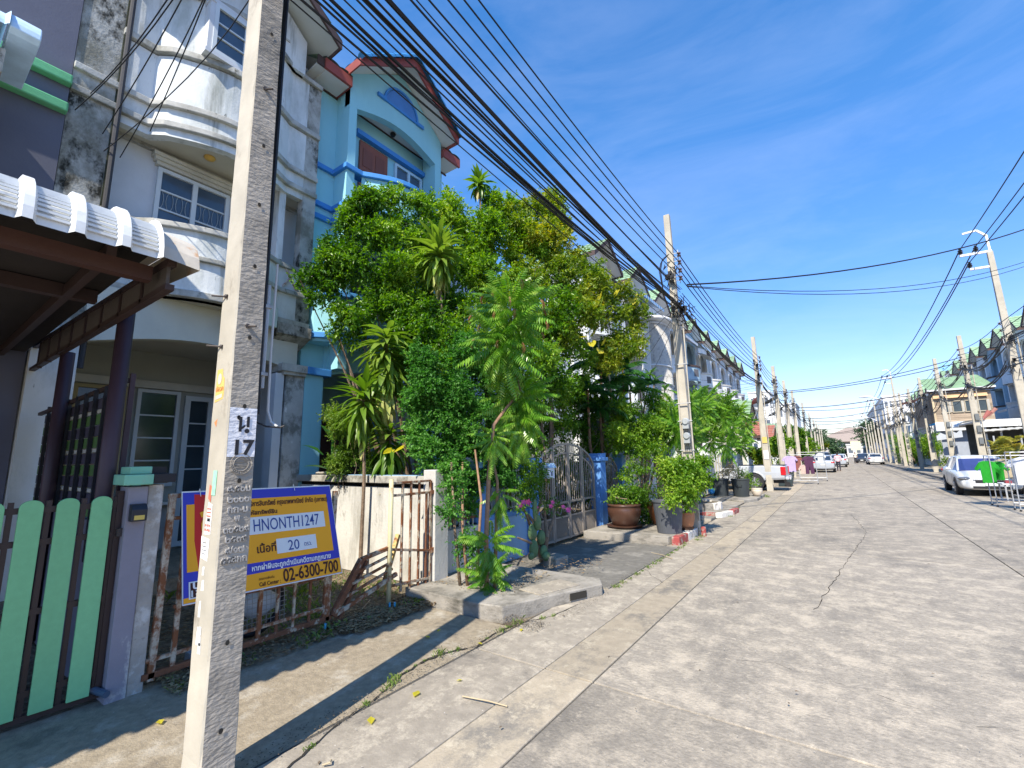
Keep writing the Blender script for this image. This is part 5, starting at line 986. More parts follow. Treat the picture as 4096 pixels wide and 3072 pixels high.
stext('Call Center :', .415, .035, .05, Wd*.14, s_dk, bold=.0008); stext('สอบถามเพิ่มเติม', .415, .095, .03, Wd*.10, s_dk, bold=0)
stext('ขา', .088, .60, .33, .28, s_or, bold=.010, off=.0095); stext('รอ', .10, .38, .28, .26, s_tw, bold=.004, off=.0095)
stext('บสก.', .045, .13, .09, .22, s_tw, bold=.002, off=.0095); stext('BAM', .047, .063, .09, .22, s_dk, bold=.003, off=.0095)
part('cable_tie', MB().tube([sp(.09, .99, .005), sp(.095, 1.02, .01), sp(.10, .95, .01)], .003, 4).tube([sp(.70, .99, .005), sp(.705, 1.03, .01), sp(.71, .96, .01)], .003, 4), s_wh, sgn)
# old bicycle-like wheel and white basin behind the gate
bk = thing('worn_tyre', 'old black tyre with a wire basket leaning behind the rusty gate', 'tyre', (-4.9, 2.35, .3))
part('rubber_ring', MB().tube([(-4.85, 2.35+.27*math.cos(R(a)), .32+.27*math.sin(R(a))) for a in range(0, 361, 15)], .03, 8), black_m, bk, smooth=True)
mb = MB()
for i in range(14): mb.bar((-4.80, 2.05+.045*i, .10), (-4.80, 2.03+.045*i, .50), .004)
for i in range(9): mb.bar((-4.80, 2.05, .12+.045*i), (-4.80, 2.65, .12+.045*i), .004)
part('wire_mesh', mb, galv_m, bk, kind='stuff')
part('white_sack', MB().ell((-4.92, 2.42, .30), (.10, .20, .13), 10, 6), M('white_plastic', (.6, .64, .68), rough=.6, bump=.6, bs=12, bd=.03), bk, smooth=True)
one('concrete_block', MB().box(-4.75, -4.65, 1.75, 1.9, .0, .11), M('block_blue_grey', (.35, .38, .42), rough=.9), 'pale concrete block in the shade beneath the rusty gate', 'block', loc=(-4.7, 1.8, 0))
for i, (x, y) in enumerate(((-4.42, 2.86), (-4.36, 3.7), (-4.4, 3.66))): one('pvc_stub', MB().tube([(x, y, 0), (x, y, .08)], .012, 8), M('blue_pvc', (.05, .30, .48), rough=.5), 'short blue pipe stub %s' % ['near the middle post of the rusty gate', 'under the bent gate leaf', 'just left of the one under the bent leaf'][i], 'pipe', 'blue pipe stubs', loc=(x, y, 0))
# ------------------------------------------------------------ front fence of the blue garden and swing gates
lf = thing('low_garden_wall', 'low blue wall with steel rails and blue posts left of the arched gate', 'wall', (-4.75, 6, 0))
part('base_wall', MB().box(-4.82, -4.68, 5.55, 6.95, 0, .72), lblue_m, lf); part('base_cap', MB().box(-4.84, -4.66, 5.53, 6.97, .72, .80), pblue_m, lf, bev=.01)
part('post', MB().box(-4.86, -4.62, 5.55, 5.80, 0, 1.55), pblue_m, lf); part('post_cap', MB().box(-4.90, -4.58, 5.50, 5.86, 1.55, 1.66), M('cap_light_blue', (.22, .50, .72), rough=.7), lf, bev=.01)
part('post', MB().box(-4.86, -4.62, 6.95, 7.28, 0, 1.60), pblue_m, lf); part('post_cap', MB().box(-4.92, -4.56, 6.90, 7.33, 1.60, 1.70), pblue_m, lf, bev=.01)
for i in range(9): y = 5.9+.115*i; part('fence_bar', MB().bar((-4.75, y, .84), (-4.75, y, 1.5), .018), M('grey_bar', (.32, .33, .34), rough=.5), lf)
part('fence_rail', MB().bar((-4.75, 5.8, .86), (-4.75, 6.95, .86), .03).bar((-4.75, 5.8, 1.48), (-4.75, 6.95, 1.48), .03), M('grey_bar', (.32, .33, .34)), lf)
nf = thing('old_fence', 'short stained wall with rusty rails behind the thin tree stems', 'wall', (-4.7, 5.1, 0))
part('base_wall', MB().box(-4.78, -4.62, 4.71, 5.54, 0, .70), bwall_m, nf); part('fence_rail', MB().bar((-4.7, 4.71, .82), (-4.7, 5.54, .82), .035), rust_d, nf)
for i in range(8): y = 4.78+.1*i; part('fence_bar', MB().bar((-4.7, y, .7), (-4.7, y, 1.45), .02), M('cream_bar', (.5, .47, .4), rough=.6), nf)
ag = thing('arched_gate', 'closed arched steel gate of four leaves with scroll work between blue pillars', 'gate', (-4.75, 8.6, 0))
Y0, Y1 = 7.36, 9.92; YC = (Y0+Y1)/2
def ztop(y): s = (y-YC)/((Y1-Y0)/2); return 1.30+.68*math.sqrt(max(0, 1-s*s*.93))
GX = -4.75
for k in range(4):
    ya = Y0+(Y1-Y0)*k/4; yb = Y0+(Y1-Y0)*(k+1)/4; g = .012
    lf_ = part('gate_leaf', MB().bar((GX, ya+g+.02, .04), (GX, ya+g+.02, ztop(ya+g+.02)), .045).bar((GX, yb-g-.02, .04), (GX, yb-g-.02, ztop(yb-g-.02)), .045), steel_g, ag)
    n = 8; tp = [(GX, ya+.02+(yb-ya-.04)*i/n, ztop(ya+.02+(yb-ya-.04)*i/n)) for i in range(n+1)]
    mb = MB()
    for a, b in zip(tp[:-1], tp[1:]): mb.bar(a, b, .04); mb.bar((GX, a[1], a[2]-.19), (GX, b[1], b[2]-.19), .028)
    part('arch_rail', mb, steel_g, lf_); part('cross_rail', MB().box(GX-.02, GX+.02, ya+.04, yb-.04, .48, .51).box(GX-.02, GX+.02, ya+.04, yb-.04, .76, .80).box(GX-.02, GX+.02, ya+.04, yb-.04, .05, .09), steel_g, lf_)
    m1 = MB()
    for i in range(6): y = ya+.085+(yb-ya-.17)*i/5; m1.bar((GX, y, .78), (GX, y, ztop(y)-.19), .013)
    part('bars', m1, steel_g, lf_, kind='stuff')
    m1 = MB()
    for i in range(12): y = ya+.06+(yb-ya-.12)*i/11; m1.bar((GX, y, .07), (GX, y, .49), .015, .015)
    part('kick_slats', m1, steel_g, lf_, kind='stuff')
    for i in range(4):
        y = ya+.11+.14*i; zc = (ztop(y)+ztop(y)-.19)/2
        part('ring', MB().tube([(GX, y+.035*math.cos(R(a)), zc+.065*math.sin(R(a))) for a in range(0, 361, 30)], .006, 5, cap=False), steel_g, lf_)
    yc = (ya+yb)/2; ms = MB()
    for sy in (-1, 1):
        for sz in (-1, 1):
            ms.tube([(GX+.01, yc+sy*(.03+.05*math.sin(R(a))+.015), 1.27+sz*(.04+.26*a/180)) for a in range(0, 181, 20)]+[(GX+.01, yc+sy*.02, 1.27+sz*.27), (GX+.01, yc+sy*.045, 1.27+sz*.23)], .007, 5)
    part('scroll', ms, steel_g, lf_)
    ms = MB()
    ms.tube([(GX+.01, yc+.16*t_/8, .635+.09*math.sin(t_*math.pi/8)) for t_ in range(-8, 9)], .008, 5).tube([(GX+.01, yc-.12+.05*math.cos(R(a)), .62+.06*math.sin(R(a))) for a in range(0, 300, 30)], .007, 5).tube([(GX+.01, yc+.12+.05*math.cos(R(a)), .65+.06*math.sin(R(a))) for a in range(180, 480, 30)], .007, 5)
    part('scroll', ms, steel_g, lf_)
    for yk in (ya+.075+(yb-ya-.17)/5, yb-.075-(yb-ya-.17)/5): part('knuckle', MB().ell((GX, yk, 1.15), (.022, .022, .05), 8, 5), steel_g, lf_)
bp1 = one('gate_pillar', MB().box(-4.90, -4.62, 10.02, 10.32, 0, 1.60).box(-4.95, -4.57, 9.97, 10.37, 1.60, 1.68).box(-4.91, -4.61, 10.01, 10.33, 1.68, 1.78), pblue_m, 'blue pillar between the arched gate and the small side gate', 'pillar', 'gate pillars', loc=(-4.76, 10.17, 0), bev=.01)
sg_ = thing('side_gate', 'narrow arched steel wicket gate right of the blue pillar', 'gate', (-4.75, 10.9, 0))
for y in (10.40, 11.28): part('frame', MB().bar((GX, y, .2), (GX, y, 1.42), .035), steel_g, sg_)
m1 = MB(); m2 = MB()
for i in range(10):
    y = 10.46+.085*i; zt = 1.42+.26*math.sin(math.pi*(y-10.40)/.88); m1.bar((GX, y, .25), (GX, y, zt-.17), .013)
for i in range(12):
    a, b = 10.4+.88*i/12, 10.4+.88*(i+1)/12; f_ = lambda y: 1.42+.26*math.sin(math.pi*(y-10.40)/.88); m2.bar((GX, a, f_(a)), (GX, b, f_(b)), .035).bar((GX, a, f_(a)-.16), (GX, b, f_(b)-.16), .022)
part('bars', m1, steel_g, sg_, kind='stuff'); part('arch_rail', m2, steel_g, sg_)
for i in range(5): y = 10.56+.14*i; zc = 1.34+.26*math.sin(math.pi*(y-10.40)/.88); part('ring', MB().tube([(GX, y+.03*math.cos(R(a)), zc+.055*math.sin(R(a))) for a in range(0, 361, 30)], .006, 5, cap=False), steel_g, sg_)
one('gate_pillar', MB().box(-4.90, -4.62, 11.34, 11.6, 0, 1.75), pblue_m, 'blue pillar half hidden by leaves right of the wicket gate', 'pillar', 'gate pillars', loc=(-4.76, 11.5, 0), bev=.01)
mbx = thing('letter_box', 'white metal letter box with pitched roof hung on the left leaf of the arched gate', 'letter box', (-4.66, 7.72, 1.4))
part('body', MB().box(-4.72, -4.60, 7.60, 7.84, 1.30, 1.50), M('letterbox_white', (.62, .68, .74), rough=.5, bump=0), mbx, bev=.005); part('lid', MB().prism([(-4.74, 1.50), (-4.56, 1.50), (-4.62, 1.59), (-4.70, 1.59)], 'y', 7.58, 7.86), M('letterbox_lid', (.36, .52, .68), rough=.5, bump=0), mbx, bev=.004)
part('emblem', MB().box(-4.60, -4.597, 7.70, 7.76, 1.35, 1.43), M('letterbox_mark', (.1, .12, .2), rough=.5, bump=0), mbx)
# grey rendered wall behind the potted plants and beyond
one('side_wall', MB().box(-4.85, -4.72, 11.62, 14.3, 0, 1.75), M('whitewashed_wall', (.58, .56, .52), rough=.95, var=.15, vs=3, bump=.6, dirt=((.18, .17, .15), .5, .66, 4, (1, 1, 1))), 'blotchy whitewashed wall behind the potted shrubs', 'wall', loc=(-4.8, 13, 0))
wdg = thing('wooden_gate', 'old brown wooden board fence behind the octagonal planter', 'fence', (-4.75, 15.5, 0))
wood_m = M('weathered_wood', (.26, .15, .10), rough=.9, var=.25, vs=5, bump=.5, stretch=(5, 5, .6), objvar=.15)
for i in range(13): part('board', MB().box(-4.76, -4.72, 14.4+.175*i, 14.4+.175*i+.165, .05, 1.62), wood_m, wdg)
yf = thing('striped_fence', 'white and cream upright board fence behind the silver pickup', 'fence', (-4.7, 20, 0))
yb_m = M('cream_board', (.62, .56, .38), rough=.6, bump=.1); wb_m = M('white_board', (.68, .69, .70), rough=.6, bump=.1)
for i in range(26): part('board', MB().box(-4.74, -4.70, 17.2+.27*i, 17.2+.27*i+.17, .05, 1.68), yb_m if i % 2 else wb_m, yf)
part('rail', MB().bar((-4.77, 17.1, 1.5), (-4.77, 24.3, 1.5), .05).bar((-4.77, 17.1, .3), (-4.77, 24.3, .3), .05), galv_m, yf)
one('gate_post', MB().box(-4.72, -4.52, 16.7, 17.0, 0, 1.85).box(-4.76, -4.48, 16.66, 17.04, 1.85, 1.98), M('pale_post', (.6, .58, .5), rough=.8), 'pale square post with cap at the left end of the striped fence', 'pillar', 'gate pillars', loc=(-4.62, 16.85, 0))
one('letter_box', MB().prism([(17.85, 1.35), (18.2, 1.35), (18.2, 1.62), (18.02, 1.70), (17.85, 1.62)], 'x', -4.68, -4.52), M('letterbox_red', (.55, .03, .06), rough=.4, bump=0), 'bright red letter box on the striped fence', 'letter box', loc=(-4.6, 18, 1.35))
# annex porch roofs of the left row
def annex(y0_, y1_, x1_, zr_, label, wm, rm, gable=True, group='front annexes of the left row'):
    t = thing('front_annex', label, 'annex', ((x1_-3), (y0_+y1_)/2, 0), 0, group); yc = (y0_+y1_)/2; hw = (y1_-y0_)/2
    part('side_wall', MB().box(-8, x1_-.5, y0_+.1, y0_+.22, 0, zr_-1.2), wm, t); part('front_post', MB().box(x1_-.55, x1_-.4, y0_+.12, y0_+.28, 0, zr_-1.2), frame_w, t); part('front_post', MB().box(x1_-.55, x1_-.4, y1_-.28, y1_-.12, 0, zr_-1.2), frame_w, t)
    if gable:
        part('gable_wall', MB().prism([(y0_+.12, zr_-1.2), (y1_-.12, zr_-1.2), (yc, zr_-.1)], 'x', x1_-.6, x1_-.45), wm, t); gable_roof(t, -8, x1_, yc, hw, zr_-1.25, zr_, rm, dfas, soffit_m, fh=.2)
    else:
        mb = MB(); tile_slope(mb, (x1_, y0_, zr_-.8), (0, 1, 0), (-1, 0, .25), y1_-y0_, 3.2); part('roof_sheet', mb, rm, t); part('eave_board', MB().box(x1_-.04, x1_+.02, y0_, y1_, zr_-.95, zr_-.75), dfas, t)
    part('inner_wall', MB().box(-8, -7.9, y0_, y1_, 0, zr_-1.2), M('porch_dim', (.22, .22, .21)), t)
    return t
annex(36.2, 39.8, -4.9, 5.6, 'cream front annex with a small green tiled gable left of the yellow marked pole', M('cream_annex', (.56, .54, .46), rough=.85, bump=.2), groof)
redt = M('red_roof_tile', (.30, .12, .09), rough=.8, var=.25, vs=3, bump=.3)
gal = M('dark_sheet_roof', (.10, .12, .14), rough=.6, var=.2)
for i, (a, b, z, m, g_) in enumerate(((26.5, 30.2, 3.6, gal, False), (30.4, 34, 3.5, redt, False), (41.5, 45.2, 4.3, redt, True), (46, 49.5, 3.7, gal, False), (50, 54, 4.4, redt, True), (57, 62, 5.0, groof, True), (64, 70, 4.8, redt, True), (73, 80, 5.2, far_w, True), (84, 92, 5.0, redt, True))):
    annex(a, b, -4.9, z, ['dark sheet roofed carport beyond the pickup', 'carport with faded red tiles beyond the pickup', 'annex with faded red tiles under the dish antennas', 'low dark carport right of the dish antennas', 'second red tiled gable beyond the dish antennas', 'green gabled annex past the end of the left terrace', 'red tiled house past the end of the left terrace', 'white gabled house far along the left side', 'farthest red tiled house along the left side'][i], far_w, m, g_)
annex(17.0, 24.4, -5.6, 3.1, 'grey carport with white columns behind the striped fence', M('teal_porch', (.34, .44, .46), rough=.8), gal, False)
one('carport_roof', MB().box(-8, -5.6, 11.7, 16.4, 2.62, 2.74).box(-5.7, -5.6, 11.7, 16.4, 2.46, 2.62), M('dark_sheet_roof', (.10, .12, .14)), 'dark flat carport roof edge showing through the leaves left of the meter pole', 'carport', loc=(-6.5, 14, 2.6))
# extras on the terrace fronts: cage balcony, dome canopy, awnings
cg = thing('cage_balcony', 'tall round white barred cage balcony with domed canopy', 'balcony cage', (-7.6, 26.0, 4))
ycg = 25.4
bars = MB()
for i in range(40): a = R(-95+190*i/39); bars.bar((-7.8+.62*math.cos(a), ycg+1.32*math.sin(a), 4.0), (-7.8+.62*math.cos(a), ycg+1.32*math.sin(a), 9.0), .028)
part('cage_bars', bars, white_p, cg, kind='stuff')
for z in (4.0, 5.6, 6.6, 9.0): part('cage_ring', MB().tube([(-7.8+.64*math.cos(R(a)), ycg+1.34*math.sin(R(a)), z) for a in range(-95, 96, 10)], .045, 5), M('ring_white', (.68, .69, .7), rough=.6, bump=0), cg)
part('white_screen', MB().path([(-7.8+.58*math.cos(R(a)), ycg+1.28*math.sin(R(a))) for a in range(-90, 91, 15)], .03, 4.0, 9.0, 1), M('pale_screen', (.50, .52, .55), rough=.8, bump=.1), cg)
part('canopy', MB().ell((-7.75, ycg, 9.25), (.95, 1.62, .26), 20, 6), M('canopy_white', (.66, .67, .68), rough=.6, bump=.1), cg, smooth=True)
def small_awning(label, y0_, y1_, z, m, x0=-7.75, x1=-6.75, drop=.45, strip=True):
    t = thing('window_awning', label, 'awning', (x1, (y0_+y1_)/2, z)); n = int((y1_-y0_)/.14)
    for i in range(n):
        a, b = y0_+(y1_-y0_)*i/n, y0_+(y1_-y0_)*(i+1)/n-.01; mm = (m if i % 2 else M('awning_pale', (.62, .70, .76), rough=.5, bump=0)) if strip else m
        part('sheet', MB().add([(x0, a, z+drop), (x1, a, z), (x1, b, z), (x0, b, z+drop), (x1, a, z-.16), (x1, b, z-.16)], [(0, 1, 2, 3), (1, 4, 5, 2)]).add([(x0, a, z+drop-.03), (x1, a, z-.03), (x1, b, z-.03), (x0, b, z+drop-.03)], [(3, 2, 1, 0)]), mm, t)
    return t
bl_aw = M('awning_blue', (.05, .30, .62), rough=.4, bump=0)
small_awning('blue and white striped awning peeking over the yellowing shrub', 20.0, 23.4, 9.35, bl_aw, x0=-7.6, x1=-6.7); small_awning('pale blue awning right of the meter pole', 31.7, 34.5, 9.15, M('awning_light', (.45, .60, .72), rough=.4, bump=0), strip=False); small_awning('white corrugated awning with side panel, lower right of the pale blue one', 34.4, 37.6, 8.75, M('awning_white2', (.62, .64, .66), rough=.5), strip=False)
small_awning('white awning on the third floor between cage balcony and pole', 27.6, 30.6, 8.9, M('awning_white2', (.62, .64, .66)), strip=False)
# ------------------------------------------------------------ pots, tubs, bins
def pot(name, label, c, prof, mat, cat='plant pot', saucer=None, group='plant pots on the kerb'):
    t = thing(name, label, cat, c, 0, group); o = c
    part('bowl', MB().lathe([(r, z) for r, z in prof], 22, o), mat, t, smooth=True); rt_, zt_ = prof[-1]
    part('soil', MB().lathe([(rt_*.9, zt_-.03), (rt_*.9, zt_-.025)], 16, o), soil_m, t)
    if saucer: part('saucer', MB().lathe([(saucer*.8, -.005), (saucer, .05), (saucer*.93, .05)], 22, o, wob=.03), terra_m, t)
    return t
belly = lambda r, h: [(r*.62, .02), (r*.80, h*.25), (r*.97, h*.6), (r, h*.82), (r*.93, h*.92), (r*1.02, h*.96), (r*1.0, h)]
pot('plant_pot', 'big dark brown glazed pot with saucer beside the blue pillar', (-4.02, 9.85, .15), belly(.37, .50), terra_m, saucer=.40)
pot('plant_pot', 'brown glazed pot between the big pot and the grey tub', (-3.42, 10.60, .15), belly(.32, .50), M('brown_glaze', (.24, .09, .035), rough=.3, spec=.6, bump=.1))
pot('plant_pot', 'small orange terracotta pot right behind the grey tub', (-2.80, 10.18, .15), belly(.19, .36), terra2_m, saucer=.17)
tb = thing('plastic_tub', 'tall grey plastic rubbish tub on the kerb edge', 'tub', (-2.98, 9.62, .155), 0); part('wall', MB().lathe([(.235, 0), (.28, .42), (.295, .60), (.31, .605), (.31, .63), (.285, .63), (.27, .58), (.24, .05)], 28, (-2.98, 9.62, .155)), tub_m, tb, smooth=False)
part('rubbish', MB().lathe([(.26, .5), (.26, .53)], 16, (-2.98, 9.62, .155)), paper, tb)
for i, (x, y, lb) in enumerate(((-3.95, 19.6, 'left of the two black planting buckets by the pickup'), (-3.22, 19.6, 'right of the two black planting buckets by the pickup wheel'))):
    t = thing('bucket', lb, 'bucket', (x, y, .1), 0, 'black planting buckets'); part('wall', MB().lathe([(.27, 0), (.32, .60), (.34, .62), (.34, .66), (.30, .66), (.28, .6)], 22, (x, y, .1)), M('black_plastic', (.035, .042, .045), rough=.5, bump=0), t)
    part('handle', MB().tube([(x-.1, y-.33, .6), (x-.09, y-.36, .53), (x+.09, y-.36, .53), (x+.1, y-.33, .6)], .014, 5), M('black_plastic', (.03, .03, .03)), t)
pot('plant_pot', 'small cream pot at the foot of the pickup wheel', (-2.72, 19.9, .1), belly(.20, .30), M('cream_pot', (.6, .52, .42), rough=.7))
one('plastic_bag', MB().ell((-4.25, 19.4, .28), (.13, .16, .12), 8, 5), M('blue_bag', (.05, .3, .6), rough=.4, bump=.5, bs=15), 'crumpled bright blue plastic bag by the striped fence', 'plastic bag', loc=(-4.25, 19.4, .2))
one('broken_slab', MB().prism([(-4.0, 6.35), (-3.72, 6.30), (-3.68, 6.62), (-3.98, 6.68)], 'z', .0, .16), kerb_m, 'broken grey concrete block at the foot of the cactus', 'block', loc=(-3.85, 6.5, 0), bev=.015)
wb = thing('wheelie_bin', 'dark wheelie bin lying on its side behind the pickup bumper', 'wheelie bin', (-2.3, 27.9, 0)); dk = M('bin_dark', (.03, .045, .05), rough=.5, bump=0)
part('body', MB().prism([(-2.75, .02), (-2.15, .02), (-2.02, .62), (-2.28, .66), (-2.72, .42)], 'y', 27.7, 28.3), dk, wb, bev=.02); part('lid', MB().bar((-2.22, 28, .04), (-2.03, 28, .78), .55, .05), dk, wb); part('wheel', MB().tube([(-2.32, 27.62, .13), (-2.32, 27.70, .13)], .13, 14), black_m, wb); part('torn_bag', MB().ell((-2.4, 27.9, .58), (.22, .22, .13), 8, 5), paper, wb)
# ------------------------------------------------------------ vehicles
tyre_m = M('tyre_rubber', (.025, .025, .027), rough=.8, bump=.1); rim_m = M('alloy_rim', (.45, .46, .48), rough=.35, metal=.6, bump=0)
def car_paint(name, c): return M(name, c, rough=.22, var=.02, bump=0, spec=.7)
winm = M('car_window', (.02, .03, .05), rough=.06, var=.2, vs=1, bump=0, spec=.9); wind_b = M('windscreen_blue', (.035, .05, .16), rough=.08, var=.2, vs=1, bump=0, spec=.8)
chrome = M('chrome', (.6, .6, .62), rough=.15, metal=.9, bump=0); lampc = M('headlamp_glass', (.13, .135, .15), rough=.1, bump=0, spec=.9); lampr = M('tail_lamp_red', (.48, .012, .02), rough=.15, bump=0, spec=.8); platew = M('number_plate', (.7, .7, .68), rough=.5, bump=0)
def wheel(t, x, y, r=.31, w=.2, side=1):
    """axle along local y"""
    o = part('wheel', MB().lathe([(r*.55, -w/2), (r*.93, -w/2), (r, -w/2+.03), (r, w/2-.03), (r*.93, w/2), (r*.55, w/2)], 24), tyre_m, t); o.rotation_euler = (R(90), 0, 0); o.location = (x, y, r)
    m2 = MB(); m2.lathe([(r*.62, -w/2-.004), (r*.62, w/2+.004)], 20); q = part('rim', m2, M('rim_dark', (.08, .08, .085), rough=.5, bump=0), o)
    m3 = MB()
    for k in range(7):
        a = 2*math.pi*k/7
        for s in (-1, 1): m3.bar((0, 0, s*(w/2+.008)), (r*.6*math.cos(a), r*.6*math.sin(a), s*(w/2+.008)), .045, .02)
    part('spokes', m3, rim_m, o)
def loft(mb, secs, cap=True):
    n = len(secs[0]); b = len(mb.v)
    for s in secs: mb.v += [tuple(p) for p in s]
    for i in range(len(secs)-1):
        for j in range(n): mb.f.append((b+i*n+j, b+i*n+(j+1) % n, b+(i+1)*n+(j+1) % n, b+(i+1)*n+j))
    if cap: mb.f.append(tuple(b+j for j in range(n))[::-1]); mb.f.append(tuple(b+(len(secs)-1)*n+j for j in range(n)))
    return mb
def sedan(name, label, loc, rz, paint, L_=4.4, Wd_=1.70, H_=1.46, blue=False, cat='car', group='cars parked along the street', wheels=True):
    """local x forward; built of body shell, glazed cabin, lamps, wheels, mirrors"""
    t = local(name, label, cat, loc, rz, group); hw = Wd_/2
    st = [(-2.23, .48, .74, .84), (-2.21, .32, .92, .92), (-2.14, .26, 1.03, .95), (-1.9, .22, 1.07, .985), (-1.0, .20, 1.0, 1.0), (0, .18, .97, 1.0), (.95, .18, .95, 1.0), (1.5, .20, .88, .99), (1.9, .22, .79, .97), (2.10, .23, .71, .93), (2.19, .25, .64, .87), (2.22, .30, .56, .80)]
    secs = []
    for x, zb, zt, k in st:
        w = hw*k; x *= L_/4.4; zm = (zb+zt)/2
        secs.append([(x, -w*.88, zb), (x, -w, zb+.12), (x, -w, zm+.06), (x, -w*.95, zt-.05), (x, -w*.80, zt), (x, 0, zt+.02), (x, w*.80, zt), (x, w*.95, zt-.05), (x, w, zm+.06), (x, w, zb+.12), (x, w*.88, zb)])
    body = part('body', loft(MB(), secs), paint, t, smooth=True); sm = body.modifiers.new('subd', 'SUBSURF'); sm.levels = 1; sm.render_levels = 1
    gl_ = wind_b if blue else winm
    cs = []
    for x, w0, w1, z0, z1 in ((-1.95, .70, .66, 1.0, 1.02), (-1.15, .86, .66, .97, H_-.03), (-.5, .88, .64, .95, H_), (.15, .88, .64, .93, H_-.02), (.42, .88, .65, .93, H_-.07), (1.22, .80, .74, .90, .93)):
        w0 *= hw; w1 *= hw; x *= L_/4.4; cs.append([(x, -w0, z0), (x, -w1, z1), (x, 0, z1+.015), (x, w1, z1), (x, w0, z0)])
    part('windows', loft(MB(), cs), gl_, t)
    rf = []
    for x, w1, z1 in ((-1.22, .655, H_-.035), (-.5, .66, H_+.012), (.15, .66, H_-.005), (.46, .655, H_-.07)): x *= L_/4.4; w1 *= hw; rf.append([(x, -w1-.012, z1-.03), (x, -w1*.97, z1+.012), (x, 0, z1+.03), (x, w1*.97, z1+.012), (x, w1+.012, z1-.03)])
    part('roof', loft(MB(), rf), paint, t)
    for s in (-1, 1):
        part('pillar', MB().bar((.45, s*hw*.66, H_-.06), (1.25, s*hw*.82, .92), .05).bar((-.38, s*hw*.675, H_-.01), (-.38, s*hw*.895, .95), .07).bar((-1.2, s*hw*.67, H_-.05), (-1.93, s*hw*.74, 1.01), .07), paint, t)
        part('mirror', MB().ell((.88, s*(hw+.08), .98), (.06, .10, .06), 10, 6), paint, t, smooth=True)
        part('headlight', MB().ell((1.98, s*hw*.76, .645), (.25, .20, .075), 14, 8), lampc, t, smooth=True)
        part('tail_lamp', MB().ell((-2.08, s*hw*.78, .86), (.17, .19, .095), 14, 8), lampr, t, smooth=True)
        part('fog_lamp', MB().ell((2.13, s*hw*.68, .36), (.07, .14, .06), 10, 5), M('fog_recess', (.08, .08, .09), rough=.3, bump=0), t)
        part('door_line', MB().box(-.42, -.41, min(s*hw*1.0, s*(hw+.004)), max(s*hw, s*(hw+.004)), .30, .94).box(.80, .81, min(s*hw*1.0, s*(hw+.004)), max(s*hw, s*(hw+.004)), .30, .90), black_m, t)
        part('wheel_arch', MB().lathe([(.345, -.01), (.345, .012)], 22), black_m, t).matrix_local = Matrix.Translation((1.35, s*(hw-.012), .33)) @ Matrix.Rotation(R(90), 4, 'X'); part('wheel_arch', MB().lathe([(.345, -.01), (.345, .012)], 22), black_m, t).matrix_local = Matrix.Translation((-1.3, s*(hw-.012), .33)) @ Matrix.Rotation(R(90), 4, 'X')
        wheel(t, 1.35, s*(hw-.085)); wheel(t, -1.3, s*(hw-.085))
    part('grille', MB().box(2.14, 2.235, -.42, .42, .50, .60), black_m, t, bev=.01); part('air_intake', MB().box(2.16, 2.23, -.5, .5, .29, .38), black_m, t, bev=.01); part('chrome_bar', MB().box(2.15, 2.235, -.48, .48, .60, .63), chrome, t)
    part('number_plate', MB().box(-2.25, -2.235, -.17, .17, .62, .74).box(2.235, 2.245, -.17, .17, .40, .51), platew, t); part('rear_bumper', MB().box(-2.22, -2.1, -hw*.8, hw*.8, .24, .34), black_m, t, bev=.03)
    return t
whp = car_paint('car_white', (.60, .61, .60)); slp = car_paint('car_silver', (.36, .39, .43)); blp = car_paint('car_black', (.03, .035, .045))
sedan('parked_car', 'white sedan with blue-tinted windscreen parked facing the viewer behind the clothes rail', (4.48, 26.1, 0), R(-91.5), whp, blue=True, Wd_=1.75)
sedan('parked_car', 'silver sedan seen from behind next to the clothes racks', (-1.22, 50.3, 0), R(90), slp)
sedan('parked_car', 'white car in front of the silver sedan in the left lane edge', (-1.9, 56.5, 0), R(90), whp)
sedan('parked_car', 'far white sedan seen from behind on the right side of the road', (3.9, 80, 0), R(92), whp)
sedan('parked_car', 'far black sedan facing the viewer left of the far white sedan', (3.0, 92, 0), R(-95), blp)
sedan('parked_car', 'far grey car parked beyond the person in pink', (-.2, 68, 0), R(90), slp)
sedan('parked_car', 'small pale car at the far end of the street on the left', (.1, 80, 0), R(90), whp)
sedan('parked_car', 'pale car behind the far black sedan', (3.6, 104, 0), R(90), whp)
vn = sedan('parked_van', 'dark van with raised tailgate behind the silver sedan', (-1.5, 61.5, 0), R(90), blp, H_=1.75, cat='van'); part('tailgate', MB().box(-2.75, -2.1, -.75, .75, 2.0, 2.06), blp, vn)
# pickup parked across the pavement, tail to the road (local x forward = towards the house)
pk = local('pickup_truck', 'silver pickup parked nose to the fence with its tail over the gutter', 'pickup', (-3.38, 25.1, 0), math.pi)
slv = car_paint('pickup_silver', (.40, .42, .45))
secs = []
for x, zb, zt, k in ((-1.30, .62, 1.10, .92), (-1.24, .52, 1.14, .98), (-.9, .50, 1.16, 1.0), (.2, .48, 1.15, 1.0), (.62, .48, 1.14, 1.0)):
    w = .90*k; secs.append([(x, -w*.94, zb), (x, -w, zb+.1), (x, -w*1.01, (zb+zt)/2), (x, -w*.98, zt-.04), (x, -w*.90, zt), (x, w*.90, zt), (x, w*.98, zt-.04), (x, w*1.01, (zb+zt)/2), (x, w, zb+.1), (x, w*.94, zb)])
part('cargo_bed', loft(MB(), secs), slv, pk, smooth=False, bev=.02)
part('bed_liner', MB().box(-1.26, .6, -.80, .80, 1.15, 1.17), black_m, pk)
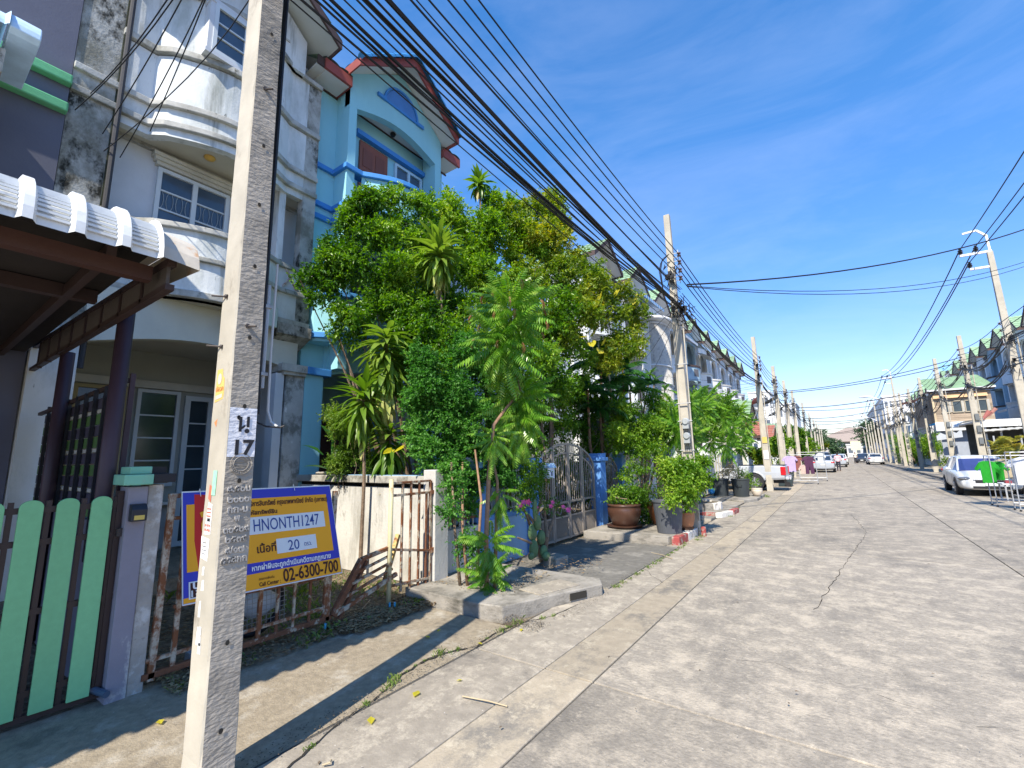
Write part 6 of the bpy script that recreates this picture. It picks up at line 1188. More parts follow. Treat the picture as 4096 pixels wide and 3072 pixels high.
part('cab', loft(MB(), [[(x, -w, z0), (x, -w*1.0, 1.0), (x, -w*.80, z1), (x, w*.80, z1), (x, w, 1.0), (x, w, z0)] for x, w, z0, z1 in ((.66, .88, .42, 1.70), (1.4, .89, .42, 1.76), (2.1, .89, .42, 1.72), (2.9, .88, .42, 1.10), (4.0, .80, .45, .95))]), slv, pk, bev=.03)
for s in (-1, 1):
    part('side_window', MB().add([(.80, s*.885, 1.06), (1.95, s*.885, 1.06), (1.95, s*.745, 1.62), (.9, s*.745, 1.62)], [(0, 1, 2, 3)]), winm, pk)
    part('tail_lamp', MB().box(-1.325, -1.12, min(s*.80, s*.915), max(s*.80, s*.915), .72, 1.10), lampr, pk, bev=.02)
    w_ = part('fender_flare', MB().tube([(0+.47*math.cos(R(a)), s*.92, .40+.47*math.sin(R(a))) for a in range(10, 171, 16)], .05, 8), slv, pk, smooth=True)
    part('wheel_well', MB().lathe([(.44, -.02), (.44, .02)], 22), black_m, pk).matrix_local = Matrix.Translation((0, s*.905, .42)) @ Matrix.Rotation(R(90), 4, 'X')
    wheel(pk, 0, s*.84, .39, .25); wheel(pk, 3.0, s*.80, .39, .25)
part('bumper', MB().box(-1.42, -1.28, -.85, .85, .52, .66), slv, pk, bev=.03); part('underbody', MB().box(-1.2, 3.6, -.6, .6, .35, .5), black_m, pk); part('mudflap', MB().box(-.52, -.49, -.93, -.70, .12, .45), black_m, pk)
part('tailgate_plate', MB().box(-1.435, -1.42, -.2, .2, .5, .62), platew, pk)
# ------------------------------------------------------------ clothes racks
def rack(name, label, x, y, w, d, h, rz, group='clothes racks'):
    t = local(name, label, 'clothes rack', (x, y, 0), rz, group)
    for sx in (-w/2, w/2):
        for sy in (-d/2, d/2): part('leg', MB().tube([(sx, sy, 0), (sx, sy, h)], .014, 6), galv_m, t); part('caster', MB().ell((sx, sy, .03), (.03, .03, .03), 6, 4), black_m, t)
        part('end_bar', MB().tube([(sx, -d/2, h), (sx, d/2, h)], .014, 6).tube([(sx, -d/2, .18), (sx, d/2, .18)], .012, 6), galv_m, t)
    for sy in (-d/2, d/2): part('top_bar', MB().tube([(-w/2, sy, h), (w/2, sy, h)], .016, 6), galv_m, t); part('low_bar', MB().tube([(-w/2, sy, .2), (w/2, sy, .2)], .012, 6), galv_m, t)
    return t
def shirt(label, x, y, z, col, rz, w=.46, h=.62, pants=False, group=None, sleeve=.17):
    t = local('hanging_shirt' if not pants else 'hanging_trousers', label, 'shirt' if not pants else 'trousers', (x, y, z), rz, group); m = M('cloth_'+label.split()[0]+'_'+str(round(col[0], 2)).replace('.', ''), col, rough=.9, var=.12, vs=9, bump=.8, bs=14, bd=.02, coord='obj', stretch=(3, 3, .6))
    n = 12; mb = MB(); fr, bk_ = [], []
    if not pants: out = [(-w/2+.05, -h), (w/2-.05, -h), (w/2-.04, -.22), (w/2+.03, -.30), (w/2+sleeve*.55, -.24), (w/2-.02, -.05), (.09, 0), (-.09, 0), (-w/2+.02, -.05), (-w/2-sleeve*.55, -.24), (-w/2-.03, -.30), (-w/2+.04, -.22)]
    else: out = [(-w/2, -h), (-.04, -h), (0, -h*.35), (.04, -h), (w/2, -h), (w/2-.02, 0), (-w/2+.02, 0)]
    k = len(out); mb.add([(a, -.05+.015*math.sin(a*40), b) for a, b in out]+[(a, .05+.012*math.sin(a*33), b) for a, b in out], [tuple(range(k)), tuple(range(k, 2*k))[::-1]]+[(i, k+i, k+(i+1) % k, (i+1) % k) for i in range(k)])
    part('cloth', mb, m, t, bev=.012); part('hanger', MB().tube([(-.18, 0, -.03), (0, 0, .03), (.18, 0, -.03)], .006, 4).tube([(0, 0, .03), (.0, 0, .10), (.02, 0, .12)], .005, 4), galv_m, t)
    return t
rack('clothes_rack', 'chromed clothes rail with the green and white shirts in front of the white sedan', 4.38, 20.15, 1.35, .5, 1.52, R(3)); rack('clothes_rack', 'second clothes rail at the right photo edge behind the green shirts', 4.58, 18.85, 1.35, .45, 1.62, R(2))
gc = (.015, .27, .02)
shirt('bright green shirt, front one of the pair on the right rail', 3.66, 19.95, 1.36, gc, R(-12), .40, .66); shirt('bright green shirt just behind the front green one', 3.90, 20.15, 1.34, (.012, .22, .02), R(-18), .36, .56)
shirt('white ruffled blouse hanging at the right photo edge', 4.24, 18.85, 1.48, (.58, .60, .64), R(-14), .56, .78); shirt('second white blouse behind the ruffled one', 4.20, 19.1, 1.45, (.62, .66, .72), R(-16), .5, .74); shirt('beige top hanging between the green shirts and the white blouse', 4.14, 20.6, 1.40, (.42, .35, .24), R(-10), .42, .6)
tbx = thing('market_table', 'low table with colourful goods under the clothes rails', 'table', (5.0, 22.2, 0)); part('tabletop', MB().box(4.3, 5.9, 21.9, 22.7, .55, .59), M('table_white', (.6, .62, .62), rough=.5), tbx)
for x in (4.35, 5.8):
    for y in (21.95, 22.65): part('leg', MB().box(x, x+.04, y, y+.04, 0, .55), galv_m, tbx)
for i in range(7): one('goods_box', MB().box(4.4+.2*i, 4.55+.2*i, 22.0, 22.2, .59, .68+.05*(i % 3)), M('goods_%d' % i, [(.25, .04, .05), (.6, .6, .58), (.1, .25, .12), (.55, .2, .1), (.5, .45, .3), (.45, .03, .15), (.6, .62, .6)][i], rough=.6, bump=0), '%s small box on the low table under the clothes rails' % ['red', 'white', 'dark green', 'orange', 'sand coloured', 'crimson', 'pale grey'][i], 'box', 'goods on the low table', loc=(4.45+.2*i, 22.1, .6))
rack('clothes_rack', 'clothes rack with the lilac and plum clothes on the left of the road', -1.75, 30.4, 1.3, .55, 1.62, R(0)); rack('clothes_rack', 'taller empty ended clothes rack just behind the plum trousers', -1.45, 34.0, 1.4, .6, 1.75, R(0))
shirt('lilac long shirt on the left clothes rack', -2.30, 30.1, 1.55, (.42, .33, .56), R(14), .60, .88); shirt('brown and plum dress beside the lilac shirt', -1.95, 30.3, 1.55, (.22, .08, .07), R(8), .40, .80); shirt('plum jacket hanging beside the silver sedan', -1.42, 30.2, 1.52, (.07, .025, .06), R(4), .5, .5); shirt('plum trousers under the plum jacket', -1.40, 30.2, 1.18, (.065, .022, .055), R(4), .42, .62, pants=True)
shirt('pale sheer top at the far end of the left rack', -.95, 34.0, 1.68, (.6, .62, .62), R(5), .4, .6); shirt('patterned white and brown top low on the left rack', -1.7, 30.2, 1.05, (.5, .38, .33), R(0), .32, .5)
# ------------------------------------------------------------ person in pink walking away
skin_m = M('skin', (.36, .20, .13), rough=.6, bump=0); pinkc = M('pink_shirt', (.70, .42, .46), rough=.9, bump=.4, bs=20); pantm = M('dark_trousers', (.03, .03, .045), rough=.9); hair_m = M('dark_hair', (.02, .016, .014), rough=.6)
def person(label, x, y, rz, h=1.6, shirt_m=pinkc):
    t = local('person', label, 'person', (x, y, 0), rz, None)
    J = [((0, 0, .92), .15), ((0, 0, 1.10), .14), ((0, .01, 1.30), .17), ((0, 0, 1.42), .07), ((0, -.01, 1.52), .085), ((0, -.015, 1.62), .075),
         ((.09, 0, .82), .11), ((.10, -.06, .46), .07), ((.10, .06, .08), .05), ((.10, -.05, .03), .045),
         ((-.09, 0, .82), .11), ((-.10, .10, .46), .07), ((-.10, .20, .10), .05), ((-.10, .12, .04), .045),
         ((.20, 0, 1.36), .065), ((.26, .02, 1.10), .05), ((.27, -.06, .88), .035), ((-.20, 0, 1.36), .065), ((-.26, .05, 1.10), .05), ((-.25, .12, .90), .035)]
    E_ = [(0, 1), (1, 2), (2, 3), (3, 4), (4, 5), (0, 6), (6, 7), (7, 8), (8, 9), (0, 10), (10, 11), (11, 12), (12, 13), (2, 14), (14, 15), (15, 16), (2, 17), (17, 18), (18, 19)]
    me = bpy.data.meshes.new('body'); me.from_pydata([j[0] for j in J], E_, []); ob = bpy.data.objects.new('body', me); COL.objects.link(ob); ob.parent = t
    sk = ob.modifiers.new('skin', 'SKIN'); me.skin_vertices[0].data[0].use_root = True
    for v, (p, r) in zip(me.skin_vertices[0].data, J): v.radius = (r, r)
    ss = ob.modifiers.new('sub', 'SUBSURF'); ss.levels = 2; ss.render_levels = 2
    bpy.context.view_layer.update(); dg = bpy.context.evaluated_depsgraph_get(); m2 = bpy.data.meshes.new_from_object(ob.evaluated_get(dg)); ob.modifiers.clear(); ob.data = m2
    m2.materials.clear(); [m2.materials.append(m) for m in (skin_m, shirt_m, pantm)]
    for p in m2.polygons:
        c = p.center; p.material_index = 1 if (.93 < c.z < 1.42 and not (abs(c.x) > .2 and c.z < 1.12)) else 2 if (c.z <= .93 and abs(c.x) < .22 and c.z > .10) else 0
        p.use_smooth = True
    part('shirt_hem', MB().lathe([(.16, .0), (.17, .02), (.155, .2)], 14, (0, 0, .86)), shirt_m, t, smooth=True); part('hair', MB().ell((0, .03, 1.60), (.095, .105, .10), 12, 8), hair_m, t, smooth=True)
    part('shoe', MB().ell((.10, -.08, .035), (.045, .12, .035), 8, 5), black_m, t); part('shoe', MB().ell((-.10, .10, .04), (.045, .12, .035), 8, 5), black_m, t)
    return t
person('person in a pink top and dark trousers walking away beside the silver sedan', -.15, 52.5, R(180), 1.6)
person('small distant figure in pale clothes in the road beyond the pink one', 2.0, 88, R(20), 1.6, M('pale_shirt', (.55, .52, .45), rough=.9))
person('person with a white top sitting low behind the clothes rails at the right', 5.25, 23.4, R(160), 1.5, M('white_shirt2', (.6, .6, .6), rough=.9))
# ------------------------------------------------------------ right side: wooden house, awnings, shops, background
wdh = thing('wooden_house', 'two storey house with a brown timber upper floor under a green roof edge', 'house', (9, 52, 0))
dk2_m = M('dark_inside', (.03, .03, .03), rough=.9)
plank = M('old_timber_plank', (.33, .26, .19), rough=.9, var=.3, vs=2, bump=.5, stretch=(.3, 1, 3), objvar=.25)
wy = 46.0
def plank_row(z, segs):
    for a, b in segs: part('plank', MB().box(a, b, wy-.03, wy+.03, z, z+.125), plank, wdh)
wins = [(6.62, 7.0), (7.25, 7.68), (7.92, 8.35), (8.55, 9.0)]
for i in range(16):
    z = 3.82+.135*i; hi = 4.5 < z+.06 < 5.28; edges = [6.2]+[v for w_ in wins for v in w_]+[9.3]
    plank_row(z, [(edges[2*k], edges[2*k+1]) for k in range(5)] if hi else [(6.2, 9.3)])
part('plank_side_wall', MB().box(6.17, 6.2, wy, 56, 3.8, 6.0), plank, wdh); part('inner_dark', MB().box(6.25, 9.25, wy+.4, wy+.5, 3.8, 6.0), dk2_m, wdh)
for a, b in wins:
    w = part('window', MB().box(a-.05, a, wy-.06, wy+.02, 4.5, 5.3).box(b, b+.05, wy-.06, wy+.02, 4.5, 5.3).box(a-.05, b+.05, wy-.06, wy+.02, 5.28, 5.35).box(a-.08, b+.08, wy-.1, wy+.02, 4.45, 4.52), M('window_wood_pale', (.36, .32, .24), rough=.8), wdh); part('pane', MB().box(a, b, wy, wy+.02, 4.52, 5.28), glass_d, w)
    part('shutter', MB().box(b+.03, b+.16, wy-.07, wy-.04, 4.5, 5.3), M('shutter_pale', (.40, .38, .33), rough=.8), w)
mb = MB(); tile_slope(mb, (5.95, wy-.35, 6.2), (1, 0, 0), (0, 1, .32), 3.6, 4.5); part('roof_tiles', mb, groof, wdh); part('gutter', MB().box(5.9, 9.55, wy-.42, wy-.33, 6.10, 6.22), M('white_gutter', (.6, .62, .62), rough=.5), wdh); part('eave_underside', MB().box(5.95, 9.5, wy-.33, wy, 6.0, 6.1), dfas, wdh)
part('sunshade_board', MB().add([(6.2, wy-.25, 5.55), (9.1, wy-.25, 5.55), (9.1, wy-.04, 5.95), (6.2, wy-.04, 5.95)], [(0, 1, 2, 3)]), M('orange_timber', (.55, .36, .20), rough=.8, var=.3, vs=3, stretch=(.3, 1, 3)), wdh)
part('corner_post', MB().box(6.12, 6.24, wy-.08, wy+.04, 3.6, 6.0), M('pale_timber', (.5, .40, .26), rough=.8), wdh)
part('white_fascia', MB().box(6.1, 9.4, wy-.15, wy, 3.15, 3.80), soffit_m, wdh); part('lower_wall', MB().box(6.4, 9.4, wy+.6, wy+.7, 0, 3.2), M('grey_lower', (.30, .33, .38), rough=.8), wdh)
part('zigzag_sheet', MB().prism([(6.0, 2.75), (6.25, 3.0), (6.5, 2.85), (6.8, 3.15), (7.1, 2.95), (7.4, 3.25), (7.4, 2.65), (6.0, 2.45)], 'y', wy-.5, wy-.45), M('zinc_sheet', (.42, .44, .46), rough=.5), wdh)
def white_aw(y0_, y1_, z, label, x0=9.2, x1=6.9, m=None, posts=True):
    t = thing('carport', label, 'carport', (x1, (y0_+y1_)/2, 0), 0, 'carports on the right side'); m = m or M('awning_sheet_white', (.66, .68, .68), rough=.5, var=.06, bump=.1)
    corr_awning(t, x0, x1, y0_, y1_, z, .42, m, pitch=.3, ribs=False, curve=.5)
    if posts:
        for y in (y0_+.1, (y0_+y1_)/2, y1_-.1): part('post', MB().box(x1+.3, x1+.38, y, y+.08, 0, z), galv_m, t)
    part('beam', MB().box(x1+.3, x1+.4, y0_, y1_, z-.12, z), M('beam_dark', (.10, .09, .09), rough=.6), t)
    return t
cp = thing('carport', 'long white fascia carport with grey posts nearest the right photo edge', 'carport', (7.5, 36, 0), 0, 'carports on the right side')
part('fascia', MB().box(6.25, 11, 34.0, 34.08, 2.90, 3.28), soffit_m, cp); part('roof_sheet', MB().box(6.25, 11, 34.08, 42, 3.2, 3.28), soffit_m, cp)
for i in range(9): part('fascia_joint', MB().box(6.7+.48*i, 6.712+.48*i, 33.985, 34.0, 2.92, 3.26), pvc_m, cp)
for x in (6.42, 6.98, 8.2): part('post', MB().box(x, x+.07, 34.1, 34.17, 0, 2.95), galv_m, cp)
part('under_beam', MB().bar((6.35, 33.8, 2.60), (9.5, 33.8, 3.0), .06, .12), M('beam_dark', (.10, .09, .09), rough=.6), cp)
ra = thing('rounded_awning', 'short white rounded ribbed awning left of the long fascia carport', 'awning', (5.9, 34.2, 3)); corr_awning(ra, 6.4, 5.42, 33.7, 35.4, 3.22, .26, M('awning_sheet_white', (.66, .68, .68), rough=.5, var=.06, bump=.1), pitch=.3, ribs=False, curve=.5)
mb = MB(); tile_slope(mb, (6.3, 33.4, 2.62), (1, .02, .06), (0, .9, .2), 3.2, .5, tl=.5); one('sloping_sheet', mb, M('worn_sheet', (.45, .45, .42), rough=.7), 'worn corrugated sheet leaning under the long white carport fascia', 'sheet', loc=(7, 33.5, 2.6))
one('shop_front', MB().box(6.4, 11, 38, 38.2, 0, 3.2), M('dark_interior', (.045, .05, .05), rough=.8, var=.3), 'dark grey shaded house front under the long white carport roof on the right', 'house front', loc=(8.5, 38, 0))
bf = thing('banner_panels', 'dark mesh fence panels behind the clothes rails', 'panel', (6.9, 33, 0))
for i in range(4): part('panel', MB().box(6.5+.95*i, 7.4+.95*i, 33.0, 33.02, .9, 1.9), M('green_mesh', (.06, .10, .05), rough=.9), bf); part('post', MB().box(6.45+.95*i, 6.51+.95*i, 32.98, 33.05, 0, 2.4), galv_m, bf)
small_awning('white ribbed balcony awning on the second floor near the right edge', 47.2, 49.6, 4.6, M('awning_white2', (.62, .64, .66)), x0=11.6, x1=10.2, strip=False)
small_awning('blue tiled awning between two poles of the right row', 60.5, 64.6, 3.6, M('awning_blue2', (.04, .11, .20), rough=.5), x0=8.6, x1=7.0, strip=False); small_awning('green awning sheet left of the blue tiled one', 68, 74, 3.9, M('awning_green', (.20, .36, .16), rough=.5), x0=8.8, x1=7.0, strip=False)
small_awning('dark red awning above the green sheet on the right side', 70, 76, 5.0, M('awning_red', (.30, .04, .05), rough=.5), x0=9.5, x1=8.4, strip=False); small_awning('orange canvas canopy high on the right row', 84, 89, 8.5, M('awning_orange', (.50, .12, .04), rough=.6), x0=10, x1=8, strip=False)
for i, (y0_, y1_, h_, c, lb) in enumerate(((64.5, 69.5, 3.4, (.40, .42, .44), 'grey plaster lean-to left of the wooden house'), (70, 75, 3.2, (.5, .5, .48), 'pale plaster front beside the climbing hedge'), (76, 83, 6.6, (.56, .57, .58), 'white annex with a box balcony on the right side'), (84, 91, 3.4, (.48, .44, .38), 'tan lean-to far on the right side'), (92, 104, 6.0, (.52, .54, .56), 'white three bay annex far on the right side'), (105, 125, 6.5, (.5, .5, .5), 'farthest pale annex on the right side'))):
    t = thing('front_annex', lb, 'annex', (9, (y0_+y1_)/2, 0), 0, 'front annexes on the right side'); wm = M('annex_r%d' % i, c, rough=.85, bump=.2, dirt=((.3, .3, .28), .55, .75, 1.5, (1, 1, .5)))
    part('wall', MB().box(8.5, 11.9, y0_, y1_, 0, h_), wm, t)
    n = int((y1_-y0_)/2)
    for k in range(n):
        for zf in ([.3, 3.6] if h_ > 5 else [.3]): w = part('window', MB().box(8.46, 8.5, y0_+.4+2*k, y0_+1.7+2*k, zf+.4, zf+1.9), frame_w, t); part('pane', MB().box(8.44, 8.46, y0_+.5+2*k, y0_+1.6+2*k, zf+.5, zf+1.8), glass_d, w)
    part('roof', MB().box(7.6, 11.9, y0_-.1, y1_+.1, h_, h_+.12), groof if i in (0, 3) else soffit_m, t)
# folded red parasols against a balcony, satellite dishes
pr3 = thing('folded_parasol', 'faded red folded parasol and board sticking out over the carport roof', 'parasol', (6.4, 34, 3.4)); part('cloth', MB().tube([(6.40, 33.95, 3.30), (6.70, 33.9, 3.72)], .05, 8, .13), M('faded_red', (.40, .14, .12), rough=.8), pr3); part('cloth', MB().tube([(6.62, 33.95, 3.45), (6.95, 33.9, 3.85)], .05, 8, .09), M('faded_pink', (.45, .22, .18), rough=.8), pr3)
def dish(label, x, y, z, r, aim, col, group='satellite dishes', mesh=True):
    t = local('satellite_dish', label, 'satellite dish', (x, y, z), 0, group); prof = [(.02, 0), (r*.4, r*.04), (r*.7, r*.13), (r, r*.27), (r*1.01, r*.30)]
    d = part('reflector', MB().lathe(prof, 22), col, t); q = Vector(aim).normalized().to_track_quat('Z', 'Y').to_euler(); d.rotation_euler = q
    mb = MB()
    for k in range(8): a = 2*math.pi*k/8; mb.tube([(0, 0, -.01)]+[(rr*math.cos(a), rr*math.sin(a), zz-.015) for rr, zz in prof[1:4]], .012, 4)
    part('rib', mb, M('dish_rib', (.06, .07, .08), rough=.6), d); part('feed', MB().tube([(r*.9, 0, r*.25), (0, 0, r*.8)], .012, 4).tube([(-r*.9, 0, r*.25), (0, 0, r*.8)], .012, 4).lathe([(.04, r*.76), (.05, r*.9)], 8), M('dish_rib', (.06, .07, .08)), d)
    part('mast', MB().tube([(0, 0, -1.6), (0, 0, -.02)], .03, 6).tube([(-.5, 0, -1.6), (0, 0, -.5)], .02, 5).tube([(.5, .3, -1.6), (0, 0, -.5)], .02, 5), galv_m, t)
    return t
dm = M('dish_mesh', (.10, .12, .15), rough=.7); dish('large black mesh satellite dish on a mast, nearer of the two', -3.5, 36.0, 5.27, .62, (-.55, -.15, 1), dm); dish('large black mesh satellite dish lower right of the nearer one', -3.78, 43.0, 5.0, .72, (-.6, -.15, 1), dm)
dish('small red satellite dish half behind the yellow marked pole', -4.35, 36.5, 5.45, .40, (-.8, .3, .9), M('dish_red', (.45, .12, .10), rough=.5)); dish('small bright turquoise dish among the right row poles', 8.0, 62.6, 4.6, .45, (-.3, -1, .3), M('dish_cyan', (.05, .45, .60), rough=.4)); dish('blue-white dish on the wooden house roof', 8.7, 55.5, 9.2, .42, (-.4, -1, .2), M('dish_blue', (.25, .5, .7), rough=.4))
one('roof_panel', MB().add([(8.2, 57.5, 7.9), (8.2, 61.5, 7.9), (9.4, 61.5, 9.0), (9.4, 57.5, 9.0), (8.2, 57.5, 7.8), (8.2, 61.5, 7.8)], [(0, 3, 2, 1), (0, 1, 5, 4)]), M('pale_sheet', (.5, .58, .66), rough=.4), 'pale blue sheet canopy standing on the green roof', 'canopy', loc=(8.5, 59, 8))
# distant buildings beyond the left row and at the end of the street
def block(label, x0, x1, y0_, y1_, h_, c, rows=3, cols=5, name='distant_building', roof=None, z0=0):
    t = thing(name, label, 'building', ((x0+x1)/2, y0_, 0)); wm = M('blk_'+label.split()[0]+str(int(x0)), c, rough=.85, var=.05, bump=0)
    part('wall', MB().box(x0, x1, y0_, y1_, z0, h_), wm, t)
    for r in range(rows):
        for q in range(cols):
            xa = x0+(x1-x0)*(q+.2)/cols; xb = x0+(x1-x0)*(q+.8)/cols; za = z0+(h_-z0)*(r+.35)/rows; zb = z0+(h_-z0)*(r+.75)/rows; part('window', MB().box(xa, xb, y0_-.06, y0_, za, zb), M('far_window', (.12, .14, .17), rough=.4, bump=0), t)
            ya = y0_+(y1_-y0_)*(q+.2)/cols; yb = y0_+(y1_-y0_)*(q+.8)/cols; part('window', MB().box(x1, x1+.06, ya, yb, za, zb).box(x0-.06, x0, ya, yb, za, zb), M('far_window', (.12, .14, .17)), t)
    part('parapet', MB().box(x0-.2, x1+.2, y0_-.2, y1_+.2, h_, h_+.4), wm, t)
    if roof: part('hip_roof', MB().add([(x0-2, y0_-2, h_+.4), (x1+2, y0_-2, h_+.4), (x1+2, y1_+2, h_+.4), (x0-2, y1_+2, h_+.4), ((x0*.6+x1*.4), (y0_+y1_)/2, h_+roof), ((x0*.4+x1*.6), (y0_+y1_)/2, h_+roof)], [(0, 1, 5, 4), (1, 2, 5), (2, 3, 4, 5), (3, 0, 4)]), M('brown_hip_roof', (.30, .24, .20), rough=.9, bump=0), t)
    return t
block('white office block beyond the left trees, long and low', -34, -8.5, 150, 165, 15.5, (.66, .67, .67), 3, 9); block('white stair tower rising above the long office block', -20, -14.5, 149, 156, 19.5, (.68, .69, .69), 3, 2); block('cream sheet building above the left annex roofs', -30, -13, 100, 112, 10.5, (.55, .52, .45), 2, 6)
block('brown hip roofed hall at the far end left of the road', -8, 22, 250, 275, 6, (.45, .42, .38), 2, 8, roof=7)
block('white shop row on the right side in the distance', 9.2, 13.5, 128, 160, 13.5, (.68, .69, .70), 4, 5); block('pale shophouse block at the far right of the road', 9.5, 16, 162, 200, 14, (.6, .6, .6), 4, 5)
block('small white gatehouse at the very end of the road', 2.5, 9, 205, 212, 4.2, (.62, .62, .6), 1, 3)
one('billboard', MB().box(3.6, 6.4, 196, 196.3, 2.4, 5.4).box(4.8, 5.1, 196, 196.2, 0, 2.4), M('billboard_pale', (.62, .64, .45), rough=.6), 'pale yellow and white billboard at the end of the road', 'billboard', loc=(5, 196, 0))
for i, (x, y, w, h_) in enumerate(((-14, 60, 6, 9), (-14, 72, 6, 8.5), (-13, 90, 7, 8))): block('%s three storey block behind the left annexes' % ['nearest grey', 'middle beige', 'farthest pale'][i], x-w/2, x+w/2-1, y, y+9, h_-2.6, [(.5, .5, .5), (.5, .46, .4), (.56, .56, .54)][i], 2, 4)
# ------------------------------------------------------------ vegetation
L_dark = LEAF('leaf_glossy_green', [(.012, .04, .006), (.05, .14, .012), (.15, .29, .022), (.36, .50, .07)], rough=.33, trans=.38)
L_mid = LEAF('leaf_garden', [(.02, .065, .008), (.09, .21, .018), (.22, .36, .03), (.42, .50, .07)], rough=.4, trans=.4)
L_yel = LEAF('leaf_yellowing', [(.03, .08, .01), (.11, .20, .018), (.25, .31, .03), (.48, .38, .035)], rough=.45, trans=.4)
L_vine = LEAF('leaf_fine_vine', [(.02, .08, .012), (.07, .22, .03), (.18, .38, .07)], rough=.5, trans=.4)
L_frond = LEAF('leaflet_star_gooseberry', [(.04, .13, .01), (.10, .25, .02), (.20, .37, .04), (.36, .47, .10)], rough=.3, trans=.35, spec=.5)
L_drac = LEAF('leaf_strap', [(.05, .13, .015), (.12, .22, .025), (.26, .34, .06)], rough=.35, trans=.35)
L_dry = LEAF('leaf_dry_strap', [(.30, .18, .09), (.50, .42, .20), (.46, .50, .14), (.58, .50, .36)], rough=.7, trans=.25)
L_big = LEAF('leaf_big_yellow', [(.45, .42, .03), (.60, .52, .06)], rough=.45, trans=.4)
L_palm = LEAF('leaf_palm', [(.01, .05, .01), (.03, .11, .02), (.08, .22, .04)], rough=.35, trans=.3)
L_litter = LEAF('leaf_litter', [(.14, .09, .05), (.26, .18, .10), (.36, .30, .16)], rough=.8, trans=.1)
def cl(px_, py_, x, rpx, k=(1, 1, 1), w=1):
    """clump whose centre is surveyed from the photo on the plane x, radius given in photo pixels"""
    p = at(px_, py_, x=x); d = (p-Vector((0, 0, EYE))).dot(FW); r = rpx*d/CAM_F; return (p.x, p.y, p.z, r*k[0], r*k[1], r*k[2], w)
def shrub(name, label, cat, clumps, n, size, mat, root, r0=.05, aspect=.45, twig=9, tw=.16, bark=None, group=None, droop=.3, jit=.2, up=.25, extra_root=None):
    t = thing(name, label, cat, root, 0, group)
    leaves('crown', clumps, n, size, mat, t, aspect, twig, droop, tw=tw, up=up)
    part('trunk', limbs(root, [(c[0], c[1], c[2]) for c in clumps if c[0] < root[0]+.45 or root[2] > .1][::(3 if len(clumps) > 7 else 1)], r0*.6, .006, jit=jit), bark or bark_m, t)
    return t
# big murraya-like shrub in front of the blue house
A_ = [cl(1500, 880, -6.9, 110), cl(1330, 1080, -7.1, 90), cl(1440, 1060, -6.8, 120), cl(1580, 960, -6.6, 130), cl(1300, 1190, -7.2, 70), cl(1620, 1120, -6.4, 150), cl(1500, 1220, -6.6, 120), cl(1380, 1270, -7.0, 60), cl(1700, 850, -6.5, 70), cl(1260, 1115, -7.3, 50), cl(1590, 820, -6.7, 60), cl(1740, 1000, -6.3, 110),
      cl(1420, 860, -7.0, 60), cl(1560, 770, -6.8, 32), cl(1650, 1300, -6.2, 120), cl(1320, 1000, -7.2, 50), cl(1400, 930, -7.0, 70), cl(1730, 1380, -6.0, 100), cl(1350, 1330, -7.1, 40), cl(1410, 1360, -7.0, 45), cl(1240, 1200, -7.3, 30), cl(1200, 1120, -7.4, 25)]
shrub('garden_shrub', 'large glossy green small-leaved shrub before the blue balcony', 'shrub', A_, 68000, .075, L_dark, (-6.4, 5.9, 0), .07, tw=.14)
B_ = [cl(1830, 880, -6.3, 90), cl(1790, 790, -6.5, 40), cl(1900, 980, -5.9, 120), cl(1980, 850, -5.9, 80), cl(1860, 1100, -5.9, 110), cl(1760, 1250, -5.9, 110), cl(1960, 1120, -5.7, 120), cl(2080, 1000, -5.4, 90), cl(1740, 800, -6.5, 25)]
shrub('garden_shrub', 'mid green bushy shrub top rising between the rosette plants', 'shrub', B_, 40000, .078, L_mid, (-5.9, 7.2, 0), .06, tw=.14)
C2 = [cl(2180, 850, -5.3, 75), cl(2130, 960, -5.2, 110), cl(2240, 960, -5.0, 90), cl(2060, 900, -5.5, 70), cl(2300, 1060, -4.8, 60), cl(2200, 1120, -4.9, 120), cl(2060, 1130, -5.3, 100), cl(2350, 1180, -4.5, 100), cl(2280, 1300, -4.5, 120), cl(2420, 1270, -4.3, 90), cl(2500, 1180, -4.0, 60), cl(2540, 1250, -3.9, 55), cl(2470, 1390, -4.1, 90), cl(2380, 1090, -4.5, 50), cl(2120, 830, -5.4, 50), cl(2180, 1330, -4.8, 100), cl(2550, 1340, -3.9, 45), cl(2210, 830, -5.3, 55), cl(2410, 1120, -4.3, 45)]
shrub('garden_shrub', 'sprawling shrub with yellowing leaves reaching over the arched gate', 'shrub', C2, 66000, .082, L_yel, (-5.2, 8.6, 0), .07, tw=.15)
D2 = [cl(2060, 1400, -4.9, 120), cl(2200, 1460, -4.8, 120), cl(1850, 1400, -5.2, 110), cl(1760, 1480, -5.2, 90), cl(2350, 1470, -4.7, 70)]
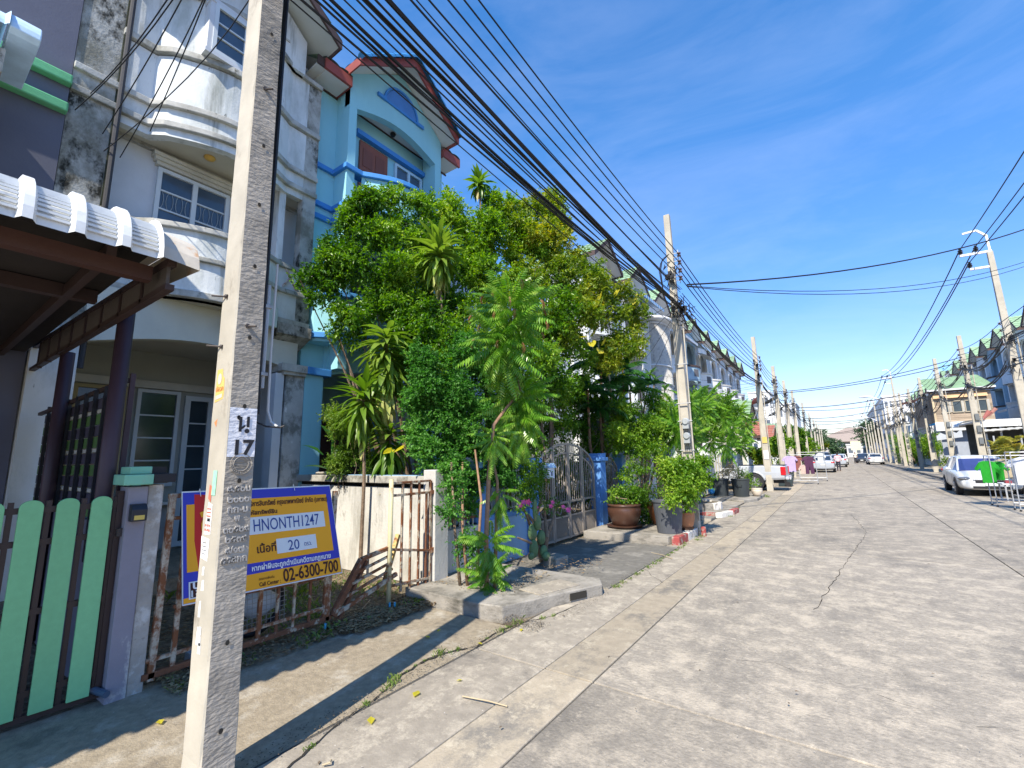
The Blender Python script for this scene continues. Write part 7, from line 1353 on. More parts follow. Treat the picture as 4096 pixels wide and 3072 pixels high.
D3 = [cl(2230, 1560, -5.6, 120), cl(2080, 1620, -5.5, 110), cl(2330, 1660, -5.5, 110), cl(2180, 1740, -5.6, 120), cl(2350, 1780, -5.6, 110), cl(2060, 1780, -5.6, 110), cl(1950, 1600, -5.6, 110), cl(2250, 1900, -5.7, 110), cl(2120, 1950, -5.7, 100), cl(2370, 1950, -5.7, 100), cl(1680, 1380, -6.0, 90), cl(1620, 1440, -6.2, 70), cl(2440, 1700, -5.4, 90), cl(2200, 1230, -4.6, 110), cl(2170, 1420, -4.45, 100), cl(2240, 1560, -4.45, 80), cl(2300, 1400, -4.4, 90), cl(1900, 1300, -5.4, 110), cl(1680, 1340, -5.8, 100), cl(1600, 1420, -6.1, 80), cl(1700, 1480, -5.5, 80), cl(1650, 1560, -5.6, 60), cl(2120, 1560, -4.5, 70), cl(2080, 1750, -4.5, 55), cl(2060, 1850, -4.5, 50), cl(2130, 1770, -4.45, 45), cl(2020, 1650, -4.5, 60), cl(2110, 1660, -4.5, 55), cl(1760, 1340, -5.4, 90)]
shrub('creeper', 'dark tangled creeper mass under the yellowing shrub', 'creeper', D2+D3, 60000, .085, L_dark, (-5.3, 7.4, 0), .04)
# fine leaved vine bush over the low wall
V_ = [cl(1700, 1450, -5.0, 70), cl(1850, 1420, -4.8, 80), cl(1980, 1700, -4.5, 60), cl(1900, 1930, -4.5, 45), cl(1980, 1900, -4.45, 50), cl(2040, 1930, -4.45, 40), cl(1880, 2020, -4.5, 35), cl(1950, 1500, -4.7, 80), cl(1720, 1560, -4.9, 90), cl(1820, 1520, -4.8, 90), cl(1680, 1700, -5.0, 80), cl(1790, 1680, -4.7, 110), cl(1890, 1640, -4.6, 90), cl(1720, 1830, -4.8, 75), cl(1830, 1800, -4.6, 90), cl(1790, 1900, -4.55, 70), cl(1900, 1780, -4.5, 60), cl(1650, 1600, -5.1, 50)]
shrub('climbing_bush', 'fine-leaved bright green climbing bush spilling over the end of the boundary wall', 'bush', V_, 74000, .044, L_vine, (-4.9, 5.1, 0), .03, aspect=.7, twig=12, tw=.12)
E2 = [cl(1380, 1700, -6.6, 55), cl(1420, 1800, -6.6, 60), cl(1340, 1660, -6.8, 30), cl(1500, 1870, -6.3, 50), cl(1360, 1850, -6.7, 40)]
shrub('feathery_bush', 'small feathery yellow-green bush left of the drooping strap leaves', 'bush', E2, 16000, .035, LEAF('leaf_feathery', [(.05, .12, .01), (.14, .24, .03), (.28, .34, .04)], trans=.4), (-6.6, 4.9, 0), .02, aspect=.6, twig=12)
# strap leaf rosettes: every leaf a piece
def strap_mesh(L_, w, bend, curl=0., nm='leaf', seg=7):
    mb = MB(); P = []
    ang = 0; x = z = 0
    for i in range(seg+1):
        s = i/seg; ww = w*(.35+1.2*s if s < .35 else (.77+.23*math.cos((s-.35)*3))*(1-((s-.35)/.65)**3)*1.0); ww = max(ww, .002)
        mb.v += [(x, -ww/2, z+.15*ww), (x, 0, z), (x, ww/2, z+.15*ww)]; a = bend*s**1.3; x += L_/seg*math.cos(a); z -= L_/seg*math.sin(a)
    for i in range(seg):
        for j in range(2): a = i*3+j; mb.f.append((a, a+3, a+4, a+1))
    return mb
def rosette(name, label, c, n, L_, w, mats, base=None, dry=0, droopall=0., group='strap leaved rosette plants', up0=-25, up1=75, r0=.02, seed=1):
    rnd = random.Random(seed); t = thing(name, label, 'plant', base or (c[0], c[1], 0), 0, group); o = Vector(ORG[t.name])
    ms = [[mesh_of('leaf', strap_mesh(L_, w, R(b)), m, smooth=True) for b in (22, 48, 80)] for m in mats]
    for i in range(n):
        el = up1+(up0-up1)*(i/n)**.8+rnd.uniform(-10, 10); az = i*137.5+rnd.uniform(-12, 12); md = ms[-1 if (dry and i > n-dry) else 0][rnd.randrange(3)]
        q = bpy.data.objects.new('leaf', md); COL.objects.link(q); q.parent = t; q.location = Vector(c)-o+Vector((0, 0, -.12*i/n*L_*2.2 if not droopall else -droopall*i/n)); q.rotation_euler = (rnd.uniform(-.3, .3), R(-el), R(az)); k = rnd.uniform(.75, 1.15); q.scale = (k, k, k)
    b = Vector(base or (c[0], c[1], 0)); part('stem', MB().tube([b, b.lerp(Vector(c), .5)+Vector((.03, .02, 0)), Vector(c)+Vector((0, 0, -.02))], .035, 6, r0), bark_m, t)
    return t
p = at(1918, 730, x=-6.0); rosette('strap_plant', 'small rosette plant standing highest above the shrubs against the sky', tuple(p), 60, .40, .085, [L_drac, L_dry], (-5.9, p.y+.1, 0), 6, up0=-70, seed=2)
p = at(1755, 985, x=-5.7); rosette('strap_plant', 'large full rosette plant in the middle of the green shrubs', tuple(p), 170, .60, .10, [L_drac, L_dry], (-5.6, p.y+.2, 0), 34, up0=-85, droopall=.45, seed=3)
p = at(1545, 1330, x=-5.9); rosette('strap_plant', 'hanging rosette plant with long drooping yellow-green and brown leaves', tuple(p), 230, .60, .10, [L_drac, L_dry], (-5.9, p.y+.1, 0), 90, up0=-88, up1=20, droopall=1.35, seed=4)
p = at(1455, 1560, x=-6.0); rosette('strap_plant', 'low rosette plant with arching leaves before the blue column', tuple(p), 120, .58, .09, [L_drac, L_dry], (-6.0, p.y+.05, 0), 12, up0=-80, up1=60, droopall=.5, seed=5)
p = at(1560, 1720, x=-5.8); rosette('strap_plant', 'lowest rosette plant touching the wall coping', tuple(p), 110, .50, .085, [L_drac, L_dry], (-5.8, p.y+.05, 0), 22, up0=-88, up1=30, droopall=.6, seed=6)
# banana-like canna by the blue column
ct = thing('canna_plant', 'broad pointed leaves of a canna-like plant next to the blue column', 'plant', tuple(at(1330, 1800, x=-6.9))); o = Vector(ORG[ct.name])
for i, (px_, py_, a, b) in enumerate(((1330, 1740, 60, 200), (1290, 1790, 35, 210), (1360, 1770, 80, 60), (1320, 1850, 20, 230), (1340, 1830, 70, 120))):
    q = bpy.data.objects.new('leaf', mesh_of('leaf', strap_mesh(.42, .17, R(30)), L_drac if i == 2 else L_palm, smooth=True)); COL.objects.link(q); q.parent = ct; q.location = at(px_, py_+30, x=-6.9)-o; q.rotation_euler = (0, R(-a), R(b))
part('stem', MB().tube([at(1330, 1890, x=-6.9), at(1330, 1770, x=-6.9)], .025, 6), L_palm, ct)
# big round yellow leaves (climbing pothos)
pt = thing('yellow_climber', 'climber with big yellow heart-shaped leaves over the arched gate shrub', 'climber', tuple(at(2450, 1250, x=-4.0))); o = Vector(ORG[pt.name])
def heart(r):
    mb = MB(); out = [(-r*.1, 0), (-r*.35, r*.45), (r*.1, r*.72), (r*.75, r*.55), (r*1.35, 0), (r*.75, -r*.55), (r*.1, -r*.72), (-r*.35, -r*.45)]
    mb.v = [(r*.4, 0, 0)]+[(a, b, .12*abs(b)) for a, b in out]; mb.f = [(0, i+1, (i+1) % 8+1) for i in range(8)]; return mb
hm = [mesh_of('leaf', heart(.12), L_big), mesh_of('leaf', heart(.10), LEAF('leaf_lime', [(.22, .32, .04), (.35, .40, .05)]))]
for i, (px_, py_) in enumerate([(2420, 1150), (2470, 1165), (2390, 1195), (2560, 1180), (2590, 1200), (2545, 1215), (2575, 1225), (2405, 1180), (2340, 1190), (2365, 1370), (2330, 1350), (2420, 1365), (2440, 1390), (2400, 1400), (2380, 1330), (2530, 1195), (2580, 1180), (1565, 1800), (1610, 1790)]):
    q = bpy.data.objects.new('leaf', hm[0 if i % 4 else 1]); COL.objects.link(q); q.parent = pt; xx = -3.75-.3*(2590-px_)/200 if px_ > 2300 else (-4.6 if px_ < 2000 else -4.6); q.location = at(px_, py_, x=xx)-o; q.rotation_euler = (random.uniform(-.8, .8), random.uniform(.1, 1.1), random.uniform(-2.8, -.3)); k = random.uniform(1.0, 1.5)*(.62 if px_ < 2000 else 1); q.scale = (k, k, k)
part('stem', MB().tube([at(1565, 1905, x=-4.56), at(1568, 1850, x=-4.56), at(1565, 1800, x=-4.56)], .006, 5).tube([at(2590, 1200, x=-3.75), at(2420, 1160, x=-4.05), at(2350, 1400, x=-4.3)], .006, 5), L_mid, pt)
# star gooseberry style trees: fronds as pieces
def frond_mesh(L_, n, lw, bend, droop, seedv):
    rnd = random.Random(seedv); mb = MB(); x = z = 0; pts = []
    for i in range(n+1):
        s = i/n; pts.append((x, z)); a = bend*s; x += L_/n*math.cos(a); z -= L_/n*math.sin(a)
    for a, b in zip(pts[:-1], pts[1:]): mb.add([(a[0], -.003, a[1]), (a[0], .003, a[1]), (b[0], .002, b[1]), (b[0], -.002, b[1])], [(0, 1, 2, 3)])
    for i in range(2, n+1):
        s = i/n; ll = lw*(.55+.75*math.sin(math.pi*min(1, s*.9+.1)))*rnd.uniform(.9, 1.1); px_, pz = pts[i]
        for sd_ in (-1, 1):
            d = Vector((.30, sd_*1.0, -droop*rnd.uniform(.7, 1.3))).normalized(); c = Vector((px_, 0, pz)); f = Vector((1, 0, -.2*sd_*0)); w = ll*.38
            m1 = c+d*ll*.45; tip = c+d*ll+Vector((.01, 0, -ll*.30)); mb.add([c, m1+f*w*.5+Vector((0, 0, .006)), tip, m1-f*w*.5], [(0, 1, 2), (0, 2, 3)])
    return mb
FM = [mesh_of('frond', frond_mesh(.56, 16, .088, R(34), 1.0, 1), L_frond), mesh_of('frond', frond_mesh(.50, 15, .082, R(46), 1.1, 2), L_frond), mesh_of('frond', frond_mesh(.60, 17, .088, R(22), .9, 3), L_frond)]
tipm = LEAF('leaf_tip_reddish', [(.25, .10, .05), (.30, .16, .07)], trans=.3)
FT = mesh_of('young_tip', frond_mesh(.16, 9, .03, R(120), 1.0, 5), tipm)
def whorl(t, c, n, k, e0, e1, rnd, tips=False):
    o = Vector(ORG[t.name]); c = Vector(c)-o
    for i in range(n):
        el = e1+(e0-e1)*i/n+rnd.uniform(-10, 10); az = i*137.5+rnd.uniform(-15, 15); q = bpy.data.objects.new('frond', FM[rnd.randrange(3)]); COL.objects.link(q); q.parent = t
        q.location = c+Vector((0, 0, -.30*k*i/n)); q.rotation_euler = (rnd.uniform(-.25, .25), R(-el), R(az)); kk = k*rnd.uniform(.8, 1.15); q.scale = (kk, kk, kk)
        if tips and i % 3 == 0:
            q2 = bpy.data.objects.new('young_tip', FT); COL.objects.link(q2); q2.parent = t; d = Vector((math.cos(R(az))*math.cos(R(el)), math.sin(R(az))*math.cos(R(el)), math.sin(R(el)))); q2.location = q.location+d*.46*kk+Vector((0, 0, -.10)); q2.rotation_euler = (0, R(20), R(az)); q2.scale = (kk,)*3
my = thing('star_gooseberry_tree', 'slender young tree with whorls of drooping feathered fronds beside the concrete slab', 'tree', (-3.75, 4.62, .13)); rn = random.Random(4)
W1 = at(2040, 1200, x=-3.42); W2 = at(2080, 1560, x=-3.45); W3 = at(1960, 2150, x=-3.6); W4 = at(2010, 1330, x=-3.42)
whorl(my, W1, 62, 1.08, -40, 55, rn, True); whorl(my, W4, 44, 1.0, -60, 25, rn); whorl(my, W2, 48, .92, -60, 45, rn); whorl(my, W2+Vector((.05, -.1, -.35)), 30, .8, -85, 10, rn); whorl(my, at(1975, 1720, x=-3.5), 16, .7, -60, 30, rn)
whorl(my, W3, 22, .72, -70, 50, rn); whorl(my, at(1950, 2290, x=-3.65), 22, .66, -50, 50, rn); whorl(my, at(2000, 1960, x=-3.6), 12, .6, -80, 20, rn)
mb = MB(); b0 = Vector((-3.66, 4.52, .1)); mb.tube([b0, at(1945, 2150, x=-3.64), at(1955, 1900, x=-3.60), at(1975, 1700, x=-3.54), W2, (W2+W4)/2+Vector((0, .03, 0)), W1+Vector((0, 0, .05))], .032, 8, .014)
part('trunk', mb, barkr_m, my, smooth=True); part('trunk', MB().tube([(-3.60, 4.60, .1), at(1985, 2100, x=-3.62), at(1990, 1930, x=-3.66), at(1975, 1850, x=-3.7)], .026, 7, .014), barkr_m, my, smooth=True)
vs_ = thing('thin_stem_tree', 'thin pale stems of the climbing bush rooted between pillar and concrete slab', 'tree', (-4.0, 4.52, .13))
for i, (a, b, c_) in enumerate((((1840, 2340), (1820, 2130), (1805, 1850)), ((1870, 2350), (1850, 2100), (1850, 1850)), ((1905, 2330), (1925, 2000), (1900, 1800)))):
    part('trunk', MB().tube([at(*a, x=-4.05+.08*i), at(*b, x=-4.15+.08*i), at(*c_, x=-4.35)], .022, 7, .014), barkr_m if i else bark_m, vs_, smooth=True)
leaves('crown', [cl(1860, 2180, -4.0, 50), cl(1800, 2060, -4.2, 45), cl(1880, 2230, -4.0, 40), cl(1830, 1960, -4.3, 60)], 2600, .04, L_vine, vs_, .75, 10)
fm2 = thing('star_gooseberry_tree', 'wide fronded tree in the block planter behind the meter pole', 'tree', (-3.75, 14.75, .2)); rn = random.Random(9)
for i, (px_, py_) in enumerate([(2700, 1620), (2760, 1590), (2830, 1585), (2900, 1600), (2950, 1640), (2700, 1690), (2780, 1660), (2860, 1670), (2930, 1700), (2980, 1680), (2840, 1740), (2760, 1730), (2900, 1760), (2680, 1655), (2980, 1730), (2800, 1620), (2890, 1650), (2960, 1770)]):
    whorl(fm2, at(px_, py_, x=-3.8+.35*math.sin(i*1.7)-.0), 30, 1.15, -60, 60, rn)
leaves('inner_leaves', [cl(2760, 1640, -3.95, 75), cl(2850, 1640, -3.9, 90), cl(2930, 1670, -3.9, 75), cl(2830, 1730, -3.9, 60), cl(2700, 1660, -3.95, 50)], 9000, .11, L_dark, fm2, .4, 9)
part('trunk', MB().tube([(-3.75, 14.7, .2), (-3.8, 14.75, 1.2), (-3.75, 15.6, 2.6)], .10, 8, .05).tube([(-3.8, 14.75, 1.2), (-3.9, 14.1, 2.6)], .06, 7, .03).tube([(-3.78, 15.2, 2.0), (-3.9, 17.2, 3.4)], .05, 7, .02), bark_m, fm2, smooth=True)
# slender palm clump right behind the arched gate
pc_ = thing('palm_clump', 'dark clumping palm with long leaflets behind the blue gate pillar', 'palm', (-5.3, 10.6, 0)); rn = random.Random(12)
PM = [mesh_of('frond', frond_mesh(1.5, 26, .26, R(75), .75, 20+k), L_palm) for k in range(3)]
o = Vector(ORG[pc_.name])
for i, (px_, py_) in enumerate(((2440, 1530), (2490, 1480), (2400, 1440), (2520, 1570), (2350, 1560), (2460, 1640), (2400, 1640))):
    c = at(px_, py_, x=-5.0-.1*(i % 3))
    for j in range(11):
        q = bpy.data.objects.new('frond', PM[(i+j) % 3]); COL.objects.link(q); q.parent = pc_; q.location = c-o; q.rotation_euler = (rn.uniform(-.4, .4), R(-rn.uniform(5, 75)), R(j*33+rn.uniform(-12, 12))); k = rn.uniform(.45, .75); q.scale = (k, k, k)
    part('stem', MB().tube([(-5.25+.1*(i % 3), 10.5+.12*i, 0), (c.x, c.y, c.z*.6), tuple(c)], .045, 7, .03), M('fibrous_stem', (.22, .13, .08), rough=.95, var=.4, vs=8, bump=1, bs=30, bd=.03), pc_)
# shrubs along the kerb
shrub('leafy_shrub', 'bright green leafy shrub right of the wicket gate under the palm', 'shrub', [cl(2560, 1700, -4.2, 90), cl(2640, 1680, -4.0, 70), cl(2500, 1640, -4.4, 60), cl(2660, 1760, -3.9, 70), cl(2560, 1800, -4.1, 90), cl(2480, 1750, -4.4, 70), cl(2620, 1620, -4.2, 50), cl(2530, 1890, -4.2, 50)], 22000, .07, L_mid, (-4.2, 10.7, .15), .035, tw=.15)
shrub('potted_bush', 'dark leafy bush growing from the big brown pot', 'bush', [cl(2500, 2000, -4.0, 60), cl(2560, 2010, -3.9, 55), cl(2590, 2060, -3.8, 45), cl(2470, 1990, -4.1, 40)], 6500, .06, L_dark, (-4.02, 9.85, .62), .02, group='bushes in pots')
shrub('potted_bush', 'sunlit lime green bush in front of the meter pole, growing from the orange pot', 'bush', [cl(2740, 1890, -2.68, 60), cl(2790, 1870, -2.58, 45), cl(2690, 1870, -2.83, 50), cl(2760, 1950, -2.63, 55), cl(2710, 1950, -2.73, 45), cl(2810, 1920, -2.53, 35), cl(2690, 2010, -2.73, 30), cl(2735, 2010, -2.68, 35)], 14000, .065, L_mid, (-2.80, 10.18, .5), .02, group='bushes in pots', aspect=.55)
shrub('potted_bush', 'thin dark twigged plant in the brown pot between the leafy ones', 'bush', [cl(2620, 1960, -3.5, 30), cl(2650, 1900, -3.6, 25), cl(2600, 1880, -3.7, 25)], 700, .06, L_dark, (-3.42, 10.6, .6), .018, group='bushes in pots')
pm = thing('plumeria_tree', 'plumeria branch with long paddle leaves above the dark carport edge', 'tree', (-4.6, 12.4, 0)); o = Vector(ORG[pm.name]); rn = random.Random(5)
tipsP = [at(2620, 1520, x=-4.4), at(2660, 1560, x=-4.3), at(2560, 1560, x=-4.5), at(2640, 1610, x=-4.4), at(2600, 1500, x=-4.5)]
part('trunk', limbs((-4.6, 12.6, 0), [tuple(q) for q in tipsP], .04, .018), bark_m, pm); sm_ = mesh_of('leaf', strap_mesh(.34, .11, R(35)), LEAF('leaf_plumeria', [(.05, .13, .03), (.12, .22, .05)], trans=.35), smooth=True)
for q0 in tipsP:
    for j in range(9): q = bpy.data.objects.new('leaf', sm_); COL.objects.link(q); q.parent = pm; q.location = q0-o; q.rotation_euler = (rn.uniform(-.3, .3), R(-rn.uniform(-30, 60)), R(j*40+rn.uniform(-10, 10)))
# adenium with pink flowers and cactus by the arched gate
ad = thing('flowering_bush', 'desert rose with pink flowers and knobbly stems before the arched gate', 'bush', (-4.15, 6.6, 0))
adc = [cl(2090, 2020, -4.2, 35), cl(2180, 2010, -4.1, 30), cl(2220, 2030, -4.1, 25), cl(2130, 1900, -4.3, 60), cl(2100, 1960, -4.3, 50)]
leaves('crown', adc, 3200, .055, L_dark, ad, .4); part('trunk', limbs((-4.15, 6.6, 0), [c[:3] for c in adc]+[tuple(at(2070, 2150, x=-4.1))], .045, .012), bark_m, ad)
fl = mesh_of('flower', MB().add([(0, 0, 0)]+[(.05*math.cos(R(a))*(1 if a % 72 == 0 else .55), .05*math.sin(R(a))*(1 if a % 72 == 0 else .55), .015) for a in range(0, 360, 36)], [(0, i+1, (i+1) % 10+1) for i in range(10)]), M('pink_flower', (.72, .10, .28), rough=.6, var=.3, vs=30, bump=0))
o = Vector(ORG[ad.name])
for i, (px_, py_) in enumerate(((2095, 2010), (2115, 2008), (2140, 2030), (2205, 2025), (2210, 2010), (2252, 2028), (2278, 2038), (2270, 2042), (2085, 2022))):
    q = bpy.data.objects.new('flower', fl); COL.objects.link(q); q.parent = ad; q.location = at(px_, py_, x=-3.95)-o; q.rotation_euler = (R(70)+random.uniform(-.4, .4), 0, R(35)+random.uniform(-.6, .6)); k = random.uniform(.8, 1.3); q.scale = (k, k, k)
cc = thing('cactus', 'prickly pear cactus with flat pads at the left foot of the arched gate', 'cactus', (-4.1, 6.75, 0)); cm_ = M('cactus_green', (.10, .17, .07), rough=.7, var=.25, vs=12, bump=.5, dirt=((.22, .19, .12), .55, .65, 8, (1, 1, 1)))
for i, (px_, py_, w, h_) in enumerate(((2130, 2130, 26, 34), (2165, 2150, 24, 30), (2150, 2090, 22, 32), (2135, 2195, 26, 36), (2175, 2205, 22, 24), (2140, 2040, 14, 44), (2185, 2225, 24, 18), (2125, 2225, 18, 14))):
    p = at(px_, py_, x=-4.1+.03*i); d = (p-Vector((0, 0, EYE))).dot(FW)/CAM_F; pad = part('pad', MB().ell(tuple(p), (w*d*.6, w*d, h_*d), 12, 8), cm_, cc, smooth=True)
# bushes beyond, left side
for i, (px_, py_, x, r_, n, m, lb) in enumerate(((3040, 1830, -3.6, 45, 5000, L_yel, 'yellow-green bush right behind the yellow marked pole'), (3110, 1800, -3.4, 60, 7000, L_mid, 'dense leafy bush between the second and third poles'), (3180, 1760, -3.4, 60, 7000, L_dark, 'tall dark tree with big leaves behind the left poles'), (3215, 1790, -3.2, 45, 5000, L_mid, 'bright bush above the clothes rack'), (3290, 1775, -3.6, 32, 6500, L_yel, 'round yellow-green tree above the silver sedan'), (3150, 1870, -3.3, 40, 5000, L_mid, 'low hedge behind the pickup tail'), (3200, 1820, -3.2, 40, 4000, L_dark, 'dark hedge behind the lilac shirt'), (3255, 1800, -3.3, 35, 4000, L_mid, 'bush left of the round yellow-green tree'))):
    c = cl(px_, py_, x, r_, (.8, 1.0, 1.0)); sc = c[5]; C_l = [c]+[(c[0]+random.uniform(-.5, .5)*sc, c[1]+random.uniform(-.6, .6)*sc, c[2]+random.uniform(-.5, .5)*sc, sc*.55, sc*.6, sc*.5, 1) for _ in range(5)]
    shrub('roadside_bush', lb, 'bush', C_l, n, .09+.004*c[1]/2, m, (c[0], c[1], 0), .05, group='bushes along the far left kerb')
shrub('bare_shrub', 'half dry shrub in the left black bucket', 'shrub', [cl(2915, 1900, -3.9, 32), cl(2900, 1870, -3.95, 22), cl(2935, 1870, -3.9, 22)], 1500, .06, LEAF('leaf_drying', [(.28, .16, .08), (.40, .30, .16), (.20, .22, .06)]), (-3.95, 19.6, .7), .03, group='plants in the black buckets'); shrub('green_shrub', 'small green shrub in the right black bucket', 'shrub', [cl(2975, 1910, -3.4, 25), cl(2960, 1890, -3.5, 20), cl(3020, 1935, -2.9, 18)], 1500, .06, L_mid, (-3.22, 19.6, .7), .02, group='plants in the black buckets')
# far trees
def tree(label, x, y, h_, r_, mat, n=5000, size=.35, group='trees in the distance', k=5):
    rnd = random.Random(int(x*7+y)); C_l = [(x+rnd.uniform(-.6, .6)*r_, y+rnd.uniform(-.6, .6)*r_, h_-r_*rnd.uniform(.6, 1.6), r_*.62, r_*.62, r_*.55, 1) for _ in range(k+3)]
    return shrub('distant_tree', label, 'tree', C_l, n, size, mat, (x, y, 0), .2, group=group, tw=.6)
L_far = LEAF('leaf_far_green', [(.03, .07, .03), (.06, .12, .05), (.10, .17, .07)], trans=.2, nscale=.3)
tree('dark rounded tree closing the street on the right of the road end', 7.0, 150, 11.5, 4.5, L_far, 6000, .5); tree('second dark tree behind the road end', 12, 185, 13, 6, L_far, 6000, .6); tree('bluish tree left of the road end', -6, 150, 9, 4, L_far, 6000, .5); tree('tree before the brown hip roofed hall', -10, 170, 10, 5, L_far, 6000, .5); tree('low tree right of the bluish one', 0, 210, 8, 5, L_far, 5000, .6)
tree('bright green hedge-like tree among the right row poles', 7.6, 88, 4.2, 1.4, L_mid, 4000, .16); tree('climbing green bush at the foot of the right poles', 7.4, 60, 3.6, 1.3, L_mid, 4500, .14); tree('leafy bush beside the fifth right pole', 7.2, 68, 3.3, 1.4, L_mid, 4500, .15); tree('tall green bush left of the wooden house', 7.5, 76, 4.0, 1.5, L_mid, 4500, .16)
hg = one('clipped_hedge', MB().box(6.6, 8.2, 79.5, 86, 0, 3.0), L_mid, 'clipped bright green hedge block behind the far white sedan', 'hedge', loc=(7.4, 82, 0)); 
leaves('hedge_leaves', [(7.4-7.4, 82.7-82, 1.5, .95, 3.4, 1.6, 1)], 5000, .18, L_mid, hg, shell=.15)
# fan palms by the right car
fpm = thing('fan_palm', 'yellow-green fan palm above the roof of the white sedan', 'palm', (6.6, 32.1, 0)); rn = random.Random(3)
def fan(r, n=13):
    mb = MB(); mb.v.append((0, 0, 0))
    for i in range(n): a = R(-110+220*i/(n-1)); b = R(110/(n-1)*.75); mb.add([(0, 0, 0), (r*.6*math.cos(a-b), r*.6*math.sin(a-b), .03), (r*math.cos(a), r*math.sin(a), -.10*r), (r*.6*math.cos(a+b), r*.6*math.sin(a+b), .03)], [(0, 1, 2), (0, 2, 3)])
    return mb
fmsh = mesh_of('fan_leaf', fan(.36), LEAF('leaf_fan', [(.12, .16, .02), (.30, .30, .05), (.45, .38, .08)], trans=.35)); o = Vector(ORG[fpm.name])
for i in range(34):
    q = bpy.data.objects.new('fan_leaf', fmsh); COL.objects.link(q); q.parent = fpm; a = rn.uniform(0, 6.28); rr = rn.uniform(.1, 1.1); q.location = Vector((6.62+rr*math.cos(a)*.55, 32.2+rr*math.sin(a)*.7, rn.uniform(1.2, 2.25)))-o; q.rotation_euler = (rn.uniform(-.6, .6), R(rn.uniform(-70, 10)), a)
part('stem', MB().tube([(6.6, 32.1, 0), (6.62, 32.2, 1.8)], .07, 6, .04).tube([(6.8, 32.3, 0), (6.8, 32.3, 1.7)], .06, 6, .04), bark_m, fpm)
# potted yellow plant by right pole
pot('plant_pot', 'cream pot with a yellow plant at the foot of a right row pole', (6.3, 45.6, .1), [(.2, 0), (.28, .35), (.3, .4)], M('cream_pot', (.6, .52, .42))); shrub('yellow_plant', 'yellow leaved plant in the cream pot by the right row pole', 'plant', [(6.3, 45.6, .85, .38, .38, .35, 1)], 900, .10, L_yel, (6.3, 45.6, .5), .02)
# ------------------------------------------------------------ weeds, litter, small debris
def tufts(name, pts, n, h_, mat, spread=.05, wd=.005):
    V, F = [], []; b = 0
    for _ in range(n):
        x, y, k = pts[RN.randint(len(pts))]; x += RN.normal()*spread*k; y += RN.normal()*spread*1.6*k; hh = h_*RN.uniform(.4, 1.1)*k; a = RN.uniform(0, 6.28); l_ = RN.uniform(.3, 1.1)*hh; dx, dy = math.cos(a), math.sin(a)
        V += [(x-dy*wd, y+dx*wd, .0), (x+dy*wd, y-dx*wd, .0), (x+dx*l_*.4+dy*wd*.6, y+dy*l_*.4-dx*wd*.6, hh*.7), (x+dx*l_, y+dy*l_, hh*.9)]; F += [(b, b+1, b+2), (b, b+2, b+3)]; b += 4
    o = arr_part(name, np.array(V), np.array(F), mat, None, kind='stuff'); return o
L_grass = LEAF('grass_blade', [(.06, .10, .02), (.14, .22, .04), (.30, .30, .12)], trans=.3)
cpt = [(a, b, random.choice((.3, .5, .6, 1.0, 1.3))) for a, b in [fine[i] for i in range(2, len(fine), 2)] if random.random() > .35]
tufts('crack_grass', cpt, 700, .045, L_grass, .022, .003)
tufts('kerb_weeds', [(-2.58, 5.9+.25*i, random.uniform(.4, 1)) for i in range(14)]+[(-2.66, 9.3, 1.2), (-2.55, 10.3, 1.2), (-2.5, 9.9, .8), (-2.62, 14.0, 1), (-2.6, 21.3, 1.6), (-2.5, 20.8, 1.4), (-2.8, 16.2, 1)], 700, .045, L_grass, .035)
tufts('yard_weeds', [(-4.35+random.uniform(-.1, .1), random.uniform(1.5, 4.3), random.uniform(.5, 1.4)) for _ in range(26)]+[(random.uniform(-7.2, -4.7), random.uniform(2.4, 4.4), random.uniform(.8, 1.8)) for _ in range(60)], 1500, .07, L_grass, .05)
def litter(name, area, n, size, mat, z=.006):
    c = np.array([[RN.uniform(a[0], a[1]), RN.uniform(a[2], a[3])] for a in [area[RN.randint(len(area))] for _ in range(n)]]); ang = RN.uniform(0, 6.28, n); s = size*RN.uniform(.5, 1.3, n); u = np.stack([np.cos(ang), np.sin(ang)], 1); v = np.stack([-np.sin(ang), np.cos(ang)], 1)
    zz = z+RN.uniform(0, .03, n); P = []
    for k, (a, b, dz) in enumerate(((-1, 0, 0), (0, .45, .25), (1, 0, .05), (0, -.45, .2))): q = c+u*(a*s)[:, None]*.5+v*(b*s)[:, None]*.5; P.append(np.concatenate([q, (zz+dz*s*RN.uniform(0, 1, n))[:, None]], 1))
    V = np.stack(P, 1).reshape(-1, 3); b = np.arange(n)*4; F = np.concatenate([np.stack([b, b+1, b+2], 1), np.stack([b, b+2, b+3], 1)]); return arr_part(name, V, F, mat, None, kind='stuff')
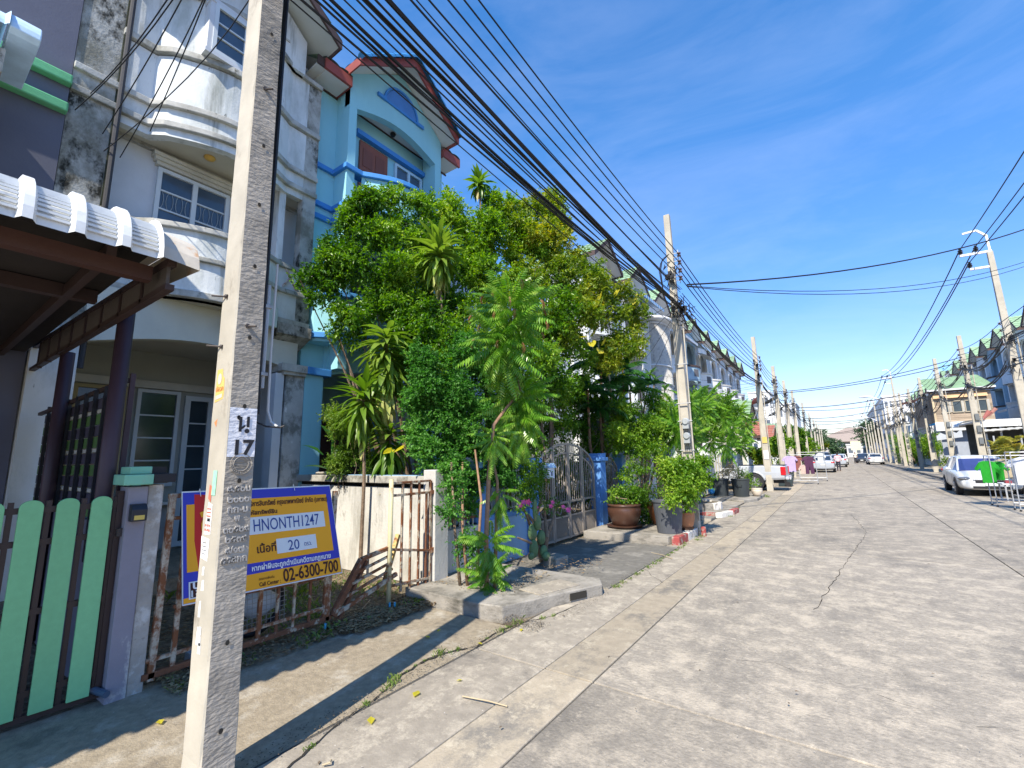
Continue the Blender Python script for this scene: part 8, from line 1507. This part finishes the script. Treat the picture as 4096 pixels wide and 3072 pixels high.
litter('leaf_litter', [(-4.62, -4.2, 1.5, 4.3), (-4.6, -4.05, 3.0, 4.35), (-7.5, -4.6, 1.4, 4.4), (-4.5, -4.15, 2.9, 4.3)], 9000, .055, L_litter)
litter('garden_litter', [(-4.4, -3.3, 4.3, 5.6), (-4.6, -3.0, 5.8, 6.6)], 420, .045, L_litter, .135)
litter('road_specks', [(-4.4, 4.5, 1, 30)], 260, .03, M('road_speck', (.16, .12, .08), rough=.9), .003)
litter('edge_dirt', [(-3.02, -2.84, 1.2, 4.0), (-2.68, -2.5, 4.4, 9), (-2.95, -2.8, 9, 11), (-3.1, -2.6, 4.0, 4.25), (-4.6, -4.4, 5.8, 8.9)], 3200, .016, M('edge_soil', (.12, .095, .065), rough=1), .004)
litter('road_grit', [(-4.4, 2.5, 1, 9)], 900, .012, M('grit_pale', (.42, .39, .34), rough=.9), .003)
for i, (px_, py_, s) in enumerate(((1665, 2775, .05), (1484, 2882, .045), (1710, 2548, .035), (1756, 2522, .03), (1920, 2575, .03), (640, 2888, .04), (1838, 2722, .025), (1880, 2450, .03), (1612, 2449, .04), (2085, 2520, .03))):
    p = at(px_, py_, z=.006); a = random.uniform(0, 6.28); u = Vector((math.cos(a), math.sin(a), 0))*s; v = Vector((-math.sin(a), math.cos(a), 0))*s*.6
    one('fallen_leaf', MB().add([p-u, p+v+Vector((0, 0, .008)), p+u+Vector((0, 0, .004)), p-v+Vector((0, 0, .006))], [(0, 1, 2, 3)]), L_big, 'yellow leaf fallen on the concrete near the grassy crack', 'leaf', 'fallen yellow leaves on the driveway', loc=tuple(p))
for i, (a, b) in enumerate((((1850, 2785), (2030, 2825)), ((1290, 3060), (1325, 3040)), ((1400, 2480), (1480, 2400)), ((2605, 2210), (2690, 2235)))):
    p, q = at(*a, z=.012), at(*b, z=.012); one('twig', MB().tube([p, p.lerp(q, .5)+Vector((.03, 0, .01)), q], .006, 5), M('dry_twig', (.42, .34, .22), rough=.9), 'dry twig lying %s' % ['curved across the apron concrete', 'short and pale at the bottom of the photo', 'among the litter before the bent gate leaf', 'in the gutter before the arched gate'][i], 'twig', 'dry twigs on the ground', loc=tuple(p))
